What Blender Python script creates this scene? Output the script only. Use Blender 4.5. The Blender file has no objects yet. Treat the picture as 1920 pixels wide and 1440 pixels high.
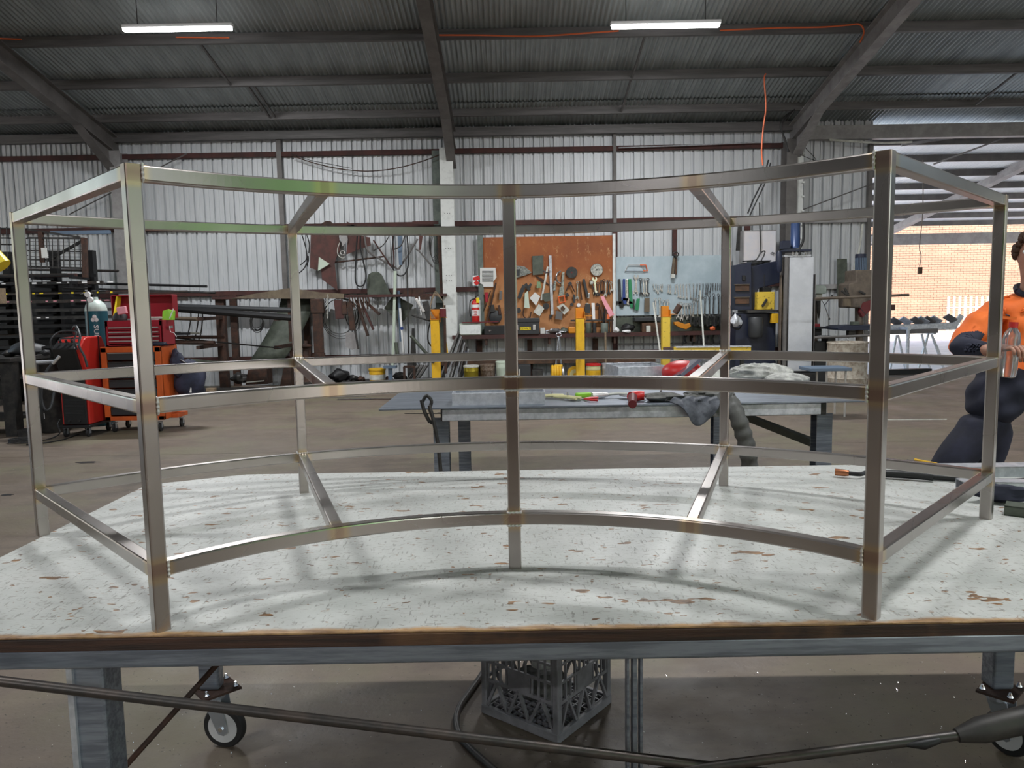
import bpy, math, random
from mathutils import Vector as V, Matrix, Euler
PI = math.pi
C = bpy.context.scene.collection
sc = bpy.context.scene
random.seed(7)

# ------------------------------------------------------------------ camera, sky, exposure
CAM = V((0, 0, 1.5)); PITCH = math.radians(5.957); ROLL = math.radians(-1.0); FPX = 1443.0
_F = V((0, math.cos(PITCH), -math.sin(PITCH))); _R0 = V((1, 0, 0)); _U0 = _R0.cross(_F)
_R = _R0 * math.cos(ROLL) + _U0 * math.sin(ROLL); _U = _U0 * math.cos(ROLL) - _R0 * math.sin(ROLL)
cam = bpy.data.objects.new('camera', bpy.data.cameras.new('camera')); C.objects.link(cam)
cam.data.sensor_width = 36; cam.data.lens = FPX / 1920 * 36; cam.data.clip_start = .05; cam.data.clip_end = 300
m3 = Matrix((_R, _U, -_F)).transposed()
cam.matrix_world = Matrix.Translation(CAM) @ m3.to_4x4()
sc.camera = cam
vs = sc.view_settings
sc.display_settings.display_device = 'sRGB'
vs.view_transform = 'Standard'; vs.look = 'None'; vs.gamma = 1; vs.use_curve_mapping = False
vs.exposure = 0.5
w = bpy.data.worlds.new('sky'); sc.world = w; w.use_nodes = True
_bg = w.node_tree.nodes['Background']
_sky = w.node_tree.nodes.new('ShaderNodeTexSky'); _sky.sky_type = 'NISHITA'; _sky.sun_disc = False
_sky.sun_elevation = math.radians(52); _sky.sun_rotation = math.radians(200); _sky.air_density = 1.4; _sky.dust_density = 3; _sky.ozone_density = 1
w.node_tree.links.new(_sky.outputs[0], _bg.inputs[0]); _bg.inputs[1].default_value = 0.34
_s = bpy.data.lights.new('sun', 'SUN'); _s.energy = 6.5; _s.angle = math.radians(.6); _s.color = (1, .96, .90)
_so = bpy.data.objects.new('sun', _s); C.objects.link(_so)
_so.rotation_euler = V((-.30, .62, -1.05)).to_track_quat('-Z', 'Y').to_euler()
LIGHT_W = 175      # watts of each roof batten

def at(x, y, Y):
    "point of the plane at depth Y that was measured at x, y in the photograph"
    d = _F + _R * ((x - 960) / FPX) + _U * ((720 - y) / FPX)
    return CAM + d * (Y / d.y)
def onz(x, y, z=0):
    d = _F + _R * ((x - 960) / FPX) + _U * ((720 - y) / FPX)
    return CAM + d * ((z - CAM.z) / d.z)

# ------------------------------------------------------------------ materials
M = {}
def mat(name, c, rough=.5, metal=0., c2=None, scale=6, lo=.4, hi=.6, bump=0., bscale=None, stretch=None, emit=0, alpha=1, trans=0, detail=5, rvar=0.):
    m = bpy.data.materials.new(name); m.use_nodes = True; nt = m.node_tree; b = nt.nodes['Principled BSDF']
    b.inputs['Base Color'].default_value = (*c, 1); b.inputs['Roughness'].default_value = rough; b.inputs['Metallic'].default_value = metal
    if emit: b.inputs['Emission Color'].default_value = (*c, 1); b.inputs['Emission Strength'].default_value = emit
    if trans: b.inputs['Transmission Weight'].default_value = trans
    if alpha < 1: b.inputs['Alpha'].default_value = alpha
    if c2 or bump or rvar:
        tc = nt.nodes.new('ShaderNodeTexCoord'); src = tc.outputs['Object']
        if stretch:
            mp = nt.nodes.new('ShaderNodeMapping'); mp.inputs['Scale'].default_value = stretch
            nt.links.new(src, mp.inputs[0]); src = mp.outputs[0]
        n = nt.nodes.new('ShaderNodeTexNoise'); n.inputs['Scale'].default_value = scale; n.inputs['Detail'].default_value = detail
        n.inputs['Roughness'].default_value = .65
        nt.links.new(src, n.inputs['Vector'])
        if c2:
            mr = nt.nodes.new('ShaderNodeMapRange'); mr.inputs[1].default_value = lo; mr.inputs[2].default_value = hi
            nt.links.new(n.outputs['Fac'], mr.inputs[0])
            mx = nt.nodes.new('ShaderNodeMix'); mx.data_type = 'RGBA'; mx.inputs[6].default_value = (*c, 1); mx.inputs[7].default_value = (*c2, 1)
            nt.links.new(mr.outputs[0], mx.inputs[0]); nt.links.new(mx.outputs[2], b.inputs['Base Color'])
        if rvar:
            mr = nt.nodes.new('ShaderNodeMapRange'); mr.inputs[1].default_value = .3; mr.inputs[2].default_value = .7
            mr.inputs[3].default_value = max(.02, rough - rvar); mr.inputs[4].default_value = rough + rvar
            nt.links.new(n.outputs['Fac'], mr.inputs[0]); nt.links.new(mr.outputs[0], b.inputs['Roughness'])
        if bump:
            n2 = nt.nodes.new('ShaderNodeTexNoise'); n2.inputs['Scale'].default_value = bscale or scale * 4; n2.inputs['Detail'].default_value = 4
            nt.links.new(src, n2.inputs['Vector'])
            bp = nt.nodes.new('ShaderNodeBump'); bp.inputs['Strength'].default_value = bump; bp.inputs['Distance'].default_value = .01
            nt.links.new(n2.outputs['Fac'], bp.inputs['Height']); nt.links.new(bp.outputs[0], b.inputs['Normal'])
    M[name] = m; return m
mat('galv', (.60, .62, .66), .42, .45, (.44, .46, .50), 22, rvar=.1)
mat('galvblue', (.30, .34, .40), .38, .6, (.18, .2, .24), 5, stretch=(1, 14, 14), rvar=.1)
mat('darksteel', (.03, .03, .031), .5, .4, (.06, .056, .052), 9)
mat('rod', (.06, .055, .052), .42, .6, (.1, .08, .07), 14)
mat('blacksteel', (.010, .010, .011), .5, .2)
mat('beamgrey', (.115, .108, .103), .6, .1, (.16, .15, .145), 3)
mat('beamlight', (.34, .33, .33), .55, .1, (.25, .24, .24), 4)
mat('purlin', (.10, .097, .095), .55, .25, (.15, .14, .14), 4, stretch=(.3, 4, 4))
mat('rust', (.075, .036, .024), .85, .1, (.038, .024, .019), 9, bump=.3)
mat('oxide', (.075, .027, .023), .8, 0, (.048, .021, .019), 5)
mat('oxplate', (.11, .043, .037), .8, 0, (.07, .035, .03), 5)
mat('olive', (.17, .135, .09), .8, 0, (.12, .09, .065), 5)
mat('cladding', (.60, .62, .64), .5, .1, (.52, .54, .56), 2.2, stretch=(3, 1, .5), lo=.35, hi=.7)
mat('zincroof', (.38, .42, .425), .40, .4, (.26, .29, .295), 1.6, stretch=(2, .5, 1), lo=.35, hi=.65)
mat('awning', (.90, .90, .91), .6, 0, (.84, .84, .85), 3)
mat('whitepaint', (.72, .74, .73), .55, 0, (.5, .51, .5), 10, lo=.5, hi=.75)
mat('colwhite', (.66, .68, .66), .6, 0, (.45, .46, .45), 8, lo=.5, hi=.8)
mat('colgreen', (.16, .19, .165), .6, 0, (.1, .12, .11), 6)
mat('orange', (.62, .115, .022), .42, 0, (.5, .09, .02), 4)
mat('redchest', (.33, .016, .03), .35, 0)
mat('redweld', (.50, .022, .016), .38, 0)
mat('red', (.55, .02, .02), .4, 0)
mat('darkred', (.12, .012, .015), .5, 0)
mat('black', (.012, .012, .013), .5, 0)
mat('rubber', (.02, .02, .021), .75, 0, (.035, .035, .035), 20)
mat('charcoal', (.030, .032, .035), .5, 0)
mat('alu', (.62, .60, .58), .35, .7)
mat('chrome', (.75, .75, .76), .18, 1)
mat('toolsteel', (.50, .50, .51), .28, .9, (.22, .22, .23), 30)
mat('yellow', (.70, .40, .015), .5, 0, (.5, .27, .012), 5, lo=.5, hi=.7)
mat('yellowworn', (.66, .46, .05), .6, 0, (.12, .08, .03), 16, lo=.58, hi=.66)
mat('brightyellow', (.8, .62, .02), .45, 0)
mat('orangetool', (.60, .22, .01), .5, 0)
mat('navy', (.008, .012, .034), .5, 0, (.014, .019, .038), 6)
mat('bluepaint', (.03, .06, .16), .35, .1)
mat('bluegrey', (.12, .17, .24), .5, .1)
mat('teal', (.015, .10, .14), .35, 0)
mat('shoulder', (.48, .56, .52), .4, 0)
mat('white', (.8, .8, .8), .5, 0)
mat('offwhite', (.62, .63, .58), .55, 0, (.5, .5, .45), 12)
mat('paper', (.66, .66, .64), .8, 0)
mat('palegreen', (.52, .60, .50), .5, 0)
mat('machgreen', (.10, .115, .09), .5, .2, (.065, .075, .06), 6)
mat('machbrown', (.17, .135, .105), .6, .1, (.1, .08, .065), 5)
mat('concreteout', (.80, .78, .75), .85, 0, (.68, .66, .64), 3)
mat('bag', (.03, .035, .07), .75, 0, (.015, .018, .035), 7)
mat('lime', (.25, .55, .03), .5, 0)
mat('pink', (.85, .35, .42), .6, 0)
mat('greentool', (.02, .22, .09), .45, 0)
mat('bluetool', (.02, .05, .22), .45, 0)
mat('plasticorange', (.8, .16, .05), .45, 0)
mat('brasscan', (.45, .36, .04), .25, .6)
mat('rustcan', (.12, .07, .045), .5, .2, (.25, .2, .16), 25)
mat('cream', (.6, .56, .3), .5, 0)
mat('cloth', (.62, .62, .58), .9, 0, (.36, .36, .34), 14, bump=.6, bscale=40)
mat('leather', (.05, .056, .07), .65, 0, (.1, .11, .13), 18, bump=.3, bscale=40)
mat('glovegrey', (.10, .10, .095), .8, 0, (.16, .16, .15), 20, bump=.5, bscale=50)
mat('sleeve', (.12, .12, .112), .6, 0, (.075, .075, .07), 8)
mat('copper', (.5, .2, .1), .35, .8)
mat('orangewire', (.65, .12, .03), .5, 0)
mat('timber', (.30, .22, .14), .8, 0, (.2, .15, .1), 5, stretch=(1, 8, 8))
mat('crate', (.25, .245, .26), .45, 0, (.18, .175, .185), 12)
mat('brick', (.44, .265, .185), .9, 0, (.37, .21, .145), 1.2)
mat('mortar', (.60, .56, .51), .95, 0)
mat('darkclad', (.10, .095, .09), .6, 0)
mat('tyre', (.015, .015, .016), .6, 0)
mat('hub', (.55, .55, .55), .5, 0)
mat('zinc', (.5, .55, .62), .3, .8)
mat('skin', (.50, .27, .19), .55, 0, (.42, .2, .14), 10)
mat('hair', (.055, .022, .01), .6, 0)
mat('hivis', (.85, .17, .02), .75, 0, (.72, .13, .015), 6)
mat('navycloth', (.014, .016, .032), .85, 0, (.022, .024, .045), 8)
mat('trouser', (.02, .022, .045), .85, 0, (.012, .013, .025), 6)
mat('reflector', (.22, .80, .10), .5, 0)  # green of the added sheet behind the camera
mat('diffuser', (1, 1, 1), .5, emit=9)
mat('glassclear', (.8, .8, .82), .15, 0, trans=.9)
mat('visor', (.16, .16, .2), .15, .3)
mat('woodbrown', (.11, .055, .03), .8, 0, (.06, .035, .022), 8)
mat('concretefloor', (.2, .2, .2), .6)
mat('tablewhite', (.7, .7, .7), .6)
mat('tableedge', (.1, .05, .03), .7)
mat('steel', (.6, .6, .6), .3, 1)
mat('board', (.4, .15, .05), .8)
mat('blueboard', (.46, .55, .60), .55, 0, (.38, .47, .52), 2)

mat('presspanel', (.62, .64, .68), .4, .2, (.54, .56, .6), 3)
mat('doorpink', (.72, .68, .69), .4, .1, (.62, .62, .68), 2)
mat('drumskin', (.42, .38, .32), .7, 0, (.20, .15, .11), 16, lo=.42, hi=.68, detail=8)

def nodes(name):
    nt = M[name].node_tree; b = nt.nodes['Principled BSDF']
    tc = nt.nodes.new('ShaderNodeTexCoord')
    def N(t, **k):
        n = nt.nodes.new('ShaderNode' + t)
        for a, v in k.items(): setattr(n, a, v)
        return n
    def noise(scale, detail=4, stretch=None, src=None, rough=.6):
        s = src or tc.outputs['Object']
        if stretch:
            mp = N('Mapping'); mp.inputs['Scale'].default_value = stretch; nt.links.new(s, mp.inputs[0]); s = mp.outputs[0]
        n = N('TexNoise'); n.inputs['Scale'].default_value = scale; n.inputs['Detail'].default_value = detail; n.inputs['Roughness'].default_value = rough
        nt.links.new(s, n.inputs['Vector']); return n.outputs['Fac']
    def ramp(src, lo, hi, a=0., c=1.):
        mr = N('MapRange'); mr.inputs[1].default_value = lo; mr.inputs[2].default_value = hi; mr.inputs[3].default_value = a; mr.inputs[4].default_value = c
        nt.links.new(src, mr.inputs[0]); return mr.outputs[0]
    def mix(f, a, c):
        mx = N('Mix', data_type='RGBA')
        nt.links.new(f, mx.inputs[0])
        for i, q in ((6, a), (7, c)):
            if isinstance(q, tuple): mx.inputs[i].default_value = (*q, 1)
            else: nt.links.new(q, mx.inputs[i])
        return mx.outputs[2]
    def math_(op, a, c=None):
        mm = N('Math', operation=op)
        for i, q in ((0, a), (1, c)):
            if q is None: continue
            if isinstance(q, (int, float)): mm.inputs[i].default_value = q
            else: nt.links.new(q, mm.inputs[i])
        return mm.outputs[0]
    def bump(h, s, d=.01):
        bp = N('Bump'); bp.inputs['Strength'].default_value = s; bp.inputs['Distance'].default_value = d
        nt.links.new(h, bp.inputs['Height']); nt.links.new(bp.outputs[0], b.inputs['Normal'])
    return nt, b, tc, N, noise, ramp, mix, math_, bump

# workshop slab: brown grey, stained, faintly streaked
nt, b, tc, N, noise, ramp, mix, math_, bump = nodes('concretefloor')
geo = N('NewGeometry').outputs['Position']
c = mix(ramp(noise(.55, 6, src=geo), .35, .65), (.150, .116, .090), (.110, .085, .066))
c = mix(ramp(noise(3.2, 8, stretch=(1, 2.2, 1), src=geo, rough=.7), .42, .66), c, (.175, .138, .103))
c = mix(ramp(noise(.9, 5, src=geo), .48, .62), c, (.155, .135, .088))
c = mix(ramp(noise(1.3, 5, src=geo), .60, .74), c, (.085, .070, .056))
c = mix(ramp(noise(48, 3, src=geo), .64, .70), c, (.07, .062, .045))
c = mix(ramp(noise(42, 2, src=geo), .735, .76), c, (.55, .53, .5))
nt.links.new(c, b.inputs['Base Color'])
nt.links.new(ramp(noise(1.6, 5, src=geo), .3, .7, .42, .75), b.inputs['Roughness'])
bump(noise(30, 6, src=geo), .35, .006)
# white painted ply bench top, chipped to brown wood, scratched
nt, b, tc, N, noise, ramp, mix, math_, bump = nodes('tablewhite')
c = mix(ramp(noise(5, 6), .35, .7), (.545, .55, .525), (.44, .455, .43))
scr = ramp(noise(60, 3, stretch=(2.2, .5, 1)), .60, .68)
c = mix(math_('MULTIPLY', scr, .55), c, (.16, .15, .13))
scr2 = ramp(noise(110, 2, stretch=(.5, 1.5, 1)), .60, .68)
c = mix(math_('MULTIPLY', scr2, .55), c, (.2, .18, .15))
chip = math_('MAXIMUM', ramp(noise(11, 2.5, stretch=(1, 2.0, 1)), .665, .675), ramp(noise(34, 2, stretch=(1, 1.8, 1)), .69, .70))
wood = mix(ramp(noise(30, 4, stretch=(1, 6, 1)), .4, .6), (.34, .19, .09), (.12, .075, .05))
c = mix(chip, c, wood)
# bare worn strip along the front edge
sep = N('SeparateXYZ'); nt.links.new(tc.outputs['Object'], sep.inputs[0])
edge = math_('ADD', sep.outputs['Y'], math_('MULTIPLY', noise(9, 5, stretch=(1, .3, 1)), .055))
c = mix(ramp(edge, -.655, -.642, 1, 0), c, mix(ramp(noise(14, 4, stretch=(1, 5, 1)), .4, .65), (.50, .31, .15), (.22, .12, .06)))
nt.links.new(c, b.inputs['Base Color']); b.inputs['Roughness'].default_value = .5
h = math_('SUBTRACT', noise(70, 4), math_('ADD', scr, chip)); bump(h, .35, .003)
# edge of the ply: dark oily brown laminations
nt, b, tc, N, noise, ramp, mix, math_, bump = nodes('tableedge')
c = mix(ramp(noise(4, 5, stretch=(1, 1, 30)), .35, .65), (.075, .035, .022), (.028, .018, .015))
c = mix(ramp(noise(2.2, 5), .55, .68), c, (.17, .085, .04))
nt.links.new(c, b.inputs['Base Color']); bump(noise(30, 4, stretch=(1, 1, 8)), .5, .004)
# bare stainless tube with heat tint beside the welds
nt, b, tc, N, noise, ramp, mix, math_, bump = nodes('steel')
at_ = N('Attribute'); at_.attribute_name = 'tintmask'
g = noise(3, 3); fine = noise(4, 1.5)
c = mix(ramp(g, .35, .65), (.50, .46, .435), (.40, .365, .345))
c = mix(ramp(at_.outputs['Fac'], .15, .55), c, (.54, .43, .30))
c = mix(ramp(at_.outputs['Fac'], .7, .98), c, (.38, .27, .22))
nt.links.new(c, b.inputs['Base Color']); nt.links.new(ramp(fine, .3, .7, .24, .33), b.inputs['Roughness'])
# rust orange board with pale scratched bursts
nt, b, tc, N, noise, ramp, mix, math_, bump = nodes('board')
c = mix(ramp(noise(1.6, 5), .35, .65), (.36, .115, .035), (.25, .075, .028))
sep = N('SeparateXYZ'); nt.links.new(tc.outputs['Object'], sep.inputs[0])
c = mix(ramp(math_('ADD', sep.outputs['Z'], math_('MULTIPLY', noise(3, 4), .5)), 1.1, 1.5, 1, 0), c, (.42, .19, .075))
c = mix(math_('MULTIPLY', ramp(noise(3.2, 8, stretch=(2.2, 1, 1.1), rough=.85), .56, .64), .75), c, (.60, .34, .16))
nt.links.new(c, b.inputs['Base Color'])

# ------------------------------------------------------------------ mesh helpers
def tag(o, label=None, cat=None, group=None, kind=None):
    if label: o['label'] = label
    if cat: o['category'] = cat
    if group: o['group'] = group
    if kind: o['kind'] = kind
    return o
def origin_of(o):
    p = V((0, 0, 0))
    while o is not None: p = p + o.location; o = o.parent
    return p
def thing(name, loc, label=None, cat=None, group=None, kind=None):
    o = bpy.data.objects.new(name, None); C.objects.link(o); o.location = V(loc); o.empty_display_size = .05
    return tag(o, label, cat, group, kind)
class MB:
    def __init__(s, T=None): s.v = []; s.f = []; s.T = T
    def add(s, vv, ff):
        n = len(s.v)
        s.v += [(s.T @ V(p)) if s.T else V(p) for p in vv]; s.f += [tuple(i + n for i in f) for f in ff]; return s
    def box(s, c, d, R=None):
        c = V(c); hx, hy, hz = d[0] / 2, d[1] / 2, d[2] / 2
        pts = [V((x * hx, y * hy, z * hz)) for z in (-1, 1) for y in (-1, 1) for x in (-1, 1)]
        if R is not None:
            if isinstance(R, (int, float)): R = Matrix.Rotation(R, 3, 'Z')
            pts = [R @ p for p in pts]
        return s.add([c + p for p in pts], [(0, 2, 3, 1), (4, 5, 7, 6), (0, 1, 5, 4), (2, 6, 7, 3), (0, 4, 6, 2), (1, 3, 7, 5)])
    def bar(s, a, b_, w, h, up=(0, 0, 1)):
        a = V(a); b_ = V(b_); d = (b_ - a).normalized(); u = V(up)
        if abs(d.dot(u)) > .98: u = V((0, 1, 0))
        x = d.cross(u).normalized(); z = x.cross(d)
        pts = [p + x * (i * w / 2) + z * (j * h / 2) for p in (a, b_) for j in (-1, 1) for i in (-1, 1)]
        return s.add(pts, [(0, 1, 3, 2), (4, 6, 7, 5), (0, 4, 5, 1), (2, 3, 7, 6), (0, 2, 6, 4), (1, 5, 7, 3)])
    def tube(s, pts, r, n=8, closed=False, up=None):
        pts = [V(p) for p in pts]; k = len(pts); rr = r if isinstance(r, (list, tuple)) else [r] * k
        vv = []; ff = []; prev = None
        for i, p in enumerate(pts):
            d = (pts[(i + 1) % k] - pts[i - 1]) if closed else (pts[min(i + 1, k - 1)] - pts[max(i - 1, 0)])
            d = d.normalized() if d.length > 1e-9 else V((0, 0, 1))
            if prev is None:
                u = V((0, 0, 1)) if abs(d.z) < .9 else V((1, 0, 0)); x = d.cross(u).normalized()
            else:
                x = prev - d * prev.dot(d); x = x.normalized() if x.length > 1e-6 else d.orthogonal().normalized()
            prev = x; y = d.cross(x)
            vv += [p + (x * math.cos(2 * PI * j / n) + y * math.sin(2 * PI * j / n)) * rr[i] for j in range(n)]
        m = k if closed else k - 1
        for i in range(m):
            for j in range(n):
                a = i * n + j; b_ = i * n + (j + 1) % n; c_ = ((i + 1) % k) * n
                ff.append((a, b_, c_ + (j + 1) % n, c_ + j))
        if not closed: ff.append(tuple(range(n - 1, -1, -1))); ff.append(tuple((k - 1) * n + j for j in range(n)))
        return s.add(vv, ff)
    def cyl(s, a, b_, r, n=16): return s.tube([a, b_], r, n)
    def lathe(s, c, prof, n=24, axis='Z'):
        c = V(c); vv = []; ff = []
        for r, z in prof:
            for j in range(n):
                a = 2 * PI * j / n; x, y = r * math.cos(a), r * math.sin(a)
                vv.append(c + (V((x, y, z)) if axis == 'Z' else V((x, z, y)) if axis == 'Y' else V((z, x, y))))
        for i in range(len(prof) - 1):
            for j in range(n):
                a = i * n + j; b_ = i * n + (j + 1) % n
                ff.append((a, b_, b_ + n, a + n))
        ff.append(tuple(range(n - 1, -1, -1))); ff.append(tuple((len(prof) - 1) * n + j for j in range(n)))
        return s.add(vv, ff)
    def poly(s, pts, ext):
        pts = [V(p) for p in pts]; n = len(pts); e = V(ext)
        return s.add(pts + [p + e for p in pts], [tuple(range(n - 1, -1, -1)), tuple(range(n, 2 * n))] + [(i, (i + 1) % n, (i + 1) % n + n, i + n) for i in range(n)])
    def grid(s, P, thick=None):
        r = len(P); c_ = len(P[0]); vv = [p for row in P for p in row]
        ff = [(i * c_ + j, i * c_ + j + 1, (i + 1) * c_ + j + 1, (i + 1) * c_ + j) for i in range(r - 1) for j in range(c_ - 1)]
        return s.add(vv, ff)
    def sphere(s, c, r, n=12, m=8):
        c = V(c); r = V(r) if isinstance(r, (tuple, list)) else V((r, r, r))
        pr = [(math.sin(PI * i / m) + (1e-4 if i in (0, m) else 0), -math.cos(PI * i / m)) for i in range(m + 1)]
        vv = [c + V((r.x * q * math.cos(2 * PI * j / n), r.y * q * math.sin(2 * PI * j / n), r.z * z)) for q, z in pr for j in range(n)]
        ff = [(i * n + j, i * n + (j + 1) % n, (i + 1) * n + (j + 1) % n, (i + 1) * n + j) for i in range(m) for j in range(n)]
        return s.add(vv, ff)
    def mesh(s, name, m, org=V((0, 0, 0)), smooth=False):
        me = bpy.data.meshes.new(name); me.from_pydata([tuple(p - org) for p in s.v], [], s.f); me.validate()
        if m: me.materials.append(M[m])
        me.polygons.foreach_set('use_smooth', [smooth] * len(me.polygons))
        return me
    def build(s, name, m, parent=None, smooth=False, bevel=0, solid=0, label=None, cat=None, group=None, kind=None, seg=2, sub=0):
        if parent is not None: loc = V((0, 0, 0)); org = origin_of(parent)
        else:
            xs = [p.x for p in s.v]; ys = [p.y for p in s.v]; zs = [p.z for p in s.v]
            org = V(((min(xs) + max(xs)) / 2, (min(ys) + max(ys)) / 2, min(zs))); loc = org
        me = s.mesh(name, m, org, smooth)
        o = bpy.data.objects.new(name, me); C.objects.link(o); o.location = loc
        if parent is not None: o.parent = parent
        if solid:
            q = o.modifiers.new('solid', 'SOLIDIFY'); q.thickness = solid; q.offset = 0
        if sub:
            q = o.modifiers.new('sub', 'SUBSURF'); q.levels = sub; q.render_levels = sub
        if bevel:
            q = o.modifiers.new('bevel', 'BEVEL'); q.width = bevel; q.segments = seg; q.limit_method = 'ANGLE'; q.angle_limit = math.radians(40)
        if smooth and not sub:
            try: me.set_sharp_from_angle(angle=math.radians(40))
            except Exception: pass
        return tag(o, label, cat, group, kind)
def instance(me, name, loc, parent=None, rot=None, **k):
    o = bpy.data.objects.new(name, me); C.objects.link(o); o.location = V(loc)
    if rot is not None: o.rotation_euler = rot
    if parent is not None: o.parent = parent; o.location = V(loc) - origin_of(parent)
    return tag(o, **k)
def copy_tree(o, parent=None):
    c = o.copy(); C.objects.link(c); c.parent = parent
    for ch in o.children: copy_tree(ch, c)
    return c
def text(body, loc, size, m, parent, rot=(PI / 2, 0, 0), name='lettering', ext=.0015, align='CENTER', sx=1):
    cu = bpy.data.curves.new(name, 'FONT'); cu.body = body; cu.size = size; cu.extrude = ext; cu.align_x = align; cu.align_y = 'CENTER'
    cu.materials.append(M[m]); cu.resolution_u = 2
    tmp = bpy.data.objects.new(name + '_tmp', cu); C.objects.link(tmp); dg = bpy.context.evaluated_depsgraph_get(); dg.update()
    me = bpy.data.meshes.new_from_object(tmp.evaluated_get(dg)); bpy.data.objects.remove(tmp); me.name = name
    o = bpy.data.objects.new(name, me); C.objects.link(o); o.rotation_euler = rot; o.scale = (sx, 1, 1)
    o.parent = parent; o.location = V(loc) - origin_of(parent)
    return o
def arcpts(c, r, a0, a1, n, plane='XZ'):
    out = []
    for i in range(n + 1):
        a = a0 + (a1 - a0) * i / n; x, y = r * math.cos(a), r * math.sin(a)
        out.append(V(c) + (V((x, 0, y)) if plane == 'XZ' else V((x, y, 0)) if plane == 'XY' else V((0, x, y))))
    return out
ORD = 'first second third fourth fifth sixth seventh eighth ninth tenth eleventh twelfth thirteenth fourteenth fifteenth sixteenth seventeenth eighteenth nineteenth twentieth'.split()

# ================================================================== SETTING
WY = 15.0; EAVE = 4.71; TS = math.tan(math.radians(12)); RIDGE = 3.0
def roofz(Y): return EAVE + TS * (WY - Y)
# floor: cast slabs with open joints
fl = thing('floor', (0, 3, 0), kind='structure')
MB().box((2, 3, -.16), (36, 26, .2)).build('slab_bed', 'darksteel', fl)
xs = [-14.6, 18.0]; ys = [-9.4, -4.4, .1, 4.6, 7.9, 10.85, 15.05]
for i in range(1):
    for j in range(6):
        x0, x1, y0, y1 = xs[i] + .004, xs[i + 1] - .004, ys[j] + .004, ys[j + 1] - .004
        MB().box(((x0 + x1) / 2, (y0 + y1) / 2, -.03), (x1 - x0, y1 - y0, .06)).build('slab', 'concretefloor', fl)
# yard outside the rear opening
yd = thing('yard_ground', (10, 30, 0), kind='structure')
for i in range(7):
    for j in range(6):
        MB().box((-9 + i * 6, 17.6 + j * 5, -.055), (5.98, 4.98, .08)).build('concrete_slab', 'concreteout', yd)
MB().box((9, 30, -.2), (60, 40, .2)).build('slab_bed', 'mortar', yd)
MB().box((0, -30, -.12), (90, 40, .2)).build('front_yard', 'concreteout', kind='structure')
MB().box((-35, 10, -.13), (40, 44, .2)).build('side_yard', 'concreteout', kind='structure')

# back wall: trapezoidal steel cladding, one object per sheet
wb = thing('wall_back', (-3.5, WY, 0), kind='structure')
def clad_sheet(h, z0=0., pitch=.1905, n=4, m='cladding'):
    prof = []
    for k in range(n):
        x = k * pitch
        prof += [(x, .048), (x + .030, .048), (x + .036, 0), (x + .095, 0), (x + .099, .018), (x + .150, .018), (x + .154, 0), (x + pitch - .008, 0)]
    prof.append((n * pitch, .048)); prof.append((n * pitch + .02, .049))
    P = [[V((x, y, z)) for x, y in prof] for z in (z0, h)]
    return MB().grid(P).mesh('cladding_sheet', m)
cs = clad_sheet(4.85)
for i in range(28):
    x = -14.4 + i * .762
    if x > 6.2: break
    instance(cs, 'cladding_sheet', (x, WY + .01 + .002 * (i % 2), 0), wb)
def cee(mb, a, b_, h, d, flip=1):  # a C section as three plates
    a = V(a); b_ = V(b_)
    mb.bar(a, b_, .006, h); off = V((0, flip * d / 2, 0))
    for sg in (1, -1): mb.bar(a + off + V((0, 0, sg * h / 2)), b_ + off + V((0, 0, sg * h / 2)), d, .006)
for z, x0, x1 in ((4.39, -14, 5.2), (3.04, -14, 5.2), (1.79, -14, 5.2), (.52, -14, 5.2), (2.98, 5.4, 6.85), (1.72, 5.4, 6.85)):
    q = MB(); cee(q, (x0, WY - .07, z), (x1, WY - .07, z), .085, .07); q.build('girt', 'oxide' if x0 < 0 else 'beamlight', wb)
q = MB(); q.bar((-14, WY - .09, EAVE + .02), (5.4, WY - .09, EAVE + .02), .12, .16); q.build('eave_beam', 'purlin', wb)
q = MB(); q.bar((5.4, WY - .06, 4.60), (18, WY - .06, 4.60), .16, .25); q.build('eave_beam', 'beamlight', wb, label='deep pale header beam over the rear opening')
for x, z0, m, w_ in ((2.02, 0, 'oxide', .09), (3.16, 1.79, 'oxide', .08), (-4.33, 1.8, 'beamgrey', .09), (.36, 0, 'rust', .1), (1.63, 0, 'rust', .1), (4.55, 1.7, 'oxide', .1), (-5.35, 0, 'rust', .13), (-3.95, 0, 'rust', .12), (-.62, 0, 'rust', .11)):
    z1 = EAVE if x not in (.36, 1.63, -5.35, -3.95, -.62) else (.8 if x > -1 else 1.75)
    if x in (3.16, 4.55): z1 = 3.0
    if x == 2.02: z1 = 3.0; MB().box((x, WY - .06, 3.85), (.06, .05, 1.7)).build('wall_post', 'beamgrey', wb)
    MB().box((x, WY - .06, (z0 + z1) / 2), (w_, .06, z1 - z0)).build('wall_post', m, wb)
# I-section columns
def ibeam(mb, a, b_, w_, h, tf=.014, tw=.01, up=(0, 0, 1)):
    a = V(a); b_ = V(b_); d = (b_ - a).normalized(); x = d.cross(V(up)).normalized(); z = x.cross(d)
    mb.bar(a, b_, tw, h, up)
    for sg in (1, -1): mb.bar(a + z * sg * (h / 2), b_ + z * sg * (h / 2), w_, tf, up)
for x, m in ((-7.3, 'beamlight'), (5.28, 'beamgrey'), (11.8, 'beamgrey')):
    q = MB(); ibeam(q, (x, WY - .2, 0), (x, WY - .2, 4.45), .2, .3, up=(0, 1, 0)); q.build('column', m, wb)
    MB().box((x, WY - .2, .01), (.3, .42, .02)).build('base_plate', m, wb)
q = MB(); ibeam(q, (-1.15, WY - .2, 0), (-1.15, WY - .2, 4.4), .25, .3, up=(0, 1, 0)); q.build('column', 'colwhite', wb, label='white painted steel column beside the tool board')
MB().box((-1.36, WY - .06, 2.2), (.16, .06, 4.4)).build('wall_post', 'colgreen', wb)
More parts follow.
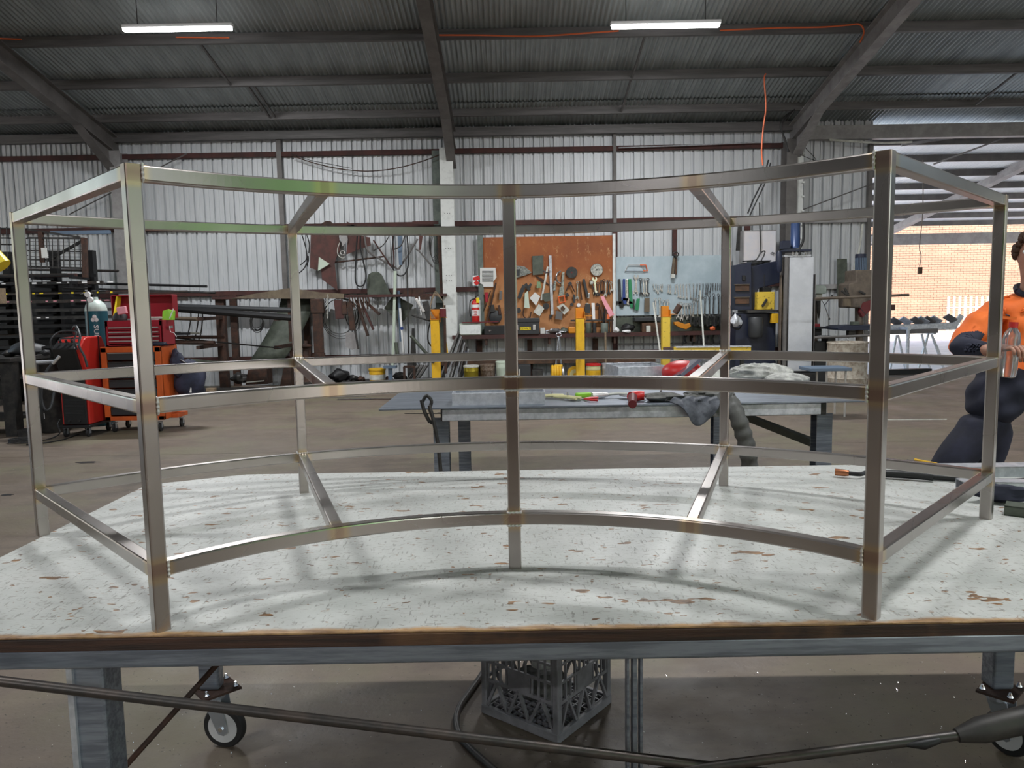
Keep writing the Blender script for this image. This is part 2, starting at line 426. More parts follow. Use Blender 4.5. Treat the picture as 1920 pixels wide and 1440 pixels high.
for zz in (1.95, 2.05, 2.55, 3.2):
    q = MB()
    for dx in (-.05, 0, .04): q.lathe((-1.15 + dx, WY - .358, zz), [(.008, 0), (.008, -.004)], 8, 'Y')
    q.build('bolt_row', 'darksteel', wb)
q = MB(); q.box((5.44, WY - .25, 2.2), (.14, .12, 4.1)); q.build('wall_post', 'colwhite', wb)
for k in range(14): MB().box((5.5, WY - .33, .8 + k * .26), (.045, .05, .03)).build('cleat', 'colwhite', wb)
q = MB(); q.box((6.87, WY - .05, 2.2), (.07, .1, 4.4)); q.build('wall_post', 'beamgrey', wb)
# rod braces on the wall
for a, b_ in (((130, 402), (350, 288)), ((1500, 395), (1640, 343))):
    MB().cyl(at(*a, 14.8), at(*b_, 14.8), .012, 6).build('brace_rod', 'purlin', wb)

# roof: corrugated sheets, purlins, portal rafters
ce = thing('ceiling', (0, RIDGE, 7.2), kind='structure')
def corr(n, L, amp=.012, pitch=.0762, seg=8):
    prof = [(i * pitch / seg, amp * math.sin(2 * PI * i / seg)) for i in range(n * seg + 1)]
    return [[V((x, y, z)) for x, z in prof] for y in (0, L)]
ca = math.cos(math.radians(12))
L1 = (15.25 - 14.05) / ca; L2 = (14.3 - 9.0) / ca; L3 = (9.2 - RIDGE) / ca
meshes = [MB().grid(corr(10, L)).mesh('roof_sheet', 'zincroof', smooth=True) for L in (L1, L2, L3)]
rs = math.radians(-12)
for i in range(43):
    x = -14.6 + i * .762
    for me, y0, dz in ((meshes[0], 14.05, -.022), (meshes[1], 9.0, 0), (meshes[2], RIDGE, .022)):
        o = instance(me, 'roof_sheet', (x, y0, roofz(y0) + .155 + dz), ce, rot=(rs, 0, 0))
        if me is not meshes[0]:
            Y = 2 * RIDGE - y0
            instance(me, 'roof_sheet', (x + .762, Y, roofz(y0) + .155 + dz), ce, rot=(rs, 0, PI))
PY = [14.25, 13.05, 11.8, 10.55, 9.3, 8.05, 6.8, 5.55, 4.3, 3.1]
for Y in PY:
    for sgn in (1, -1):
        y = Y if sgn > 0 else 2 * RIDGE - Y
        q = MB(); cee(q, (-14.5, y, roofz(Y) + .07), (18, y, roofz(Y) + .07), .14, .06); q.build('purlin', 'purlin', ce)
for x in (-7.4, -1.06, 5.36, 11.8):
    for sgn in (1, -1):
        def yy(Y): return Y if sgn > 0 else 2 * RIDGE - Y
        q = MB(); ibeam(q, (x, yy(15.15), roofz(15.15) - .16), (x, yy(RIDGE), roofz(RIDGE) - .16), .17, .30); q.build('rafter', 'beamgrey' if x < 5 else 'beamlight', ce)
        q = MB(); q.poly([(x - .006, yy(14.85), 4.42), (x - .006, yy(13.6), roofz(13.6) - .3), (x - .006, yy(14.85), 4.05)], (.012, 0, 0))
        a, b_ = V((x, yy(14.85), 4.05)), V((x, yy(13.6), roofz(13.6) - .3)); q.bar(a, b_, .17, .014); q.build('haunch', 'beamgrey' if x < 5 else 'beamlight', ce)
        if sgn < 0: MB().box((x, yy(15) + .2, 2.2), (.2, .3, 4.4)).build('column', 'beamgrey', ce)
# purlin bridging rods between the roof sheets and purlins
for px_, py0, py1 in ((515, 207, 150), (505, 212, 250), (1165, 210, 140), (1210, 75, 140), (430, 150, 70), (1830, 200, 140)):
    a = at(px_, py0, 14.2 if py0 > 190 else 13.0 if py0 > 130 else 11.8); X = a.x
    ya, yb = (14.2, 13.05) if py0 > 190 else (13.05, 11.8) if py0 > 130 else (11.8, 13.05)
    MB().bar((X, ya, roofz(ya) + .02), (X, yb, roofz(yb) + .02), .03, .03).build('bridging', 'purlin', ce)
# unseen side and front walls; dark tone and openings shaped for tube reflections
def sidewall(name, x, spans, zt=7.3):
    w_ = thing(name, (x, 3, 0), kind='structure')
    for y0, y1, z0, z1 in spans:
        n = max(1, round((y1 - y0) / .762)); me = clad_sheet(z1 - z0, m='darkclad')
        for i in range(n): instance(me, 'cladding_sheet', (x, y0 + i * .762, z0), w_, rot=(0, 0, PI / 2))
    return w_
wl = sidewall('wall_left', -14.3, [(-9, -4.5, 0, 5.6), (-4.5, 3.2, 0, 4.2), (3.2, 7.2, 0, 6.2), (11.8, 15, 0, 4.9), (7.2, 11.8, 4.5, 5.5), (-4.5, 3.2, 4.2, 6.6)])
wr = sidewall('wall_right', 18.3, [(1.0, 15, 0, 5.2)])
wf = thing('wall_front', (0, -9, 0), kind='structure')
me = clad_sheet(4.8, m='darkclad')
for i in range(24): instance(me, 'cladding_sheet', (-14.4 + i * .762, -9, 0), wf)
for i in range(9): instance(me, 'cladding_sheet', (10.6 + i * .762, -9, 0), wf)
MB().box((1, -9, 4.6), (22, .15, .4)).build('header_beam', 'beamgrey', wf)

# ------------------------------------------------------------------ the yard seen through the rear opening
aw = thing('awning_roof', (12, 19, 3.9), 'corrugated awning roof sloping away over the rear yard', kind='structure')
AS = math.tan(math.radians(4.6))
def awz(Y): return 4.43 - AS * (Y - 15.3)
me = MB().grid(corr(10, 9.4 / math.cos(math.radians(4.6)))).mesh('roof_sheet', 'awning', smooth=True)
for i in range(19): instance(me, 'roof_sheet', (6.2 + i * .762, 15.15, awz(15.15) + .155), aw, rot=(math.radians(-4.6), 0, 0))
for k in range(8):
    Y = 15.3 + 1.3 * k; q = MB(); cee(q, (6.3, Y, awz(Y) + .07), (21, Y, awz(Y) + .07), .14, .06); q.build('purlin', 'beamgrey', aw)
MB().bar((6.6, 24.6, 3.3), (21, 24.6, 3.3), .12, .34).build('fascia_beam', 'beamlight', aw)
MB().bar(at(1632, 452, 24), at(1960, 290, 16.5), .2, .16).build('diagonal_beam', 'beamlight', aw)
MB().bar(at(1690, 272, 15.3), at(1930, 236, 15.2), .05, .05).build('brace_rod', 'beamlight', aw)
MB().cyl(at(1750, 308, 15.5), at(1925, 243, 15.2), .018, 6).build('brace_rod', 'beamlight', aw)
for px_ in (9.0, 20.4): MB().box((px_, 24.6, 1.6), (.12, .12, 3.2)).build('post', 'beamlight', aw)

bw = thing('brick_wall', (17, 29, 0), kind='structure')
MB().box((18, 29.12, 2.6), (16, .18, 5.2)).build('mortar_core', 'mortar', bw)
bm = MB().box((0, 0, 0), (.23, .05, .076)).mesh('brick', 'brick')
stuff = MB(); nb = 0
for r in range(59):
    for c_ in range(66):
        x = 10.2 + c_ * .24 + (r % 2) * .12; z = .045 + r * .086
        if 1.4 < z < 3.15 and 14.35 < x < 17.9 and nb < 300:
            instance(bm, 'brick', (x, 29.0 + random.uniform(-.004, .004), z), bw); nb += 1
        else: stuff.box((x, 29.0 + random.uniform(-.004, .004), z), (.23, .05, .076))
stuff.build('brickwork', 'brick', bw, kind='stuff')
MB().box((18, 28.85, .1), (16, .3, .2)).build('plinth', 'mortar', bw)
# white palisade gate standing before the bricks
pf = thing('palisade_fence', at(1815, 600, 27), 'white steel palisade fence panel before the sunlit brick wall', 'fence')
z0 = -.012
for k in range(13):
    a = at(1779 + k * 10.5, 556, 27); MB().box((a.x, 27, (a.z + z0) / 2), (.07, .03, a.z - z0)).build('picket', 'white', pf)
a, b_ = at(1776, 575, 27), at(1910, 575, 27)
for z in (1.1, .35): MB().bar((a.x, 27.03, z), (b_.x, 27.03, z), .03, .05).build('rail', 'white', pf)

# ================================================================== THE WELDED FRAME ON THE BENCH
TZ = .87                      # bench top
FA = V((0, .870)); RF = .923; RB = 1.85; SQ = .030
LEG = {'fl': V((-.703, 1.468)), 'fr': V((.703, 1.468)), 'lo': V((-1.341, 2.135)), 'ro': V((1.341, 2.135)),
       'il': V((-.718, 2.583)), 'ir': V((.718, 2.583)), 'mid': V((0, 1.793))}
HZ = (.885, .446, .123); FH = .90
joints = []
def sq_sweep(pts, sw, sh, sides=None):
    "square hollow section swept along pts; sides = horizontal side vector for vertical members"
    mb = MB(); ch = .0035
    sec = []
    for sx_, sy_ in ((1, 1), (-1, 1), (-1, -1), (1, -1)):
        a, b_ = sw / 2, sh / 2
        q = [(sx_ * a, sy_ * (b_ - ch)), (sx_ * (a - ch * .3), sy_ * (b_ - ch * .3)), (sx_ * (a - ch), sy_ * b_)]
        sec += q if sx_ * sy_ > 0 else q[::-1]
    n = len(sec); vv = []; k = len(pts)
    for i, p in enumerate(pts):
        d = (pts[min(i + 1, k - 1)] - pts[max(i - 1, 0)]).normalized()
        if sides is None: x = d.cross(V((0, 0, 1))).normalized(); z = V((0, 0, 1))
        else: x = sides; z = d.cross(x)
        vv += [p + x * u + z * v_ for u, v_ in sec]
    ff = [(i * n + j, i * n + (j + 1) % n, (i + 1) * n + (j + 1) % n, (i + 1) * n + j) for i in range(k - 1) for j in range(n)]
    ff += [tuple(range(n - 1, -1, -1)), tuple((k - 1) * n + j for j in range(n))]
    return mb.add(vv, ff)
def heated(o):
    org = origin_of(o); me = o.data; at_ = me.attributes.new('tintmask', 'FLOAT', 'POINT')
    for i, v_ in enumerate(me.vertices):
        p = v_.co + org; d = min((p - j).length for j in joints)
        at_.data[i].value = math.exp(-(max(0, d - .019) / .013) ** 2)
fr = thing('tube_framework', (0, 1.9, TZ), 'curved frame of bare stainless square tube standing on the white bench', 'framework')
def L3(k, z): return V((LEG[k].x, LEG[k].y, TZ + z))
def lin(a, b_, n): return [a + (b_ - a) * (i / n) for i in range(n + 1)]
def ang(p): return math.atan2(p.y - FA.y, p.x - FA.x)
for k in LEG:
    for z in HZ:
        joints.append(L3(k, z))
brace_front = {s: V((s * .403, 1.706)) for s in (-1, 1)}
for s in (-1, 1):
    for z in HZ: joints.append(V((brace_front[s].x, brace_front[s].y, TZ + z)))
parts = []
def leg_side(k):
    if k in ('fl', 'lo'): d = (LEG['lo'] - LEG['fl']).normalized()
    elif k in ('fr', 'ro'): d = (LEG['ro'] - LEG['fr']).normalized()
    elif k == 'mid': d = V((0, 1))
    else:
        s = -1 if k == 'il' else 1; d = (LEG[k] - brace_front[s]).normalized()
    return V((d.y, -d.x, 0))
for k in LEG:
    top = FH if k not in ('mid', 'il', 'ir') else HZ[0] - SQ / 2 + .001
    parts.append(sq_sweep(lin(L3(k, 0), L3(k, top), 60), SQ, SQ, leg_side(k)).build('post', 'steel', fr))
for hi, z in enumerate(HZ):
    zz = TZ + z
    a0, a1 = ang(LEG['fr']), ang(LEG['fl']); n = 110
    pts = [V((FA.x + RF * math.cos(a0 + (a1 - a0) * i / n), FA.y + RF * math.sin(a0 + (a1 - a0) * i / n), zz)) for i in range(n + 1)]
    m_ = int(n * .013 / (RF * (a1 - a0)) + 1)
    parts.append(sq_sweep(pts[1:-1], SQ * .985, SQ * .985).build('curved_rail', 'steel', fr))
    for ka, kb in (('ro', 'ir'), ('ir', 'il'), ('il', 'lo')):
        b0, b1 = ang(LEG[ka]), ang(LEG[kb]); r0 = (LEG[ka] - FA).length; r1 = (LEG[kb] - FA).length; n = 40
        pts = [V((FA.x + (r0 + (r1 - r0) * i / n) * math.cos(b0 + (b1 - b0) * i / n), FA.y + (r0 + (r1 - r0) * i / n) * math.sin(b0 + (b1 - b0) * i / n), zz)) for i in range(n + 1)]
        parts.append(sq_sweep(pts, SQ * .985, SQ * .985).build('curved_rail', 'steel', fr))
    for ka, kb in (('fl', 'lo'), ('fr', 'ro')):
        parts.append(sq_sweep(lin(L3(ka, z), L3(kb, z), 40), SQ * .97, SQ * .97).build('end_rail', 'steel', fr))
    for s, kb in ((-1, 'il'), (1, 'ir')):
        a = V((brace_front[s].x, brace_front[s].y, zz))
        parts.append(sq_sweep(lin(a, L3(kb, z), 40), SQ * .96, SQ * .96).build('brace_rail', 'steel', fr))
for o in parts: heated(o)
def bead(loop):
    mb = MB(); pts = []
    for a, b_ in zip(loop, loop[1:] + loop[:1]):
        n = max(2, int((b_ - a).length / .004)); pts += [a + (b_ - a) * (i / n) for i in range(n)]
    mb.tube(pts, [.0022 + .0012 * (i % 2) for i in range(len(pts))], 6, closed=True)
    return mb
for k, s in (('fl', 1), ('fr', -1)):
    sd = leg_side(k) * (1 if leg_side(k).x * s > 0 else -1); fwd = V((-sd.y, sd.x, 0))
    for z in HZ:
        c = L3(k, z) + sd * .0158; h = .0155
        bead([c + fwd * h + V((0, 0, h)), c + fwd * h - V((0, 0, h)), c - fwd * h - V((0, 0, h)), c - fwd * h + V((0, 0, h))]).build('weld_bead', 'alu', fr, label='bright weld bead')
for z in (HZ[0] - .016, HZ[1] + .016, HZ[1] - .016, HZ[2] + .016, HZ[2] - .016):
    c = L3('mid', z); h = .0155
    bead([c + V((h, h, 0)), c + V((-h, h, 0)), c + V((-h, -h, 0)), c + V((h, -h, 0))]).build('weld_bead', 'alu', fr)
for k, s in (('il', -1), ('ir', 1)):
    for z in (HZ[1] + .016, HZ[1] - .016, HZ[2] + .016, HZ[2] - .016):
        c = L3(k, z); h = .0155; sd = leg_side(k); fw = V((-sd.y, sd.x, 0))
        bead([c + sd * h + fw * h, c - sd * h + fw * h, c - sd * h - fw * h, c + sd * h - fw * h]).build('weld_bead', 'alu', fr)

# ================================================================== THE WHITE BENCH
tb = thing('work_bench', (.65, 2.13, 0), 'long workbench with chipped white painted top on grey steel legs', 'bench')
ol = [(-1.335, 1.44), (2.7, 1.44), (2.7, 2.86), (-1.02, 2.885), (-1.33, 2.74)]
MB().poly([(x, y, TZ - .004) for x, y in ol], (0, 0, .004)).build('tabletop', 'tablewhite', tb, bevel=.001)
MB().poly([(x * 1.0, y + (.0 if y > 2 else -.0015), TZ - .030) for x, y in ol], (0, 0, .0262)).build('edge_band', 'tableedge', tb, bevel=.003)
q = MB(); q.box((.68, 1.475, TZ - .051), (4.02, .05, .041)); q.build('apron', 'galvblue', tb, bevel=.006, seg=3)
MB().box((.68, 2.55, TZ - .051), (3.9, .05, .041)).build('apron', 'galvblue', tb, bevel=.006)
for x in (-1.2, -.35, .8, 1.9): MB().box((x, 2.01, TZ - .052), (.05, 1.02, .04)).build('cross_bearer', 'galvblue', tb, bevel=.006)
def rhs(a, b_, w_, h, name, par, m='galvblue', ridge=True):
    mb = MB(); mb.bar(a, b_, w_, h, up=(0, 1, 0)); return mb.build(name, m, par, bevel=.008, seg=3)
rhs((-.872, 1.52, 0), (-.872, 1.52, TZ - .072), .075, .075, 'leg', tb)
MB().box((-.898, 1.479, .4), (.012, .008, .79)).build('weld_seam', 'galv', tb)
q = MB(); q.box((.238, 1.50, .40), (.009, .03, .80)); q.box((.2515, 1.50, .40), (.006, .026, .80)); q.box((.2245, 1.50, .40), (.006, .026, .80)); q.build('leg', 'galvblue', tb, bevel=.002)
rhs((2.2, 1.52, 0), (2.2, 1.52, TZ - .072), .075, .075, 'leg', tb)
def castor(x, y, zp, rz, r, name='castor', pz=.75):
    ct = bpy.data.objects.new(name, None); C.objects.link(ct); ct.parent = tb; ct.location = V((x, y, 0)) - tb.location
    R = Matrix.Rotation(rz, 4, 'Z'); T = Matrix.Translation((x, y, 0)) @ R
    TP = Matrix.Translation((x, y, 0)) @ Matrix.Rotation(pz, 4, 'Z')
    MB(TP).box((0.01, 0, zp), (.13, .11, .008)).build('mount_plate', 'rust', ct)
    for a in (-1, 1):
        for b_ in (-1, 1): MB(TP).lathe((a * .050 + .01, b_ * .040, zp + .003), [(.009, 0), (.010, .006), (.007, .012), (.004, .02)], 8).build('bolt', 'chrome', ct)
    q = MB(T); q.lathe((0, 0, zp - .035), [(.03, 0), (.038, .012), (.038, .03)], 20); q.build('swivel', 'zinc', ct)
    q = MB(T); off = .035
    for s in (-1, 1):
        q.poly([(-.03, s * .024, zp - .02), (.04, s * .024, zp - .02), (off + .022, s * .024, r - .012), (off + .008, s * .024, r - .024), (off - .012, s * .024, r - .02)], (0, s * .003, 0))
    q.box((0, 0, zp - .022), (.07, .052, .004)); q.build('fork', 'zinc', ct, bevel=.001)
    q = MB(T); q.lathe((off, -.017, r), [(r * .70, 0), (r * .93, .001), (r, .009), (r, .025), (r * .93, .033), (r * .70, .034)], 36, 'Y'); q.build('tyre', 'tyre', ct, smooth=True)
    q = MB(T); q.lathe((off, -.018, r), [(r * .58, 0), (r * .71, 0), (r * .71, .036), (r * .58, .036)], 30, 'Y')
    q.lathe((off, -.02, r), [(.016, 0), (.016, .04)], 14, 'Y')
    for k in range(6):
        a = k * PI / 3; q.bar((off + .012 * math.cos(a), 0, r + .012 * math.sin(a)), (off + r * .62 * math.cos(a), 0, r + r * .62 * math.sin(a)), .012, .022, up=(0, 1, 0))
    q.build('wheel_hub', 'hub', ct, smooth=True)
    q = MB(T); q.lathe((off, -.032, r), [(.009, 0), (.009, .064)], 6, 'Y'); q.build('axle_nut', 'chrome', ct)
    return ct
pl = at(391, 1300, 2.5)
rhs((pl.x, 2.53, .205), (pl.x, 2.53, TZ - .072), .07, .05, 'leg', tb); castor(pl.x + .01, 2.52, .2, math.radians(-10), .075)
pr = at(1880, 1290, 2.42)
rhs((pr.x, 2.45, .205), (pr.x, 2.45, TZ - .072), .07, .07, 'leg', tb); castor(pr.x - .01, 2.42, .2, math.radians(-62), .075)
def ext(a, b_, t): return a + (b_ - a) * t
a, b_ = at(-10, 1276, 1.405), at(1330, 1437, 1.405)
MB().tube([ext(a, b_, -.06), a, b_, ext(a, b_, 1.5)], .0098, 12).build('brace_rod', 'rod', tb, smooth=True)
a, b_ = at(1310, 1440, 1.40), at(1745, 1385, 1.40)
MB().tube([ext(a, b_, -1.8), a, b_, ext(a, b_, 1.12)], .0095, 12).build('brace_rod', 'rod', tb, smooth=True)
c0, c1 = ext(a, b_, 1.12), at(1960, 1340, 1.40)
MB().tube([ext(c0, c1, -.02), ext(c0, c1, .1), ext(c0, c1, .25), ext(c0, c1, 1)], [.013, .018, .024, .026], 14).build('turnbuckle', 'darksteel', tb, smooth=True)
d0 = ext(a, b_, 1.0); MB().tube([d0 + V((-.05, -.006, -.008)), d0 + V((-.02, -.012, -.004)), d0 + V((.012, -.008, .001))], [.004, .010, .006], 10).build('clevis', 'blacksteel', tb, smooth=True)
MB().tube([at(412, 1240, 2.05), at(180, 1498, 1.85)], .008, 8).build('tie_rod', 'rust', tb, label='thin rusty tie rod')

# ------------------------------------------------------------------ under the bench
cr = thing('milk_crate', (.12, 2.75, 0), 'grey plastic milk crate standing on the floor under the bench', 'crate')
cA, cB, cD = V((.137, 2.485)), V((.352, 2.755)), V((-.138, 2.70))
u = (cB - cA); u2 = V((-u.y, u.x)); S_ = u.length
T = Matrix.Translation((cA.x, cA.y, 0)) @ Matrix(((u.x / S_, u2.x / S_, 0, 0), (u.y / S_, u2.y / S_, 0, 0), (0, 0, 1, 0), (0, 0, 0, 1)))
H_ = .37
faces = [(V((0, 0, 0)), V((1, 0, 0)), V((0, 1, 0))), (V((0, S_, 0)), V((0, -1, 0)), V((1, 0, 0))), (V((S_, S_, 0)), V((-1, 0, 0)), V((0, -1, 0))), (V((S_, 0, 0)), V((0, 1, 0)), V((-1, 0, 0)))]
q = MB(T); 
for o_, a_, n_ in faces:
    q.bar(o_ + n_ * .006 + V((0, 0, .018)), o_ + a_ * S_ + n_ * .006 + V((0, 0, .018)), .018, .032)
q.build('base_rim', 'crate', cr, bevel=.003)
for o_, a_, n_ in faces:
    q = MB(T)
    for z, h in ((.135, .012), (.205, .009), (.27, .009), (.345, .03)): q.bar(o_ + n_ * .008 + V((0, 0, z)), o_ + a_ * S_ + n_ * .008 + V((0, 0, z)), .008, h)
    for k in range(11):
        x = .03 + k * (S_ - .06) / 10
        for z0_, z1_ in ((.135, .205), (.205, .27), (.27, .345)):
            if (k % 5 == 2 and z0_ > .2): continue
            if z0_ < .2 and 3 < k < 7: continue
            q.bar(o_ + a_ * x + n_ * .008 + V((0, 0, z0_)), o_ + a_ * x + n_ * .008 + V((0, 0, z1_)), .007, .007, up=(a_.x, a_.y, 0))
    q.build('side_lattice', 'crate', cr)
    q = MB(T); q.bar(o_ + a_ * (S_ * .36) + n_ * .006 + V((0, 0, .17)), o_ + a_ * (S_ * .64) + n_ * .006 + V((0, 0, .17)), .005, .066); q.build('label_panel', 'crate', cr)
    q = MB(T)
    for x0, x1 in ((.02, .07), (.12, .07), (.12, .17), (.215, .17), (.215, .27), (S_ - .02, .27)):
        q.bar(o_ + a_ * x0 + n_ * .008 + V((0, 0, .03)), o_ + a_ * x1 + n_ * .008 + V((0, 0, .135)), .009, .012, up=(n_.x, n_.y, 0))
    q.build('strut', 'crate', cr)
for cx, cy in ((0, 0), (S_, 0), (0, S_), (S_, S_)):
    MB(T).box((cx + (.012 if cx == 0 else -.012), cy + (.012 if cy == 0 else -.012), H_ / 2 + .01), (.024, .024, H_ - .02)).build('corner_post', 'crate', cr, bevel=.004)
q = MB(T)
for k in range(12):
    x = .02 + k * (S_ - .04) / 11; q.box((x, S_ / 2, .022), (.005, S_ - .02, .012)); q.box((S_ / 2, x, .022), (S_ - .02, .005, .012))
q.build('floor_grid', 'crate', cr)
# crumpled bags and offcuts inside the crate
def crumple(c, r, m, name, label, cat, seed, flat=.8, n=16, k=10, amp=.25, parent=None, kind=None, rot=0):
    rnd = random.Random(seed); mb = MB(); c = V(c); r = V(r) if not isinstance(r, (int, float)) else V((r, r, r * flat))
    mb.sphere((0, 0, 0), 1, n, k)
    ph = [(rnd.uniform(2, 5), rnd.uniform(2, 5), rnd.uniform(2, 5), rnd.uniform(0, 6)) for _ in range(5)]
    out = []
    for p in mb.v:
        f = 1 + amp * sum(math.sin(a * p.x + ph_) * math.cos(b_ * p.y - ph_) * math.sin(g * p.z + ph_ * .7) for a, b_, g, ph_ in ph) * .6
        f += rnd.uniform(-1, 1) * amp * .18
        q_ = V((p.x * r.x * f, p.y * r.y * f, p.z * r.z * f)); out.append(Matrix.Rotation(rot, 3, 'Z') @ q_ + c)
    zmin = min(p.z for p in out); base = c.z - r.z
    mb.v = [V((p.x, p.y, max(p.z, base))) for p in out]
    return mb.build(name, m, parent, smooth=True, label=label, cat=cat, kind=kind)
crumple((.10, 2.74, .09), (.09, .08, .06), 'glovegrey', 'crumpled_bag', 'grey crumpled bag lying inside the milk crate', 'bag', 3)
MB(T).box((.14, .15, .26), (.09, .05, .16), Matrix.Rotation(.3, 3, 'Y')).build('spray_can', 'offwhite', bevel=.01, label='pale slanted container standing inside the milk crate', cat='container')
hp = [onz(x, y, .013) for x, y in ((930, 1215), (905, 1262), (880, 1298), (862, 1325), (855, 1352), (862, 1380), (880, 1402), (905, 1425), (935, 1450), (980, 1480))]
def smooth_path(P, k=6):
    P = [V(p) for p in P]; out = []
    for i in range(len(P) - 1):
        p0, p1, p2, p3 = P[max(i - 1, 0)], P[i], P[i + 1], P[min(i + 2, len(P) - 1)]
        for j in range(k):
            t = j / k; out.append(.5 * ((2 * p1) + (p2 - p0) * t + (2 * p0 - 5 * p1 + 4 * p2 - p3) * t * t + (3 * p1 - p0 - 3 * p2 + p3) * t ** 3))
    return out + [P[-1]]
MB().tube(smooth_path(hp), .012, 10).build('hose', 'darksteel', smooth=True, label='dark rubber hose curving over the floor beside the milk crate', cat='hose')
# metal shavings scattered on the slab
q = MB(); rnd = random.Random(5)
for i in range(900):
    p = onz(rnd.uniform(0, 1920), rnd.uniform(1255, 1438), .003) if i < 750 else onz(rnd.uniform(0, 1500), rnd.uniform(790, 880), .003)
    a = rnd.uniform(0, PI); l = rnd.uniform(.002, .006); d = V((math.cos(a), math.sin(a), rnd.uniform(-.2, .4))) * l
    q.add([p - d, p + d, p + d.cross(V((0, 0, 1))).normalized() * .001 + V((0, 0, .001))], [(0, 1, 2)])
q.build('metal_shavings', 'chrome', label='bright metal shavings scattered over the floor', cat='shavings', kind='stuff')

# ------------------------------------------------------------------ things lying on the bench
Zb = TZ
def B(x, y, dz=0): return onz(x, y, Zb + dz)
q = thing('welding_torch', B(1600, 888), 'black welding torch with copper nozzle lying on the bench', 'torch')
nz = B(1566, 885, .018); MB().lathe((0, 0, 0), [(.001, 0)], 3)
d = (B(1600, 888, .018) - nz).normalized()
MB().tube([nz, nz + d * .03, nz + d * .045], [.0125, .0125, .010], 16).build('nozzle', 'copper', q, smooth=True)
MB().tube([nz - d * .001, nz + d * .002], [.006, .006], 10).build('contact_tip', 'blacksteel', q)
MB().tube(smooth_path([nz + d * .04, nz + d * .08, B(1625, 886, .018), B(1650, 887, .016)]), .008, 10).build('neck', 'black', q, smooth=True)
MB().tube(smooth_path([B(1645, 887, .018), B(1700, 890, .018), B(1750, 894, .018)]), .014, 12).build('handle', 'black', q, smooth=True)
MB().tube(smooth_path([B(1745, 894, .012), B(1790, 897, .012), B(1830, 903, .012), B(1880, 905, .014), B(1990, 893, .016)]), .010, 10).build('cable', 'black', q, smooth=True)
crumple(B(1885, 925, .03) , (.085, .035, .028), 'navycloth', 'work_glove', 'navy work glove lying beside the cut steel sections on the bench', 'glove', 8, amp=.3, rot=-.3)
def hollow(name, a, b_, w_, h, m, label, cat, t=.003, group=None):
    "open ended rectangular hollow section from a to b"
    mb = MB(); a = V(a); b_ = V(b_); d = (b_ - a).normalized(); x = d.cross(V((0, 0, 1))).normalized(); z = V((0, 0, 1))
    for off, ww, hh in ((x * (w_ / 2 - t / 2), t, h), (-x * (w_ / 2 - t / 2), t, h), (z * (h / 2 - t / 2), w_, t), (-z * (h / 2 - t / 2), w_, t)):
        mb.bar(a + off, b_ + off, ww, hh)
    return mb.build(name, m, label=label, cat=cat, group=group)
hollow('cut_section', B(1742, 897, .018) + V((.06, .12, 0)), B(1742, 897, .018) + V((.55, .10, 0)), .075, .036, 'galv', 'longest silver hollow section at the right end of the bench', 'offcut')
hollow('cut_section', B(1820, 918, .02) + V((0, .06, 0)), B(1820, 918, .02) + V((.5, .0, 0)), .06, .034, 'galv', 'silver hollow section in front of the longest one on the bench', 'offcut')
hollow('cut_section', B(1885, 952, .014), B(1990, 965, .014), .07, .028, 'machgreen', 'short dull grey hollow section lying nearest the bench corner post', 'offcut')
MB().tube([B(1701, 864, .006), B(1772, 877, .006)], .0055, 8).build('marker_pen', 'navy', label='dark purple marker lying on the bench behind the right post', cat='pen')
MB().tube([B(1715, 862, .012), B(1757, 870, .012)], .005, 8).build('pencil', 'yellow', label='yellow pencil crossing the purple marker', cat='pencil')
MB().box(B(1800, 880, .004), (.10, .06, .008), .3).build('folding_ruler', 'brightyellow', label='yellow folded ruler beside the pencils on the bench', cat='ruler')

# ================================================================== THE STEEL TABLE BEHIND
S2 = .85
t2 = thing('steel_table', (.76, 5.85, 0), 'low steel plate table with tools and rags behind the curved frame', 'table')
MB().box((.76, 5.85, S2 - .006), (3.22, 2.0, .012)).build('plate_top', 'galvblue', t2, bevel=.002)
M['platetop'] = M['galvblue']
for y in (4.9, 6.8): MB().box((.76, y, S2 - .052), (2.42 if y < 5 else 2.6, .07, .078)).build('side_beam', 'galv', t2, bevel=.006)
for x in (-.42, 1.97): MB().box((x, 5.85, S2 - .052), (.08, 1.95, .078)).build('end_beam', 'darksteel', t2, bevel=.006)
MB().box((.8, 5.85, S2 - .06), (.08, 1.8, .07)).build('end_beam', 'darksteel', t2)
for x, y in ((-.465, 4.98), (2.02, 4.98), (1.78, 6.6), (-.42, 6.6)):
    q = MB(); q.box((x, y - .05, .38), (.1, .008, .76)); q.box((x, y + .05, .38), (.1, .008, .76)); q.box((x, y, .38), (.008, .1, .76)); q.box((x, y, .006), (.16, .16, .012)); q.build('leg', 'galvblue', t2)
MB().bar(at(1403, 783, 6.0), at(1540, 836, 5.1), .05, .05).build('brace', 'machgreen', t2)
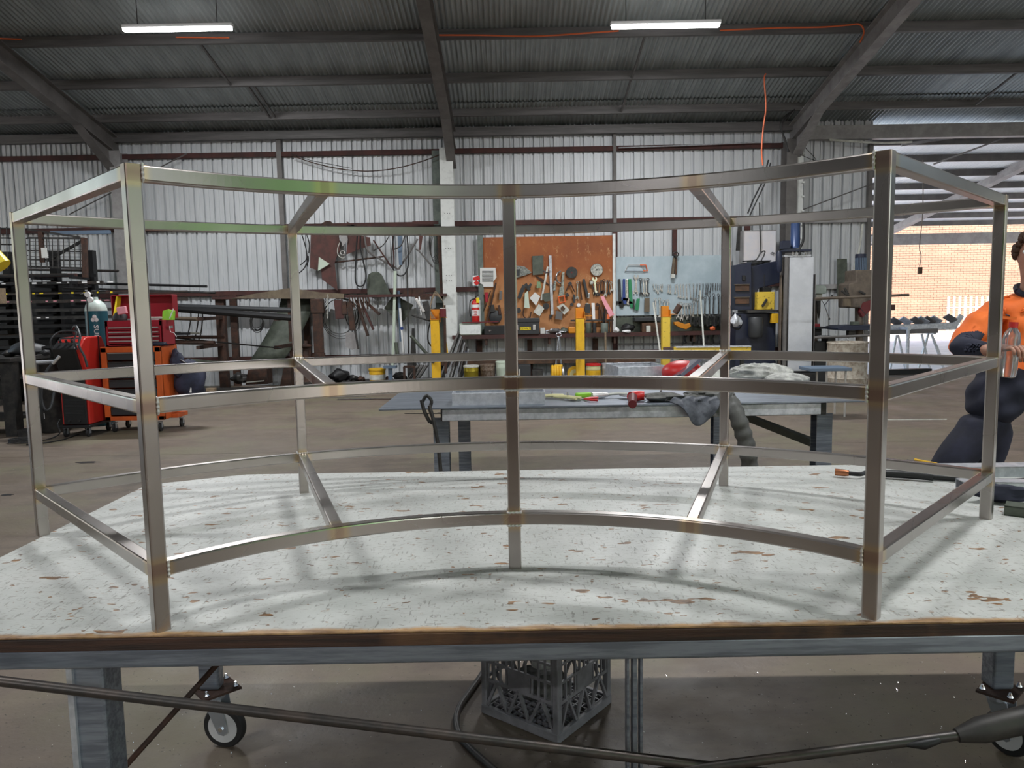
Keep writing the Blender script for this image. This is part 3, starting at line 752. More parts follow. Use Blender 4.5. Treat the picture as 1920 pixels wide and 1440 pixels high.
# locking clamp hooked on the left edge
cl = thing('locking_clamp', at(800, 770, 4.8), 'grey locking clamp gripping the left front edge of the steel table', 'clamp')
q = MB(); q.tube(smooth_path([at(793, 752, 4.78), at(800, 742, 4.78), at(809, 752, 4.78), at(806, 768, 4.78), at(812, 785, 4.8), at(808, 795, 4.8)]), .011, 8); q.build('jaw', 'darksteel', cl, smooth=True)
MB().tube(smooth_path([at(790, 750, 4.78), at(796, 772, 4.78), at(806, 792, 4.78)]), .012, 8).build('jaw', 'darksteel', cl, smooth=True)
MB().tube(smooth_path([at(805, 760, 4.76), at(813, 790, 4.76), at(822, 840, 4.76), at(828, 905, 4.76)]), .012, 8).build('handle', 'darksteel', cl, smooth=True)
def T2(x, y, dz=0): return onz(x, y, S2 + dz)
def tray(name, a, w_, d, h, m, label, cat, t=.003, rot=0):
    "open tray: front left bottom corner a, width w_, depth d, height h"
    th = thing(name, V(a) + V((w_ / 2, d / 2, 0)), label, cat); R = Matrix.Rotation(rot, 4, 'Z'); T = Matrix.Translation(a) @ R
    MB(T).box((w_ / 2, d / 2, t / 2), (w_, d, t)).build('tray_floor', m, th)
    for c, s in (((w_ / 2, 0, h / 2), (w_, t, h)), ((w_ / 2, d, h / 2), (w_, t, h)), ((0, d / 2, h / 2), (t, d, h)), ((w_, d / 2, h / 2), (t, d, h))):
        q = MB(T); q.box(c, s)
        q.box((c[0], c[1] + (.008 if c[1] < .01 and s[1] == t else -.008 if s[1] == t else 0), h), (s[0], .016 if s[1] == t else s[1], t))
        q.build('tray_wall', m, th, bevel=.001)
    return th
a = T2(848, 761); tray('steel_tray', a, .60, .34, .078, 'galv', 'folded pale steel tray left of the middle post on the steel table', 'tray')
a = T2(1163, 713); tray('steel_tray', (a.x, a.y + .1, S2), .42, .45, .10, 'galv', 'larger folded steel tray at the back of the steel table', 'tray', rot=.12)
# squeeze clamps and pliers
def clampy(p, rot, label, m='yellow', L=.16):
    th = thing('spring_clamp', p, label, 'clamp'); T = Matrix.Translation(p) @ Matrix.Rotation(rot, 4, 'Z')
    for s in (-1, 1):
        q = MB(T); q.tube([V((-L / 2, s * .028, .018)), V((0, s * .008, .02)), V((L / 2, s * .024, .018))], [.008, .012, .010], 8); q.build('jaw', m, th, smooth=True)
    q = MB(T); q.cyl((0, 0, .002), (0, 0, .05), .006, 8); q.build('pivot_bolt', 'chrome', th)
clampy(T2(1035, 747), .1, 'yellow clamp beside the pale steel tray', 'cream')
clampy(T2(1064, 750), -.8, 'yellow clamp crossing the one beside the tray', 'cream', .2)
th = thing('pliers', T2(1105, 749), 'pliers with red handles on the steel table', 'pliers')
MB().tube([T2(1070, 747, .01), T2(1098, 748, .01)], .007, 8).build('jaw', 'toolsteel', th)
for s in (-1, 1): MB().tube([T2(1096, 748, .012), T2(1108, 748 + s * 2, .014), T2(1121, 748 + s * 2.5, .012)], .0075, 8).build('handle', 'red', th, smooth=True)
MB().box(T2(1094, 741, .02), (.11, .05, .035), .2).build('tape_holder', 'lime', label='lime green plastic holder on the steel table', cat='holder', bevel=.01)
th = thing('gas_torch', T2(1145, 741), 'silver cutting torch lying on the steel table', 'torch')
MB().tube([T2(1110, 742, .022), T2(1130, 741, .022), T2(1140, 740, .024)], [.021, .021, .012], 14).build('torch_head', 'alu', th, smooth=True)
MB().tube(smooth_path([T2(1138, 740, .024), T2(1158, 738, .03), T2(1180, 739, .025)]), .009, 8).build('torch_body', 'offwhite', th, smooth=True)
th = thing('angle_grinder', T2(1190, 744), 'red angle grinder with dark red grip on the steel table', 'grinder')
MB().tube([T2(1208, 742, .035), T2(1195, 742, .035), T2(1183, 744, .035)], [.03, .035, .032], 14).build('motor_body', 'red', th, smooth=True)
MB().tube([T2(1186, 745, .04), T2(1186, 758, .035)], [.03, .026], 12).build('grip', 'darkred', th, smooth=True)
MB().lathe(T2(1177, 742, .02), [(.055, 0), (.057, .004), (.02, .012)], 24).build('cutting_disc', 'darksteel', th)
MB().tube(smooth_path([T2(1208, 742, .03), T2(1222, 738, .02), T2(1235, 742, .012), T2(1240, 730, .012)]), .006, 6).build('power_cord', 'black', th)
# leather apron draped over the front edge
def drape(name, rows, m, label, cat, solid=.006, amp=.0):
    mb = MB(); mb.grid(rows); o = mb.build(name, m, smooth=True, label=label, cat=cat, solid=solid); 
    s = o.modifiers.new('sub', 'SUBSURF'); s.levels = 2; s.render_levels = 2; return o
rnd = random.Random(11)
rows = []
N_ = 11
edgeY = 4.83
bot = [(1272, 756), (1280, 764), (1288, 775), (1294, 788), (1300, 798), (1308, 799), (1318, 796), (1328, 788), (1338, 778), (1346, 766), (1349, 756)]
for r in range(6):
    row = []
    for j in range(N_):
        t = j / (N_ - 1); x = 1262 + t * 88
        if r < 3:
            p = T2(x, 742 + r * 5, .02 + .018 * math.sin(j * 2.1 + r) + rnd.uniform(0, .012)); 
            if r == 2: p = V((p.x, edgeY + .01, S2 + .016))
        else:
            bx, by = bot[j]; k = (r - 2) / 3; top = at(x, 757, edgeY - .012); bb = at(bx, by, edgeY - .03)
            p = top + (bb - top) * k; p.y = edgeY - .014 - .03 * math.sin(j * .9) ** 2 * k - .01
        row.append(p)
    rows.append(row)
drape('leather_apron', rows, 'leather', 'dark grey leather apron draped over the front edge of the steel table', 'apron')
crumple(T2(1245, 744, .028), (.12, .07, .028), 'glovegrey', 'work_glove', 'dark grey glove lying left of the leather apron on the steel table', 'glove', 21, amp=.28)
crumple(T2(1318, 740, .03), (.14, .07, .03), 'glovegrey', 'work_glove', 'dark grey glove lying on top of the leather apron', 'glove', 22, amp=.28)
# wrapped hose sleeve going over the edge
q = MB(); pth = smooth_path([T2(1356, 742, .045), at(1368, 752, 4.86), at(1380, 775, 4.72), at(1392, 808, 4.70), at(1401, 840, 4.70), at(1406, 880, 4.72), at(1406, 940, 4.75)], 8)
q.tube(pth, [.052 + .004 * math.sin(i * 1.3) for i in range(len(pth))], 16)
o = q.build('cable_sleeve', 'sleeve', smooth=True, label='thick grey wrapped cable sleeve hanging over the front of the steel table', cat='cable')
# white rag
def rag(c, r, seed, label, parent=None, amp=.16, flat=False):
    rnd = random.Random(seed); mb = MB(); mb.sphere((0, 0, 0), 1, 64, 28); out = []
    ph = [(rnd.uniform(3, 9), rnd.uniform(3, 9), rnd.uniform(0, 6), rnd.uniform(.4, 1)) for _ in range(7)]
    for p in mb.v:
        f = 1 + amp * sum(w_ * (1 - 2 * abs(math.sin(a_ * p.x + b_ * p.y * 1.3 + 2.2 * p.z + o_))) for a_, b_, o_, w_ in ph) / 3
        out.append(c + V((p.x * r[0] * f, p.y * r[1] * f, max(p.z, -.6) * r[2] * (f if not flat else 1))))
    zmin = min(p.z for p in out); mb.v = [p + V((0, 0, S2 + .002 - zmin)) for p in out]
    return mb.build('cotton_rag', 'cloth', parent, smooth=True, label=label, cat='rag')
rg = rag(T2(1424, 714), (.27, .17, .085), 4, 'crumpled off-white cotton rag at the back right of the steel table')
o = rag(T2(1475, 719), (.17, .14, .05), 9, 'flatter pale rag at the right end of the crumpled one', amp=.08)
# welding helmet
th = thing('welding_helmet', T2(1272, 712, 0), 'red welding helmet with raised clear visor on the steel table', 'helmet')
c = T2(1290, 711, .0); 
q = MB(); q.sphere((c.x - .05, c.y, S2 + .06), (.17, .15, .10), 20, 12); q.v = [V((p.x, p.y, max(p.z, S2 + .002))) for p in q.v]; q.build('shell', 'red', th, smooth=True)
a0, a1 = at(1262, 706, c.y - .15), at(1297, 672, c.y - .02)
q = MB(); q.bar(a0 + V((.02, -.04, 0)), a1 + V((.04, -.06, 0)), .03, .15, up=(0, 1, 0)); q.build('visor', 'visor', th, bevel=.004)
MB().bar(a0 + V((-.06, 0, -.012)), a0 + V((.10, 0, -.02)), .02, .02).build('visor_hinge', 'alu', th)
crumple(T2(1335, 713, .08), (.09, .10, .08), 'offwhite', 'plastic_bag', 'pale crumpled plastic bag beside the red welding helmet', 'bag', 33, amp=.3)

# ================================================================== PERSON
def skin_mesh(name, chains, sub=2):
    "chains: list of (start index or None, [(point, rx, ry), ...]); one continuous skinned surface"
    vs_, es, rad = [], [], []
    names = {}
    for start, pts, keys in chains:
        prev = names[start] if start else None
        for i, (p, r) in enumerate(pts):
            vs_.append(tuple(p)); rad.append(r); k = len(vs_) - 1
            if prev is not None: es.append((prev, k))
            prev = k
            if keys and i < len(keys) and keys[i]: names[keys[i]] = k
    me = bpy.data.meshes.new(name); me.from_pydata(vs_, es, []); ob = bpy.data.objects.new(name + '_tmp', me); C.objects.link(ob)
    md = ob.modifiers.new('skin', 'SKIN'); md.use_smooth_shade = True; md.branch_smoothing = .6
    ly = me.skin_vertices[0] if len(me.skin_vertices) else None
    if ly is None:
        bpy.context.view_layer.update(); ly = me.skin_vertices[0]
    for i, r in enumerate(rad):
        ly.data[i].radius = (r, r) if isinstance(r, (int, float)) else r; ly.data[i].use_root = (i == 0)
    s = ob.modifiers.new('sub', 'SUBSURF'); s.levels = sub; s.render_levels = sub
    dg = bpy.context.evaluated_depsgraph_get(); dg.update()
    out = bpy.data.meshes.new_from_object(ob.evaluated_get(dg)); bpy.data.objects.remove(ob)
    return out
def place(me, name, mats, parent, pick=None):
    me.materials.clear()
    for m in mats: me.materials.append(M[m])
    org = origin_of(parent)
    if pick:
        for p in me.polygons: p.material_index = pick(p.center)
    for v_ in me.vertices: v_.co = v_.co - org
    for p in me.polygons: p.use_smooth = True
    me.name = name
    o = bpy.data.objects.new(name, me); C.objects.link(o); o.parent = parent; return o
pe = thing('person', (2.42, 4.0, 0), 'person in orange and navy work shirt holding a plastic bottle behind the bench', 'person')
A_ = lambda x, y, Y: at(x, y, Y)
pel = A_(1846, 792, 4.02); wai = A_(1872, 728, 4.02); che = A_(1908, 640, 4.03); upc = A_(1924, 585, 4.04); nec = A_(1932, 548, 4.03); hb = A_(1938, 520, 4.0)
hc = A_(1944, 480, 3.98); ht = A_(1946, 452, 4.0)
shR, elR, wrR = A_(1862, 583, 4.02), A_(1795, 655, 3.86), A_(1862, 657, 3.62)
shL, elL, wrL = A_(2000, 580, 4.08), A_(2022, 680, 3.85), A_(1938, 672, 3.62)
hipR, hipL = A_(1815, 812, 4.0), A_(1872, 815, 4.05)
knR, knL = V((2.24, 3.98, .50)), V((2.42, 4.02, .49)); anR, anL = V((2.20, 4.06, .09)), V((2.38, 4.10, .09))
def fingers(wr, palm, tip_dir, curl, thumb, key):
    ch = [(key, [(palm, (.040, .020))], [key + 'p'])]
    side = curl.cross(tip_dir).normalized()
    for i in range(4):
        o_ = side * ((i - 1.5) * .019); L_ = (.030, .034, .031, .025)[i]
        p0 = palm + o_ + tip_dir * .03; p1 = p0 + tip_dir * L_; p2 = p1 + (tip_dir * .35 + curl).normalized() * L_ * .85; p3 = p2 + (curl - tip_dir * .5).normalized() * L_ * .7
        ch.append((key + 'p', [(p0, .0095), (p1, .009), (p2, .0085), (p3, .0075)], None))
    tb_ = palm + side * .036 * thumb - tip_dir * .01
    ch.append((key + 'p', [(tb_, .012), (tb_ + side * .02 * thumb + curl * .02, .0105), (tb_ + side * .015 * thumb + curl * .045 + tip_dir * .015, .009)], None))
    return ch
bott = A_(1899, 652, 3.52)
palR = wrR + (bott - wrR).normalized() * .07 + V((0, 0, .0)); palL = wrL + (bott + V((.02, -.03, -.02)) - wrL).normalized() * .07
chains = [(None, [(pel, (.07, .06)), (wai, (.10, .075)), (che, (.16, .115)), (upc, (.13, .09)), (nec, .058), (hb, .056)], ['pel', 'wai', 'che', 'upc', 'nec', 'hb']),
          ('upc', [(shR, .058), (elR, .042), (elR + (wrR - elR) * .6, .036), (wrR, .026)], [None, None, None, 'R']),
          ('upc', [(shL, .058), (elL, .042), (elL + (wrL - elL) * .6, .036), (wrL, .026)], [None, None, None, 'L']),
          ('hb', [(hc + V((0, .01, -.02)), (.072, .088)), (ht, (.074, .09)), (ht + V((0, 0, .055)), .045)], None)]
chains += fingers(wrR, palR, (bott - wrR).normalized(), V((.15, -.25, -.95)).normalized(), 1, 'R')
chains += fingers(wrL, palL, (bott - wrL).normalized(), V((-.15, -.3, -.9)).normalized(), -1, 'L')
place(skin_mesh('body', chains), 'body', ['skin'], pe)
# face details on the head (turned to the left)
fd = V((-.75, -.62, 0)).normalized(); fs = V((-fd.y, fd.x, 0))
q = MB(); q.sphere(hc + fd * .088 + V((0, 0, -.005)), (.016, .016, .022), 10, 8); q.build('nose', 'skin', pe, smooth=True)
for s in (-1, 1):
    q = MB(); q.sphere(hc + fs * s * .074 - fd * .005 + V((0, 0, -.005)), (.016, .016, .032), 10, 8); q.build('ear', 'skin', pe, smooth=True)
    q = MB(); q.sphere(hc + fd * .075 + fs * s * .03 + V((0, 0, .02)), .011, 10, 8); q.build('eye', 'white', pe, smooth=True)
q = MB(); q.sphere(hc + fd * .078 + V((0, 0, -.05)), (.024, .024, .007), 10, 6); q.build('mouth', 'darkred', pe, smooth=True)
q = MB(); rnd = random.Random(9)
for i in range(150):
    u_ = rnd.uniform(0, 2 * PI); vv_ = rnd.uniform(-.15, 1.45)
    d = V((math.cos(u_) * math.cos(vv_), math.sin(u_) * math.cos(vv_), math.sin(vv_)))
    if d.dot(fd) > .55 and d.z < .62: continue
    p = hc + V((0, .008, .015)) + V((d.x * .088, d.y * .10, d.z * .115)); q.sphere(p, rnd.uniform(.016, .026), 6, 4)
q.build('hair', 'hair', pe, smooth=True)
# shirt: loose surface over torso and arms; orange above, navy below and on the forearms
nk = nec + (upc - nec) * .15
sch = [(None, [(A_(1848, 800, 4.02), (.185, .14)), (wai, (.165, .125)), (che, (.19, .14)), (upc, (.155, .11)), (nk, .078)], ['a', 'b', 'c', 'd', 'e']),
       ('d', [(shR, .078), (shR + (elR - shR) * .5, .074), (elR, .066), (elR + (wrR - elR) * .45, .052), (elR + (wrR - elR) * .86, .040)], None),
       ('d', [(shL, .078), (shL + (elL - shL) * .5, .074), (elL, .066), (elL + (wrL - elL) * .45, .052), (elL + (wrL - elL) * .86, .040)], None)]
sm = skin_mesh('shirt', sch, sub=4)
rnd = random.Random(2)
for v_ in sm.vertices:
    f = .006 * math.sin(v_.co.x * 38 + v_.co.z * 22) + .005 * math.sin(v_.co.z * 55 - v_.co.x * 17 + v_.co.y * 20)
    v_.co += v_.normal * f
def pick(c):
    if c.y < 3.86 and c.z < 1.36 and (c - elR).length < .42:
        t = (c - elR).dot((wrR - elR).normalized()); 
        if t > -.01 and c.y < 3.90: return 1
    if c.y < 3.80: return 1
    return 1 if c.z < 1.125 else 0
place(sm, 'shirt', ['hivis', 'navycloth'], pe, pick)
q = MB(); q.tube(smooth_path([nk + V((-.085, -.03, .02)), nk + V((-.03, -.10, -.03)), nk + V((.05, -.09, -.01)), nk + V((.09, 0, .03)), nk + V((0, .09, .05)), nk + V((-.085, -.03, .02))]), .016, 8); q.build('collar', 'navycloth', pe, smooth=True)
MB().bar(A_(1878, 595, 3.875), A_(1905, 597, 3.875), .012, .014).build('pocket_flap', 'hivis', pe)
MB().cyl(A_(1886, 590, 3.87), A_(1893, 592, 3.87), .004, 6).build('pocket_pen', 'navy', pe)
tch = [(None, [(A_(1846, 775, 4.02), (.155, .12)), (pel, (.17, .125)), (A_(1846, 822, 4.02), (.17, .13))], ['a', 'b', 'c']),
       ('c', [(hipR + (knR - hipR) * .12, .115), (hipR + (knR - hipR) * .5, .105), (knR, .08), (knR + (anR - knR) * .5, .075), (anR, .07)], None),
       ('c', [(hipL + (knL - hipL) * .12, .115), (hipL + (knL - hipL) * .5, .105), (knL, .08), (knL + (anL - knL) * .5, .075), (anL, .07)], None)]
place(skin_mesh('trousers', tch), 'trousers', ['trouser'], pe)
for a_ in (anR, anL):
    q = MB(); q.tube([a_ + V((0, .06, -.03)), a_ + V((0, 0, -.02)), a_ + V((-.02, -.10, -.045)), a_ + V((-.03, -.17, -.055))], [.045, .055, .045, .034], 12); q.v = [V((p.x, p.y, max(p.z, .0))) for p in q.v]; q.build('boot', 'woodbrown', pe, smooth=True)
bo = thing('water_bottle', bott - V((0, 0, .13)), 'clear plastic water bottle with red cap in the hands of the person', 'bottle')
tl = V((.04, 0, .12)).normalized(); b0 = A_(1888, 708, 3.53); b1 = A_(1901, 604, 3.53)
def bl(t): return b0 + (b1 - b0) * t
MB().tube([bl(0), bl(.02), bl(.10), bl(.35), bl(.4), bl(.68), bl(.8), bl(.90), bl(.93)], [.026, .034, .037, .036, .034, .037, .033, .016, .014], 20).build('bottle_body', 'glassclear', bo, smooth=True)
MB().tube([bl(.90), bl(1.0)], .019, 16).build('cap', 'red', bo, smooth=True)

# ================================================================== LEFT: TOOL CABINETS, WELDER, GAS, RACK
def wbox(mb, x0, y0, x1, y1, Y, d):
    "box whose front face covers the measured rectangle at depth Y, d deep"
    a = at(x0, y1, Y); b_ = at(x1, y0, Y); mb.box(((a.x + b_.x) / 2, Y + d / 2, (a.z + b_.z) / 2), (abs(b_.x - a.x), d, abs(b_.z - a.z))); return mb
def castor_small(par, x, y, r=.055, m='tyre'):
    c = bpy.data.objects.new('castor', None); C.objects.link(c); c.parent = par; c.location = V((x, y, 0)) - origin_of(par)
    MB().lathe((x - .014, y, r), [(r * .55, 0), (r, .003), (r, .025), (r * .55, .028)], 20, 'X').build('tyre', m, c, smooth=True)
    MB().lathe((x - .016, y, r), [(r * .5, 0), (r * .5, .032)], 14, 'X').build('wheel_hub', 'charcoal', c)
    q = MB(); 
    for s in (-1, 1): q.box((x + s * .02, y, r + .03), (.004, .035, .075))
    q.box((x, y, r * 2 + .012), (.06, .06, .006)); q.build('fork', 'zinc', c)
YC = 9.4; cxa, cxb = at(191, 700, YC).x, at(303, 700, YC).x; cw = cxb - cxa; cxm = (cxa + cxb) / 2
rc = thing('roller_cabinet', (cxm, YC + .23, 0), 'orange roller cabinet with charcoal drawers on castors', 'tool cabinet')
q = MB(); q.box((cxm, YC + .02, 1.025), (cw, .04, .07)); q.box((cxm, YC + .02, .175), (cw, .04, .05))
for x in (cxa + .035, cxb - .035): q.box((x, YC + .02, .6), (.07, .04, .9))
q.box((cxa + .01, YC + .25, .6), (.02, .46, .9)); q.box((cxb - .01, YC + .25, .6), (.02, .46, .9)); q.box((cxm, YC + .47, .6), (cw, .02, .9)); q.box((cxm, YC + .25, .155), (cw, .46, .01)); q.box((cxm, YC + .25, 1.05), (cw, .46, .015))
q.build('cabinet_body', 'orange', rc, bevel=.004)
for k in range(7):
    h = .105; z = .265 + k * .113
    d = MB().box((cxm, YC + .022, z), (cw - .15, .03, h - .012)).build('drawer', 'charcoal', rc, bevel=.003)
    MB().bar((cxm - (cw - .17) / 2, YC + .004, z + h / 2 - .014), (cxm + (cw - .17) / 2, YC + .004, z + h / 2 - .014), .012, .01).build('handle', 'alu' if k in (6,) else 'darksteel', d)
MB().box((cxa - .035, YC + .2, 1.0), (.10, .03, .05), Matrix.Rotation(.5, 3, 'Y')).build('push_handle', 'orange', rc, bevel=.006)
q = MB(); q.box((cxb + .03, YC + .35, .17), (.10, .3, .05)); q.build('side_foot', 'orange', rc, bevel=.004)
for x, y in ((cxa + .08, YC + .06), (cxb - .08, YC + .06), (cxa + .08, YC + .4), (cxb + .03, YC + .42)): castor_small(rc, x, y)
MB().tube([at(308, 708, 9.55), at(304, 724, 9.55), at(307, 731, 9.55), at(312, 720, 9.55), at(311, 712, 9.55), at(316, 700, 9.6)], .004, 5, ).build('lanyard', 'white', rc)
th = thing('tool_chest', (cxm, YC + .22, 1.06), 'red four-drawer tool chest with open lid on the orange cabinet', 'tool chest')
a, b_ = at(199, 650, YC + .03), at(303, 600, YC + .03); w_ = b_.x - a.x; xm = (a.x + b_.x) / 2; z0_, z1_ = 1.058, b_.z; h = z1_ - z0_
q = MB(); yb = YC + .03
q.box((xm, yb + .35, (z0_ + z1_) / 2), (w_, .02, h)); q.box((a.x + .008, yb + .18, (z0_ + z1_) / 2), (.016, .36, h)); q.box((b_.x - .008, yb + .18, (z0_ + z1_) / 2), (.016, .36, h)); q.box((xm, yb + .18, z0_ + .008), (w_, .36, .016))
q.box((xm, yb + .008, z1_ - .035), (w_, .016, .07)); q.box((xm, yb + .18, z1_ - .05), (w_ - .02, .33, .01)); q.box((xm, yb + .008, z0_ + .012), (w_, .016, .024))
for x in (a.x + .018, b_.x - .018): q.box((x, yb + .008, (z0_ + z1_) / 2), (.036, .016, h))
q.build('chest_body', 'redchest', th, bevel=.003)
for k, y in enumerate((615, 623.5, 632, 640)):
    z = at(250, y, yb).z; d = MB().box((xm, yb + .012, z - .002), (w_ - .08, .02, .046)).build('drawer', 'redchest', th, bevel=.002)
    MB().bar((xm - w_ / 2 + .045, yb - .008, z + .004), (xm + w_ / 2 - .045, yb - .008, z + .004), .014, .014).build('handle', 'alu', d)
la, lb = at(220, 598, 9.82), at(330, 553, 9.82)
q = MB(); q.box(((la.x + lb.x) / 2, 9.84, (la.z + lb.z) / 2), (lb.x - la.x, .012, lb.z - la.z))
for x in (la.x, lb.x): q.box((x, 9.77, (la.z + lb.z) / 2), (.012, .14, lb.z - la.z))
q.box(((la.x + lb.x) / 2, 9.77, lb.z), (lb.x - la.x, .14, .012)); q.build('lid', 'redchest', th, bevel=.004)
q = MB(); q.box(at(320, 613, 9.6), (.012, .10, .03)); q.build('latch', 'chrome', th)
MB().tube(smooth_path([at(318, 612, 9.55), at(320, 622, 9.5), at(326, 624, 9.5), at(331, 632, 9.5)]), .004, 5).build('lanyard', 'white', th)
zt = z1_ - .044
MB().poly([at(211, 597, 9.55), at(214, 597, 9.55), at(221, 554, 9.72), at(218, 554, 9.72)], (0, .1, 0)).build('yellow_level', 'brightyellow', label='yellow spirit level leaning in the open red tool chest', cat='level')
crumple((at(226, 590, 9.62).x, 9.6, zt + .07), (.09, .07, .08), 'charcoal', 'pouch', 'dark tool pouch in the left of the open red tool chest', 'pouch', 12, amp=.15)
MB().box(at(229, 582, 9.5), (.11, .05, .09), Matrix.Rotation(-.15, 3, 'Y')).build('pink_packet', 'pink', label='pink packet on the dark pouch in the red tool chest', cat='packet', bevel=.008)
gb = thing('marker_box', (at(314, 597, 9.55).x, 9.55, zt), 'lime green box with pens in the right of the red tool chest', 'box')
MB().poly([at(304, 600, 9.55), at(324, 600, 9.55), at(325, 583, 9.6), at(314, 580, 9.6), at(305, 583, 9.6)], (0, .06, 0)).build('carton', 'lime', gb)
MB().cyl(at(318, 597, 9.53), at(325, 579, 9.53), .006, 6).build('pen', 'white', gb)
MB().box(at(288, 596, 9.5), (.20, .05, .025)).build('tape_roll', 'offwhite', label='flat white roll lying along the front of the red tool chest', cat='roll', bevel=.008)
crumple((at(296, 649, 9.42).x, 9.425, 1.085), (.12, .02, .025), 'navy', 'blue_cloth', 'navy cloth lying before the lowest drawer of the red tool chest', 'cloth', 17, amp=.25)
bg = thing('navy_bag', at(345, 742, 9.7), 'dark navy bag slumped against the right side of the orange cabinet', 'bag')
c = at(352, 715, 9.78) + V((.04, 0, 0)); crumple(c, (.20, .15, .26), 'bag', 'bag_body', None, None, 41, amp=.16, parent=bg, n=24, k=16)
crumple(at(335, 683, 9.68), (.09, .09, .17), 'bag', 'bag_flap', None, None, 42, amp=.2, parent=bg)
MB().tube([at(357, 736, 9.5), at(358, 727, 9.5)], [.014, .006], 6).build('tag', 'white', bg)
MB().tube(smooth_path([at(322, 655, 9.75), at(326, 672, 9.7), at(340, 676, 9.62), at(352, 684, 9.6)]), .012, 6).build('strap', 'charcoal', bg)

gx = at(185, 650, 10.1).x
gc = thing('gas_cylinder', (gx, 10.1, 0), 'teal gas cylinder with white shoulder behind the red welder', 'gas cylinder')
MB().lathe((gx, 10.1, 0), [(.12, 0), (.134, .02), (.134, 1.5)], 32).build('cylinder_wall', 'teal', gc, smooth=True)
MB().lathe((gx, 10.1, 1.5), [(.1345, 0), (.130, .04), (.112, .085), (.075, .125), (.038, .145), (.032, .18)], 32).build('shoulder', 'shoulder', gc, smooth=True)
q = MB(); q.lathe((gx, 10.1, 1.68), [(.022, 0), (.022, .06), (.035, .07), (.035, .085), (.01, .09)], 14); q.tube([V((gx, 10.1, 1.72)), V((gx - .07, 9.90, 1.72))], .014, 8); q.build('valve', 'darksteel', gc, smooth=True)
for x, y in ((163, 552), (168, 562)):
    p = at(x, y, 9.8); q = MB(); q.lathe((p.x, p.y, p.z), [(.034, 0), (.036, .03), (.03, .035)], 16, 'Y'); q.build('gauge', 'white', gc, smooth=True)
MB().tube(smooth_path([V((gx - .04, 9.99, 1.7)), V((gx - .035, 9.96, 1.55)), V((gx - .035, 9.95, 1.3)), V((gx - .04, 9.95, .9))]), .009, 6).build('gas_hose', 'black', gc)
text('SUPAGAS', (gx + .055, 9.965, 1.10), .085, 'white', gc, rot=(PI / 2, PI / 2, -.0), sx=1.25)
q = MB()
for k in range(3):
    a0_ = PI / 2 + k * 2 * PI / 3; p0 = V((gx + .045 + .026 * math.cos(a0_), 9.964, 1.40 + .026 * math.sin(a0_)))
    pts = [p0 + V((.026 * math.cos(a0_ + t), 0, .026 * math.sin(a0_ + t))) for t in [j * PI / 8 for j in range(16)]]; q.poly(pts, (0, .003, 0))
q.build('logo', 'white', gc)

wd = thing('mig_welder', (at(140, 760, 9.3).x, 9.4, 0), 'red and black MIG welder with wire feeder standing on a wheeled cart', 'welder')
xa, xb = at(103, 760, 9.0).x, at(155, 760, 9.0).x; xm = (xa + xb) / 2; ww = xb - xa
zb, zt2 = at(130, 797, 9.1).z, 1.0
MB().box((xm, 9.38, (zb + .72) / 2), (ww, .5, .72 - zb)).build('power_case', 'redweld', wd, bevel=.01)
fp = MB().box((xm + .01, 9.108, (zb + .72) / 2), (ww - .05, .02, .70 - zb)).build('front_panel', 'black', wd, bevel=.003)
for k in range(12): MB().box((xm + .01, 9.096, zb + .12 + k * .017), (ww - .10, .006, .005)).build('louvre', 'charcoal', fp)
for k in (-1, 1):
    MB().lathe((xm + k * .06, 9.098, zb + .05), [(.014, 0), (.014, -.02)], 12, 'Y').build('socket', 'darksteel', fp)
    z = zb + .40
    for j in range(4): MB().box((xm + k * .055 + .002 * j * k, 9.095, z - j * .009), (.008 + .009 * j, .004, .0075)).build('emblem', 'white', fp)
MB().box((xm + .01, 9.36, .742), (ww - .02, .46, .045)).build('feeder_gap', 'black', wd)  # black spacer put in for the dark gap under the feeder
MB().box((xm, 9.38, zb - .02), (ww + .04, .6, .03)).build('cart_deck', 'black', wd, bevel=.005)
for x, y in ((xa + .03, 9.14), (xb - .03, 9.14), (xa + .03, 9.6), (xb - .03, 9.6)): castor_small(wd, x, y, .05)
fd0 = at(95, 634, 9.05); fx0, fx1 = at(97, 660, 9.1).x, at(150, 660, 9.1).x
q = MB(); z0_ = .76; z1_ = 1.19; yq = 9.1; sx0, sx1 = fx0 + .03, fx1 + .0
q.poly([(sx0, yq + .18, z1_), (sx0, yq + .50, z1_), (sx0, yq + .58, z1_ - .12), (sx0, yq + .58, z0_), (sx0, yq + .12, z0_), (sx0, yq, z1_ - .13), (sx0, yq + .1, z1_ - .03)], (sx1 - sx0, 0, 0)); q.build('feeder_case', 'redweld', wd, bevel=.012)
q = MB(); q.poly([(sx0 - .015, yq + .16, z1_ + .005), (sx0 - .015, yq - .03, z1_ - .13), (sx0 - .015, yq + .10, z0_ - .01), (sx0 - .015, yq + .2, z0_)], (sx1 - sx0 - .03, 0, 0)); q.build('control_panel', 'black', wd, bevel=.01)
for k in range(3):
    p = V((sx0 + .06 + k * .07, yq + .045, z1_ - .055)); MB().tube([p, p + V((0, -.02, .028))], .014, 10).build('knob', 'charcoal', wd, smooth=True)
MB().tube(smooth_path([V((sx0 - .01, yq - .02, z1_ - .14)), V((sx0, yq - .05, z1_ - .02)), V((sx0 + .05, yq + .05, z1_ + .07)), V((sx1 - .06, yq + .05, z1_ + .07)), V((sx1 - .03, yq - .05, z1_ - .03)), V((sx1 - .02, yq - .02, z1_ - .14))]), .010, 8).build('carry_handle', 'charcoal', wd, smooth=True)
MB().box((sx1 + .002, yq + .42, (z0_ + z1_) / 2), (.006, .02, z1_ - z0_ + .01)).build('strap', 'black', wd)
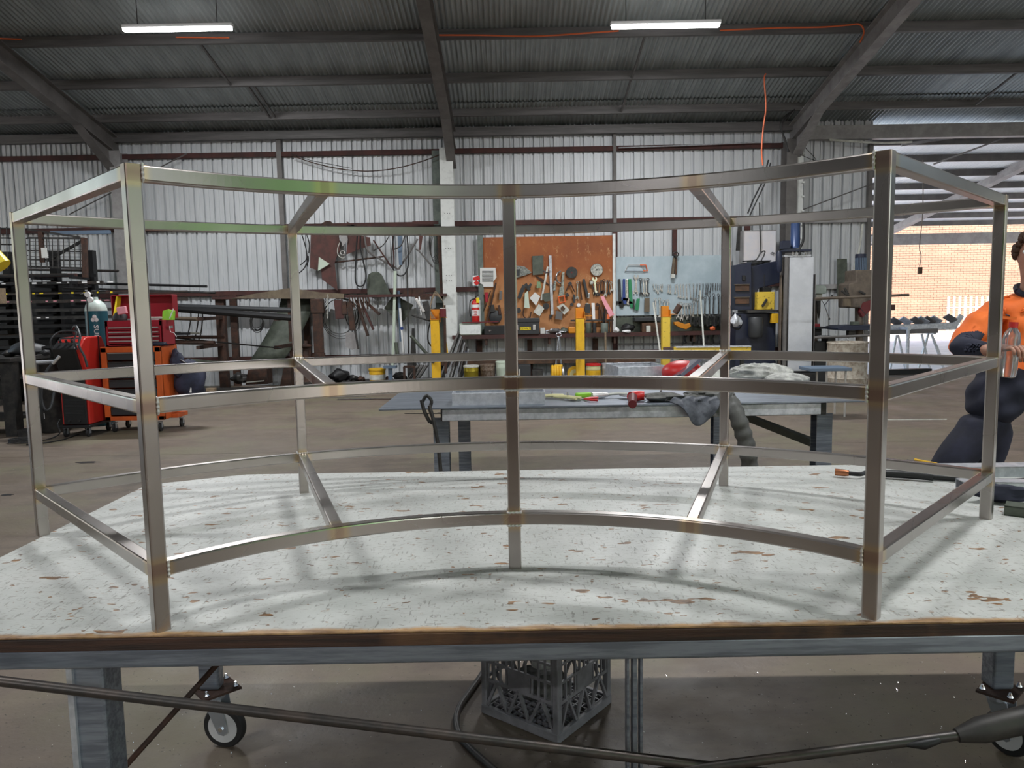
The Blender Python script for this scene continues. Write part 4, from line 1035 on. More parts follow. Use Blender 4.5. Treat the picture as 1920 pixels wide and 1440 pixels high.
pts = [at(140, 628, 9.3), at(137, 616, 9.2), at(143, 612, 9.15), at(150, 630, 9.05), at(148, 648, 9.0), at(158, 668, 9.0), at(164, 688, 9.0)]
MB().tube(smooth_path(pts), .014, 8).build('cable', 'charcoal', wd, smooth=True)
pts = [at(110, 668, 9.0), at(100, 680, 8.98), at(88, 695, 8.95), at(80, 720, 8.9), at(78, 745, 8.9), at(83, 765, 8.9), at(91, 768, 8.9), at(98, 755, 8.95), at(102, 730, 9.0)]
MB().tube(smooth_path(pts), .015, 8).build('torch_lead', 'charcoal', wd, smooth=True)
MB().tube([at(112, 668, 9.0), at(99, 682, 8.98)], .019, 10).build('lead_plug', 'alu', wd, smooth=True)
MB().tube(smooth_path([at(113, 786, 9.05), at(108, 795, 9.0), at(112, 812, 8.95), onz(95, 822, .008), onz(50, 834, .008), onz(110, 826, .008), onz(148, 814, .008)]), .007, 6).build('earth_lead', 'black', wd)
bn = thing('waste_drum', (at(85, 740, 9.5).x, 9.6, 0), 'dark grey drum between the left bench and the welder', 'drum')
MB().lathe((at(88, 740, 9.5).x + .02, 9.6, 0), [(.16, 0), (.17, .02), (.165, .3), (.17, .32), (.165, .6), (.175, .86), (.16, .86), (.15, .84)], 28).build('drum_wall', 'darksteel', bn, smooth=True)
MB().box(at(83, 780, 9.42), (.008, .004, .07)).build('tag', 'white', bn)
lbn = thing('side_bench', (-6.3, 9.6, 0), 'dark steel side bench at the far left edge', 'bench')
MB().box((-6.62, 9.6, .93), (1.25, .8, .05)).build('worktop', 'darksteel', lbn, bevel=.004)
for x, y in ((-6.08, 9.3), (-7.1, 9.3), (-6.08, 9.9), (-7.1, 9.9)): MB().box((x, y, .45), (.14, .14, .9)).build('leg', 'darksteel', lbn)
MB().box((-6.6, 9.6, .2), (1.0, .6, .04)).build('lower_shelf', 'darksteel', lbn)
for i, (x, y, m, sz, lab) in enumerate(((50, 662, 'charcoal', (.2, .13, .09), 'rounded dark machine on the far left bench'), (18, 666, 'darksteel', (.06, .1, .04), 'low dark lump at the left end of the side bench'), (86, 662, 'charcoal', (.05, .06, .04), 'small dark part at the right end of the side bench'))):
    c = at(x, y, 9.55); crumple((c.x, 9.55, .955 + sz[2]), sz, m, 'bench_machine', lab, 'machine part', 60 + i, amp=.14)
MB().box(at(82, 678, 9.3) + V((0, 0, .0)), (.28, .2, .02), .4).build('steel_plate', 'galv', label='thin pale plate sticking out over the end of the side bench', cat='plate')
MB().box((at(42, 800, 9.0).x, 9.05, .06), (.12, .12, .12)).build('steel_block', 'darksteel', label='dark steel block on the floor by the side bench leg', cat='block', bevel=.004)
q = MB()
for k in range(3): q.tube([V((at(52, 815, 8.9).x + .15 * math.cos(t), 8.8 + .10 * math.sin(t), .012 + k * .016)) for t in [i * PI / 12 for i in range(24)]], .008, 6, closed=True)
q.build('cable_coil', 'rubber', label='coiled dark cable on the floor at the far left', cat='cable')
MB().tube([at(-25, 470, 8.2), at(3, 500, 8.2)], [.10, .10], 16).build('yellow_reel', 'brightyellow', label='yellow round object cut by the left edge of the picture', cat='reel')
MB().box(at(-12, 555, 8.2), (.2, .1, .16)).build('carton', 'timber', label='tan box below the yellow object at the left edge', cat='box')

# ---- stock rack
rk = thing('stock_rack', (-8.4, 12.6, 0), 'dark cantilever rack loaded with long steel stock at the left', 'rack')
RX = [at(x, 600, 12.9).x for x in (-60, 20, 108, 176)]
for X in RX:
    MB().box((X, 12.95, 1.25), (.12, .12, 2.5)).build('upright', 'blacksteel', rk)
    MB().box((X, 12.6, .05), (.12, .9, .1)).build('foot', 'darksteel', rk)
LV = [(at(100, y, 12.6).z) for y in (518, 533, 551, 567, 583, 597, 612, 630, 650, 675, 705)]
for X in RX:
    for z in LV: MB().bar((X, 12.95, z - .035), (X, 12.3, z - .035), .05, .04).build('arm', 'blacksteel', rk)
rnd = random.Random(77); WORDS = ORD
for li, z in enumerate(LV):
    n = 5
    for k in range(n):
        x0 = rnd.uniform(-11.5, -10); x1 = rnd.uniform(-6.6, -5.6) if li > 1 else rnd.uniform(-7.2, -6.4)
        if li in (2, 3, 7) and k < 2: x1 = (-5.15, -5.35)[k]
        y = 12.36 + k * .11; m = rnd.choice(['darksteel', 'blacksteel', 'blacksteel', 'rod', 'oxide', 'darksteel'])
        hh = rnd.choice((.025, .04, .05)); o = MB().bar((x0, y, z + hh / 2 - .012), (x1, y, z + hh / 2 - .012), .05, hh).build('steel_bar', m, group='stock bars level %d' % (li + 1), label='%s bar from the front on the %s level of the left rack' % (ORD[k], ORD[li]), cat='steel bar')
        if k == 0 and li in (1, 2, 3, 5):
            mk = {1: 'white', 2: 'brightyellow', 3: 'pink', 5: 'white'}[li]
            for j in range(9 if li != 5 else 4):
                xx = -8.0 + j * (.2 if li != 5 else .12) + rnd.uniform(-.06, .06) + (.2 if li == 5 else 0)
                MB().box((xx, y - .0265, z + hh / 2 - .008), (rnd.uniform(.03, .09), .003, rnd.uniform(.012, .028))).build('paint_mark', mk, o)
for i in range(4):
    MB().box((-11.76 + i * 1.17, 13.9, 1.02), (1.15, .02, 2.04), Matrix.Rotation(-.10, 3, 'X')).build('dark_backing', 'blacksteel', label='%s black backing sheet from the left, added for the darkness behind the left rack' % ORD[i], cat='sheet', group='sheets behind the rack')  # black sheets added to stand in for the darkness behind the rack
cg = thing('mesh_cage', at(110, 512, 12.6), 'rusty mesh stillage cage standing on the left rack', 'cage')
for (x0, y0, x1, y1, m, s) in ((158, 446, 160, 520, 'rust', .07), (76, 434, 80, 492, 'rust', .06), (52, 446, 158, 447, 'darksteel', .03), (52, 470, 158, 472, 'darksteel', .02), (52, 486, 158, 488, 'darksteel', .015), (52, 500, 158, 503, 'darksteel', .03), (88, 489, 154, 452, 'blacksteel', .04), (52, 430, 150, 445, 'darksteel', .03)):
    MB().bar(at(x0, y0, 12.62), at(x1, y1, 12.62), s, s, up=(0, 1, 0)).build('cage_bar', m, cg)
for k in range(10): MB().cyl(at(56 + k * 10.5, 447, 12.6), at(57 + k * 10.5, 503, 12.6), .008, 5).build('cage_wire', 'darksteel', cg)
for k in range(7): MB().cyl(at(56, 453 + k * 7, 12.6), at(157, 454 + k * 7, 12.6), .005, 5).build('cage_wire', 'darksteel', cg)
MB().box(at(83, 474, 12.5), (.09, .01, .16)).build('paper_tag', 'paper', cg)
for x in (0, 12, 22, 32, 42): MB().cyl(at(x, 425, 12.6), at(x + 2, 505, 12.6), .008, 5).build('cage_wire', 'darksteel', cg)
for y in (428, 446, 458, 478, 495): MB().cyl(at(-20, y, 12.62), at(52, y + 1, 12.62), .012, 5).build('cage_bar', 'darksteel', cg)
MB().bar(at(96, 437, 13.2), at(206, 435, 13.2), .08, .06).build('long_bar', 'bluegrey', cg)
for (x0, y0, x1, y1, r, m, lab, n_) in (
    (10, 505, 222, 508, .022, 'rod', 'topmost dark rod crossing the wall over the left rack', 'steel_rod'),
    (120, 530, 388, 537, .022, 'blacksteel', 'upper of two dark rods sticking out right of the left rack', 'steel_rod'),
    (120, 540, 404, 549, .020, 'darksteel', 'lower of two dark rods sticking out right of the left rack', 'steel_rod'),
    (300, 573, 558, 582, .045, 'charcoal', 'upper long dark pipe beside the open red tool chest', 'steel_pipe'),
    (300, 577, 560, 597, .055, 'blacksteel', 'thicker lower dark pipe beside the open red tool chest', 'steel_pipe'),
    (300, 625, 375, 625, .018, 'offwhite', 'short white bar right of the red tool chest', 'steel_bar'),
    (300, 632, 420, 632, .03, 'rust', 'short rusty bar below the white bar', 'steel_bar'),
    (300, 641, 402, 643, .04, 'rust', 'lowest rusty bar right of the red tool chest', 'steel_bar'),
    (300, 596, 370, 598, .035, 'olive', 'olive bar right of the open lid of the tool chest', 'steel_bar'),
    (330, 634, 528, 653, .013, 'darksteel', 'thin dark rod slanting down over the cladding', 'steel_rod')):
    Yq = 13.25 if 'thicker' in lab else 13.6; MB().cyl(at(x0, y0, Yq), at(x1, y1, Yq - .15), r, 10).build(n_, m, label=lab, cat='rod' if 'rod' in n_ else 'pipe' if 'pipe' in n_ else 'bar')
rk2 = thing('wall_bracket_rack', at(415, 640, 14.3), 'brown steel bracket rack holding pipes on the wall', 'rack')
for x in (413, 548):
    a, b_ = at(x, 560, 14.6), at(x, 728, 14.6); MB().box((a.x, 14.6, a.z / 2), (.16, .12, a.z)).build('upright', 'rust', rk2)
    for y in (590, 640): p = at(x, y, 14.5); MB().box((p.x, 14.0, p.z - .06), (.06, 1.1, .06)).build('arm', 'rust', rk2)

# ================================================================== HANGING ON THE BACK WALL
HY = 14.80; LZ = .12
def plate(name, m, pts, label, cat, Y=HY, t=.02, **k):
    return MB().poly([at(x, y, Y) for x, y in pts], (0, t, 0)).build(name, m, label=label, cat=cat, **k)
def pipe(name, m, pts, r, label, cat, Y=HY, n=8, sm=True, **k):
    P = [at(x, y, Y) for x, y in pts]; P = smooth_path(P) if sm and len(P) > 2 else P
    return MB().tube(P, r, n).build(name, m, smooth=True, label=label, cat=cat, **k)
def ringpts(x, y, rx, ry, n=24): return [(x + rx * math.cos(2 * PI * i / n), y + ry * math.sin(2 * PI * i / n)) for i in range(n)]
def ring(name, m, x, y, rx, ry, r, label, cat, Y=HY, **k):
    return MB().tube([at(a, b_, Y) for a, b_ in ringpts(x, y, rx, ry)], r, 6, closed=True).build(name, m, smooth=True, label=label, cat=cat, **k)
plate('templet_plate', 'oxplate', [(583, 438), (635, 438), (638, 467), (632, 480), (627, 494), (633, 545), (622, 537), (604, 524), (602, 507), (595, 507), (581, 502), (582, 462)], 'largest rusty red template plate hanging on the wall', 'plate')
plate('templet_plate', 'palegreen', [(598, 482), (618, 495), (596, 508)], 'pale triangular plate over the largest red plate', 'plate', Y=14.74)
plate('templet_plate', 'oxplate', [(650, 436), (693, 445), (695, 460), (680, 465), (649, 477), (652, 449)], 'tapering rusty red plate right of the largest one', 'plate')
plate('templet_plate', 'oxide', [(650, 415), (664, 422), (664, 425), (650, 425)], 'small brown triangle standing on the upper girt', 'plate', Y=14.78)
plate('templet_plate', 'rust', [(600, 422), (604, 418), (612, 414), (620, 415), (626, 421), (688, 421), (690, 425), (600, 425)], 'jagged brown steel piece lying on the upper girt', 'plate', Y=14.78)
plate('machine_guard', 'machgreen', [(689, 553), (688, 524), (691, 514), (698, 510), (709, 510), (715, 515), (733, 553)], 'grey rounded machine guard standing on the lower ledge', 'guard', t=.06)
plate('steel_square', 'machgreen', [(720, 578), (738, 552), (775, 572), (758, 601), (748, 601)], 'dark grey square plate hung by its corner', 'plate', Y=14.72)
pipe('bent_bar', 'rust', [(604, 494), (655, 489), (719, 481)], .016, 'brown bar lying across behind the hanging loops', 'bar', Y=14.86)
pipe('rubber_loop', 'blacksteel', [(670, 441), (668, 470), (666, 515), (668, 532), (675, 537), (683, 532), (686, 515), (680, 485), (676, 462), (676, 441)], .014, 'black rubber loop hanging left of the grey guard', 'loop', Y=14.7)
pipe('wire_loop', 'darksteel', [(667, 525), (670, 539), (676, 543), (682, 537), (684, 525)], .006, 'thin wire loop below the black rubber loop', 'loop', Y=14.72)
pipe('bent_tube', 'beamgrey', [(683, 440), (690, 470), (715, 487), (747, 505)], .018, 'grey tube bent down to the right on the wall', 'tube', sm=True)
pipe('bent_tube', 'beamgrey', [(747, 505), (765, 478), (783, 448)], .018, 'grey tube rising to the right from the tip of the other', 'tube', sm=False)
pipe('hose_loop', 'oxide', [(700, 450), (722, 483), (738, 500), (736, 440)], .014, 'brown hose looping below the upper girt', 'hose', Y=14.76)
pipe('hose_loop', 'blacksteel', [(739, 440), (735, 470), (736, 500), (744, 514), (753, 517), (761, 510), (766, 490), (763, 440)], .013, 'large black hose loop at the middle of the hung tools', 'hose', Y=14.68)
pipe('hose_loop', 'darksteel', [(700, 470), (718, 460), (730, 442)], .010, 'dark hose curving up to the girt', 'hose', Y=14.74)
pipe('hose_loop', 'darksteel', [(738, 468), (752, 460), (760, 440)], .012, 'dark hose bridging the blue bar', 'hose', Y=14.66)
plate('blue_bar', 'bluegrey', [(745, 438), (754, 438), (754, 497), (748, 497)], 'blue grey flat bar hanging vertically', 'bar', Y=14.74)
plate('rusty_bar', 'oxide', [(773, 415), (822, 414), (822, 420), (773, 420)], 'red brown bar above the upper girt near the white column', 'bar', Y=14.78)
plate('rusty_strip', 'oxplate', [(786, 438), (793, 438), (789, 468), (786, 470)], 'short red strip under the red brown bar', 'bar')
pipe('support_arm', 'beamgrey', [(780, 467), (787, 472), (811, 501)], .014, 'grey arm slanting down beside the red strip', 'bar', sm=False)
for k in range(5): ring('rod_ring', 'darksteel', 812 + k * 1.3, 455 + k * 3, 7.5 + k * .4, 28, .006, '%s thin dark ring from the left hanging beside the white column' % ORD[k], 'ring', Y=14.76 - .01 * k, group='thin rings by the white column')
plate('angle_bar', 'rust', [(820, 438), (827, 438), (829, 520), (832, 560), (826, 560), (823, 500)], 'brown angle bar hanging beside the white column', 'bar', Y=14.7)
for k, (x0, y0, x1, y1) in enumerate(((566, 440, 577, 500), (575, 440, 579, 475), (563, 497, 577, 480), (561, 512, 574, 494), (572, 500, 578, 480))): pipe('hook_rod', 'blacksteel', [(x0, y0), ((x0 + x1) / 2 + 3, (y0 + y1) / 2), (x1, y1)], .010, '%s black hook rod of the bundle left of the red plates' % ORD[k], 'rod', Y=14.8 - .01 * k)
pipe('white_string', 'offwhite', [(637, 455), (633, 466), (634, 478), (642, 484), (648, 481)], .007, 'white cord hanging right of the largest red plate', 'cord', Y=14.7)
ring('pipe_end', 'alu', 642.5, 474, 4, 4, .009, 'small pale ring end beside the white cord', 'ring', Y=14.72)
plate('grey_bracket', 'beamlight', [(637, 441), (650, 441), (651, 452), (642, 462)], 'grey angled bracket between the red plates', 'bracket', Y=14.74)
# ledge of brown steel with sloping olive sheet
MB().bar(at(402, 559, 14.6), at(838, 553, 14.6), .25, .05).build('ledge_beam', 'oxide', label='long brown steel ledge under the hanging tools', cat='ledge')
plate('olive_sheet', 'olive', [(430, 560), (470, 552), (543, 540), (600, 548), (645, 551), (645, 560)], 'long low olive sheet lying on the brown ledge', 'sheet', Y=14.45, t=.01)
plate('dark_plate', 'rust', [(755, 544), (792, 542), (800, 552), (755, 554)], 'dark brown plate standing at the right of the ledge', 'plate', Y=14.5)
plate('dark_plate', 'rust', [(775, 552), (805, 552), (806, 562), (780, 562)], 'lower dark brown plate at the right of the ledge', 'plate', Y=14.42)
# hanging under the ledge
rnd = random.Random(15)
def chainlike(x, y0, y1, m, label):
    q = MB(); n = int((y1 - y0) / 3)
    for k in range(n):
        c = at(x + .6 * math.sin(k), y0 + 3 * k, 14.45); ax = 'XZ' if k % 2 else 'YZ'
        q.tube([c + (V((.012 * math.cos(t), 0, .02 * math.sin(t))) if k % 2 else V((0, .012 * math.cos(t), .02 * math.sin(t)))) for t in [i * PI / 5 for i in range(10)]], .004, 5, closed=True)
    return q.build('chain', m, label=label, cat='chain')
chainlike(614, 554, 600, 'offwhite', 'pale chain hanging from the brown ledge')
chainlike(610, 560, 592, 'darksteel', 'dark chain beside the pale chain')
for k in range(3): ring('wire_hoop', 'darksteel', 637 + k * 1.5, 593 + k * 2, 30 + k * 3, 33 + k * 2.5, .007, '%s big thin wire hoop hanging under the ledge' % ('inner', 'middle', 'outer')[k], 'hoop', Y=14.6 + .02 * k)
ring('wire_hoop', 'blacksteel', 660, 590, 12, 22, .008, 'small dark hoop inside the right of the big hoops', 'hoop', Y=14.5)
th = thing('bar_clamp', at(594, 620, 14.4), 'large rusty bar clamp hanging at the left under the ledge', 'clamp')
wbox(MB(), 582, 560, 606, 588, 14.38, .1).build('clamp_head', 'rust', th, bevel=.02); wbox(MB(), 589, 588, 604, 662, 14.4, .05).build('clamp_bar', 'rust', th); wbox(MB(), 583, 662, 608, 684, 14.38, .09).build('clamp_foot', 'rust', th, bevel=.01)
th = thing('screw_jack', at(574, 665, 14.4), 'rusty screw jack standing left of the big bar clamp', 'jack')
c = at(575, 690, 14.3); MB().lathe((c.x, 14.3, LZ), [(.14, 0), (.10, .05), (.06, .3), (.05, .62), (.12, .66), (.12, .68), (.04, .70), (.035, .76)], 16).build('jack_body', 'rust', th, smooth=True)
for i, (x0, y0, x1, y1, w_, m, lab) in enumerate((
    (634, 562, 638, 598, .16, 'oxide', 'wide rusty tool hanging right of the wire hoops'), (645, 565, 647, 590, .09, 'rust', 'rusty block hanging beside the wide rusty tool'), (655, 565, 662, 620, .10, 'rust', 'dark rusty tongs hanging under the grey guard'), (668, 562, 690, 630, .05, 'rust', 'long rusty bar slanting down under the grey guard'), (676, 562, 700, 618, .04, 'oxide', 'reddish bar beside the long slanting bar'), (662, 600, 672, 655, .03, 'darksteel', 'thin dark wrench slanting under the tongs'), (685, 565, 712, 590, .05, 'rust', 'short rusty bar right of the slanting bars'), (797, 565, 806, 600, .12, 'darksteel', 'dark air tool hanging left of the yellow post'), (780, 560, 795, 585, .05, 'alu', 'silver hammer drill hanging at the right of the ledge'), (786, 556, 790, 592, .035, 'chrome', 'shiny bar hanging behind the silver drill'))):
    MB().bar(at(x0, y0, 14.42 - .02 * (i % 3)), at(x1, y1, 14.40 - .02 * (i % 3)), w_, .05, up=(0, 1, 0)).build('hanging_tool', m, label=lab, cat='tool', bevel=.008)
for k in range(8):
    x = 655 + k * 5; pipe('hook', 'rust', [(x, 556), (x + 2, 566), (x + rnd.uniform(-6, 10), 575 + rnd.uniform(0, 16))], .012, '%s rusty hook from the left in the cluster under the guard' % ORD[k], 'hook', Y=14.36 - .01 * (k % 3))
plate('grey_shovel', 'beamlight', [(648, 622), (668, 622), (672, 650), (660, 656), (648, 650)], 'pale grey scoop under the wire hoops', 'scoop', Y=14.6)
pipe('long_tube', 'palegreen', [(741, 508), (738, 640), (736, 690)], .03, 'pale green tube leaning on the wall', 'tube', Y=14.55, sm=False)
pipe('long_tube', 'bluegrey', [(747, 545), (752, 640)], .03, 'blue grey tube behind the white pole', 'tube', Y=14.62, sm=False)
tv = thing('white_pole', at(753, 600, 14.5), 'white pole with blue band hanging beside the grey square plate', 'pole')
MB().cyl(at(750, 578, 14.5), at(757, 665, 14.5), .022, 10).build('pole_shaft', 'white', tv); MB().cyl(at(753, 613, 14.5), at(754, 618, 14.5), .028, 10).build('band', 'bluetool', tv)
pipe('thin_rod', 'darksteel', [(763, 505), (765, 560), (766, 700)], .012, 'thin dark rod standing upright before the wall', 'rod', Y=14.4, sm=False)
pipe('crow_bar', 'darksteel', [(772, 591), (800, 600), (822, 606)], .016, 'dark bar crossing toward the yellow post', 'bar', Y=14.4, sm=False)
plate('upright_board', 'darksteel', [(772, 616), (777, 616), (782, 700), (768, 700)], 'dark upright steel section beside the thin rod', 'section', Y=14.3)
pipe('strut', 'machgreen', [(770, 629), (800, 663)], .03, 'dark green strut slanting down to the yellow post', 'strut', Y=14.2, sm=False)
pipe('tube_stub', 'machgreen', [(742, 642), (745, 665)], .035, 'short dark green tube standing on the low shelf', 'tube', Y=14.3, sm=False)
pipe('air_hose', 'blacksteel', [(808, 600), (803, 620), (803, 640), (810, 650)], .012, 'black air hose curving behind the yellow post', 'hose', Y=13.4)
# coil, box, sheets in the left of the bay
for k in range(5): ring('wire_coil', 'darksteel', 481 + rnd.uniform(-2, 2), 604 + rnd.uniform(-3, 3), 11 + rnd.uniform(-2, 3), 15 + rnd.uniform(-3, 2), .008, '%s loop from the back of the thin wire coil below the pipes' % ORD[k], 'wire coil', Y=14.5 - .02 * k, group='turns of the hung wire coil')
rows = []
for i in range(8):
    t = i / 7; rows.append([at(548 - 60 * t ** 1.4 - j * 3.5, 560 + 118 * t, 14.75 - .3 * t) + V((0, 0, 0)) for j in (-12, -6, 0, 6)] )
MB().grid(rows).build('curved_sheet', 'machgreen', smooth=True, solid=.01, label='curved grey green sheet leaning against the wall', cat='sheet')
plate('box_section', 'rust', [(465, 694), (500, 692), (502, 720), (460, 722)], 'dark brown box standing below the curved sheet', 'box', Y=13.9, t=.3)
plate('box_section', 'rust', [(532, 690), (546, 690), (546, 727), (524, 727)], 'leaning brown board beside the dark brown box', 'board', Y=13.9, t=.05)
plate('flat_bar', 'offwhite', [(462, 716), (495, 713), (495, 715), (462, 718)], 'thin pale bar across the dark brown box', 'bar', Y=13.86)
plate('floor_beam', 'darksteel', [(380, 728), (560, 726), (560, 732), (380, 734)], 'long dark beam lying at the foot of the wall', 'beam', Y=13.7, t=.1)
plate('green_plank', 'machgreen', [(350, 672), (395, 677), (548, 679), (548, 683), (395, 683), (350, 678)], 'dark green plank leaning behind the navy bag', 'plank', Y=13.5, t=.05)
plate('timber_block', 'timber', [(386, 728), (402, 728), (402, 734), (386, 734)], 'tan timber block on the floor near the navy bag', 'block', Y=13.3, t=.1)
for i, x in enumerate((352, 366, 374)): pipe('hanging_lead', 'darksteel', [(x, 575), (x + 6, 590), (x + 2, 620 + i * 4), (x - 6, 645)], .012, '%s dark lead hanging beside the open lid' % ORD[i], 'lead', Y=13.9)

# leaning flats and tubes round the foot of the white column
for i in range(9):
    x0 = 852 + i * 2.2; x1 = 822 + i * 6; pipe('leaning_bar', ('beamgrey', 'darksteel', 'galv')[i % 3], [(x0 + 8, 622 + i * 4), (x1, 716)], .018, '%s steel bar from the left leaning beside the white column' % ORD[i], 'bar', Y=14.3 + .03 * i, sm=False)
for i in range(6): pipe('leaning_bar', ('darksteel', 'beamgrey')[i % 2], [(803 - i * 4, 684), (782 - i * 4, 716)], .014, '%s thin rod from the right leaning left of the yellow post' % ORD[i], 'bar', Y=13.9, sm=False)
pipe('yellow_tube', 'yellow', [(835, 638), (839, 664)], .018, 'short yellow tube beside the tall yellow post', 'tube', Y=14.0, sm=False)
pipe('brown_pole', 'rust', [(833, 572), (836, 700)], .025, 'brown pole standing right of the tall yellow post', 'pole', Y=13.8, sm=False)

# yellow posts with open tops
def yellow_post(x0, x1, ytop, ybot, Y, m, label, rot=0, head=None):
    th = thing('yellow_post', (at((x0 + x1) / 2, 700, Y).x, Y, 0), label, 'machine post')
    a, b_ = at(x0, ytop, Y), at(x1, ytop, Y); w_ = b_.x - a.x; xm = (a.x + b_.x) / 2
    MB().box((xm, Y + w_ / 2, a.z / 2), (w_, w_, a.z)).build('post', m, th, bevel=.006)
    zt = a.z; q = MB(); q.box((xm - w_ * .5, Y + w_ / 2, zt + .09), (.008, w_, .18)); q.box((xm, Y + w_, zt + .09), (w_, .008, .18)); q.box((xm + w_ * .5, Y + w_ / 2, zt + .06), (.008, w_, .12)); q.box((xm, Y + w_ * .5, zt + .004), (w_ * 1.1, w_ * 1.1, .008)); q.build('open_head', 'orangetool', th)
    q = MB(); q.box((xm + w_ * 1.0, Y + w_ * .4, zt + .04), (w_ * .9, .06, .012)); q.box((xm + w_ * .6, Y + w_ * .4, zt), (.012, .06, .08)); q.build('side_bracket', 'orangetool', th)
    return th, xm, zt, w_
th, xm, zt, w_ = yellow_post(807, 823, 600, 715, 13.2, 'yellow', 'tall yellow steel post with a motor on its head left of the white column')
MB().tube([V((xm + w_, 13.2, zt + .05)), V((xm + w_, 13.2, zt + .19))], .055, 14).build('motor', 'darkred', th, smooth=True)
MB().lathe((xm + w_, 13.2, zt + .19), [(.057, 0), (.05, .012)], 14).build('motor_cap', 'offwhite', th)
q = MB()
for k in range(4): q.tube(smooth_path([V((xm - .05 + k * .02, 13.2, zt + .02)), V((xm - .07, 13.2, zt + .2)), V((xm + .02, 13.2, zt + .42 + k * .02)), V((xm + .14, 13.25, zt + .32)), V((xm + .15, 13.3, zt + .2))]), .005, 5)
q.build('cables', 'timber', th)
MB().tube([V((xm - .04, 13.18, .55)), V((xm - .04, 13.12, .55))], .04, 12).build('pivot_bolt', 'darksteel', th)
th, xm, zt, w_ = yellow_post(1080, 1096, 597, 715, 13.2, 'yellow', 'yellow steel post standing before the orange tool board')
MB().tube([V((xm, 13.15, .6)), V((xm, 13.08, .6))], .03, 12).build('pivot_bolt', 'darksteel', th)
th, xm, zt, w_ = yellow_post(1242, 1257, 594, 710, 13.0, 'yellowworn', 'chipped yellow steel post standing before the pale blue board')
MB().tube([V((xm + w_, 12.95, zt + .06)), V((xm + w_ * 1.6, 12.95, zt + .19))], .05, 14).build('motor', 'rust', th, smooth=True)
yb = thing('yellow_beam', at(1330, 660, 12.6), 'chipped yellow steel beam with a grey top lying before the blue board', 'beam')
MB().bar(at(1262, 656, 12.6), at(1406, 655, 12.6), .12, .09).build('beam_body', 'yellowworn', yb); MB().bar(at(1266, 650.5, 12.6), at(1406, 649, 12.6), .14, .02).build('beam_cap', 'galv', yb)
MB().cyl(at(1244, 655, 12.6), at(1266, 655, 12.6), .04, 10).build('spindle', 'rust', yb)
for x in (1280, 1395): p = at(x, 660, 12.6); MB().box((p.x, 12.7, p.z / 2), (.06, .06, p.z)).build('stand_leg', 'darksteel', yb)

# ================================================================== SHELF, BOARDS AND HAND TOOLS
sf = thing('wall_shelf', at(1110, 632, 14.7), 'long brown steel shelf under the tool boards', 'shelf')
a, b_ = at(848, 632, 14.62), at(1395, 625, 14.62)
SZ = (at(1000, 626.5, 14.62)).z
MB().box(((a.x + b_.x) / 2, 14.79, SZ - .02), (b_.x - a.x, .36, .04)).build('shelf_board', 'woodbrown', sf)
MB().bar((a.x, 14.605, SZ - .035), (b_.x, 14.605, SZ - .035), .012, .075).build('front_edge', 'oxide', sf)
for x in (912, 1030, 1152, 1300): X = at(x, 640, 14.7).x; MB().box((X, 14.78, SZ - .12), (.04, .3, .16)).build('bracket', 'rust', sf)
lz = at(1000, 679, 14.62).z; MB().box((at(960, 679, 14.7).x + .6, 14.79, lz), (at(1150, 679, 14.7).x - at(850, 679, 14.7).x + 1.2, .36, .06)).build('lower_board', 'woodbrown', sf)
MB().bar(at(1158, 645, 14.7), at(1372, 643, 14.7), .025, .025).build('hanging_rail', 'darksteel', sf)
ob = MB(); a, b_ = at(905, 627, 14.88), at(1149, 441, 14.88); ob.box(((a.x + b_.x) / 2, 14.895, (a.z + b_.z) / 2), (b_.x - a.x, .015, b_.z - a.z)); ob.build('tool_board', 'board', label='large rust orange tool board on the back wall', cat='tool board')
wbox(MB(), 899, 441, 905, 627, 14.86, .04).build('board_batten', 'colgreen', label='dark green batten along the left edge of the orange board', cat='batten')
wbox(MB(), 1149.5, 438, 1154, 627, 14.84, .05).build('board_batten', 'whitepaint', label='white batten between the orange and blue boards', cat='batten')
th = thing('tool_board', at(1255, 535, 14.9), 'pale blue tool board hung with spanners', 'tool board')
wbox(MB(), 1156, 478, 1371, 592, 14.88, .02).build('board_panel', 'blueboard', th); wbox(MB(), 1156, 592, 1371, 627, 14.89, .02).build('lower_panel', 'machgreen', th)
TY = 14.84
def ospan(name, x0, y0, x1, y1, label, m='toolsteel', Y=TY, s=1., both=False, group=None, cat='spanner'):
    "combination spanner from ring end (x0,y0) to open end (x1,y1)"
    a, b_ = at(x0, y0, Y), at(x1, y1, Y); d = (b_ - a).normalized(); x = V((d.z, 0, -d.x)); L = (b_ - a).length; r = .024 * s
    mb = MB(); mb.bar(a + d * r, b_ - d * r, .018 * s, .010, up=(0, 1, 0))
    def openend(c, dd):
        xx = V((dd.z, 0, -dd.x)); pts = [c - dd * r * 1.1 - xx * r * .5, c - dd * r * .2 - xx * r * 1.15, c + dd * r * 1.1 - xx * r, c + dd * r * 1.1 - xx * r * .45, c + dd * r * .1 - xx * r * .45, c + dd * r * .1 + xx * r * .45, c + dd * r * 1.1 + xx * r * .45, c + dd * r * 1.1 + xx * r, c - dd * r * .2 + xx * r * 1.15, c - dd * r * 1.1 + xx * r * .5]
        mb.poly(pts, (0, .010, 0))
    openend(b_, d)
    if both: openend(a, -d)
    else: mb.tube([a + V((r * .8 * math.cos(t), 0, r * .8 * math.sin(t))) for t in [i * PI / 5 for i in range(10)]], .006 * s, 5, closed=True)
    return mb.build(name, m, label=label, cat=cat, group=group)
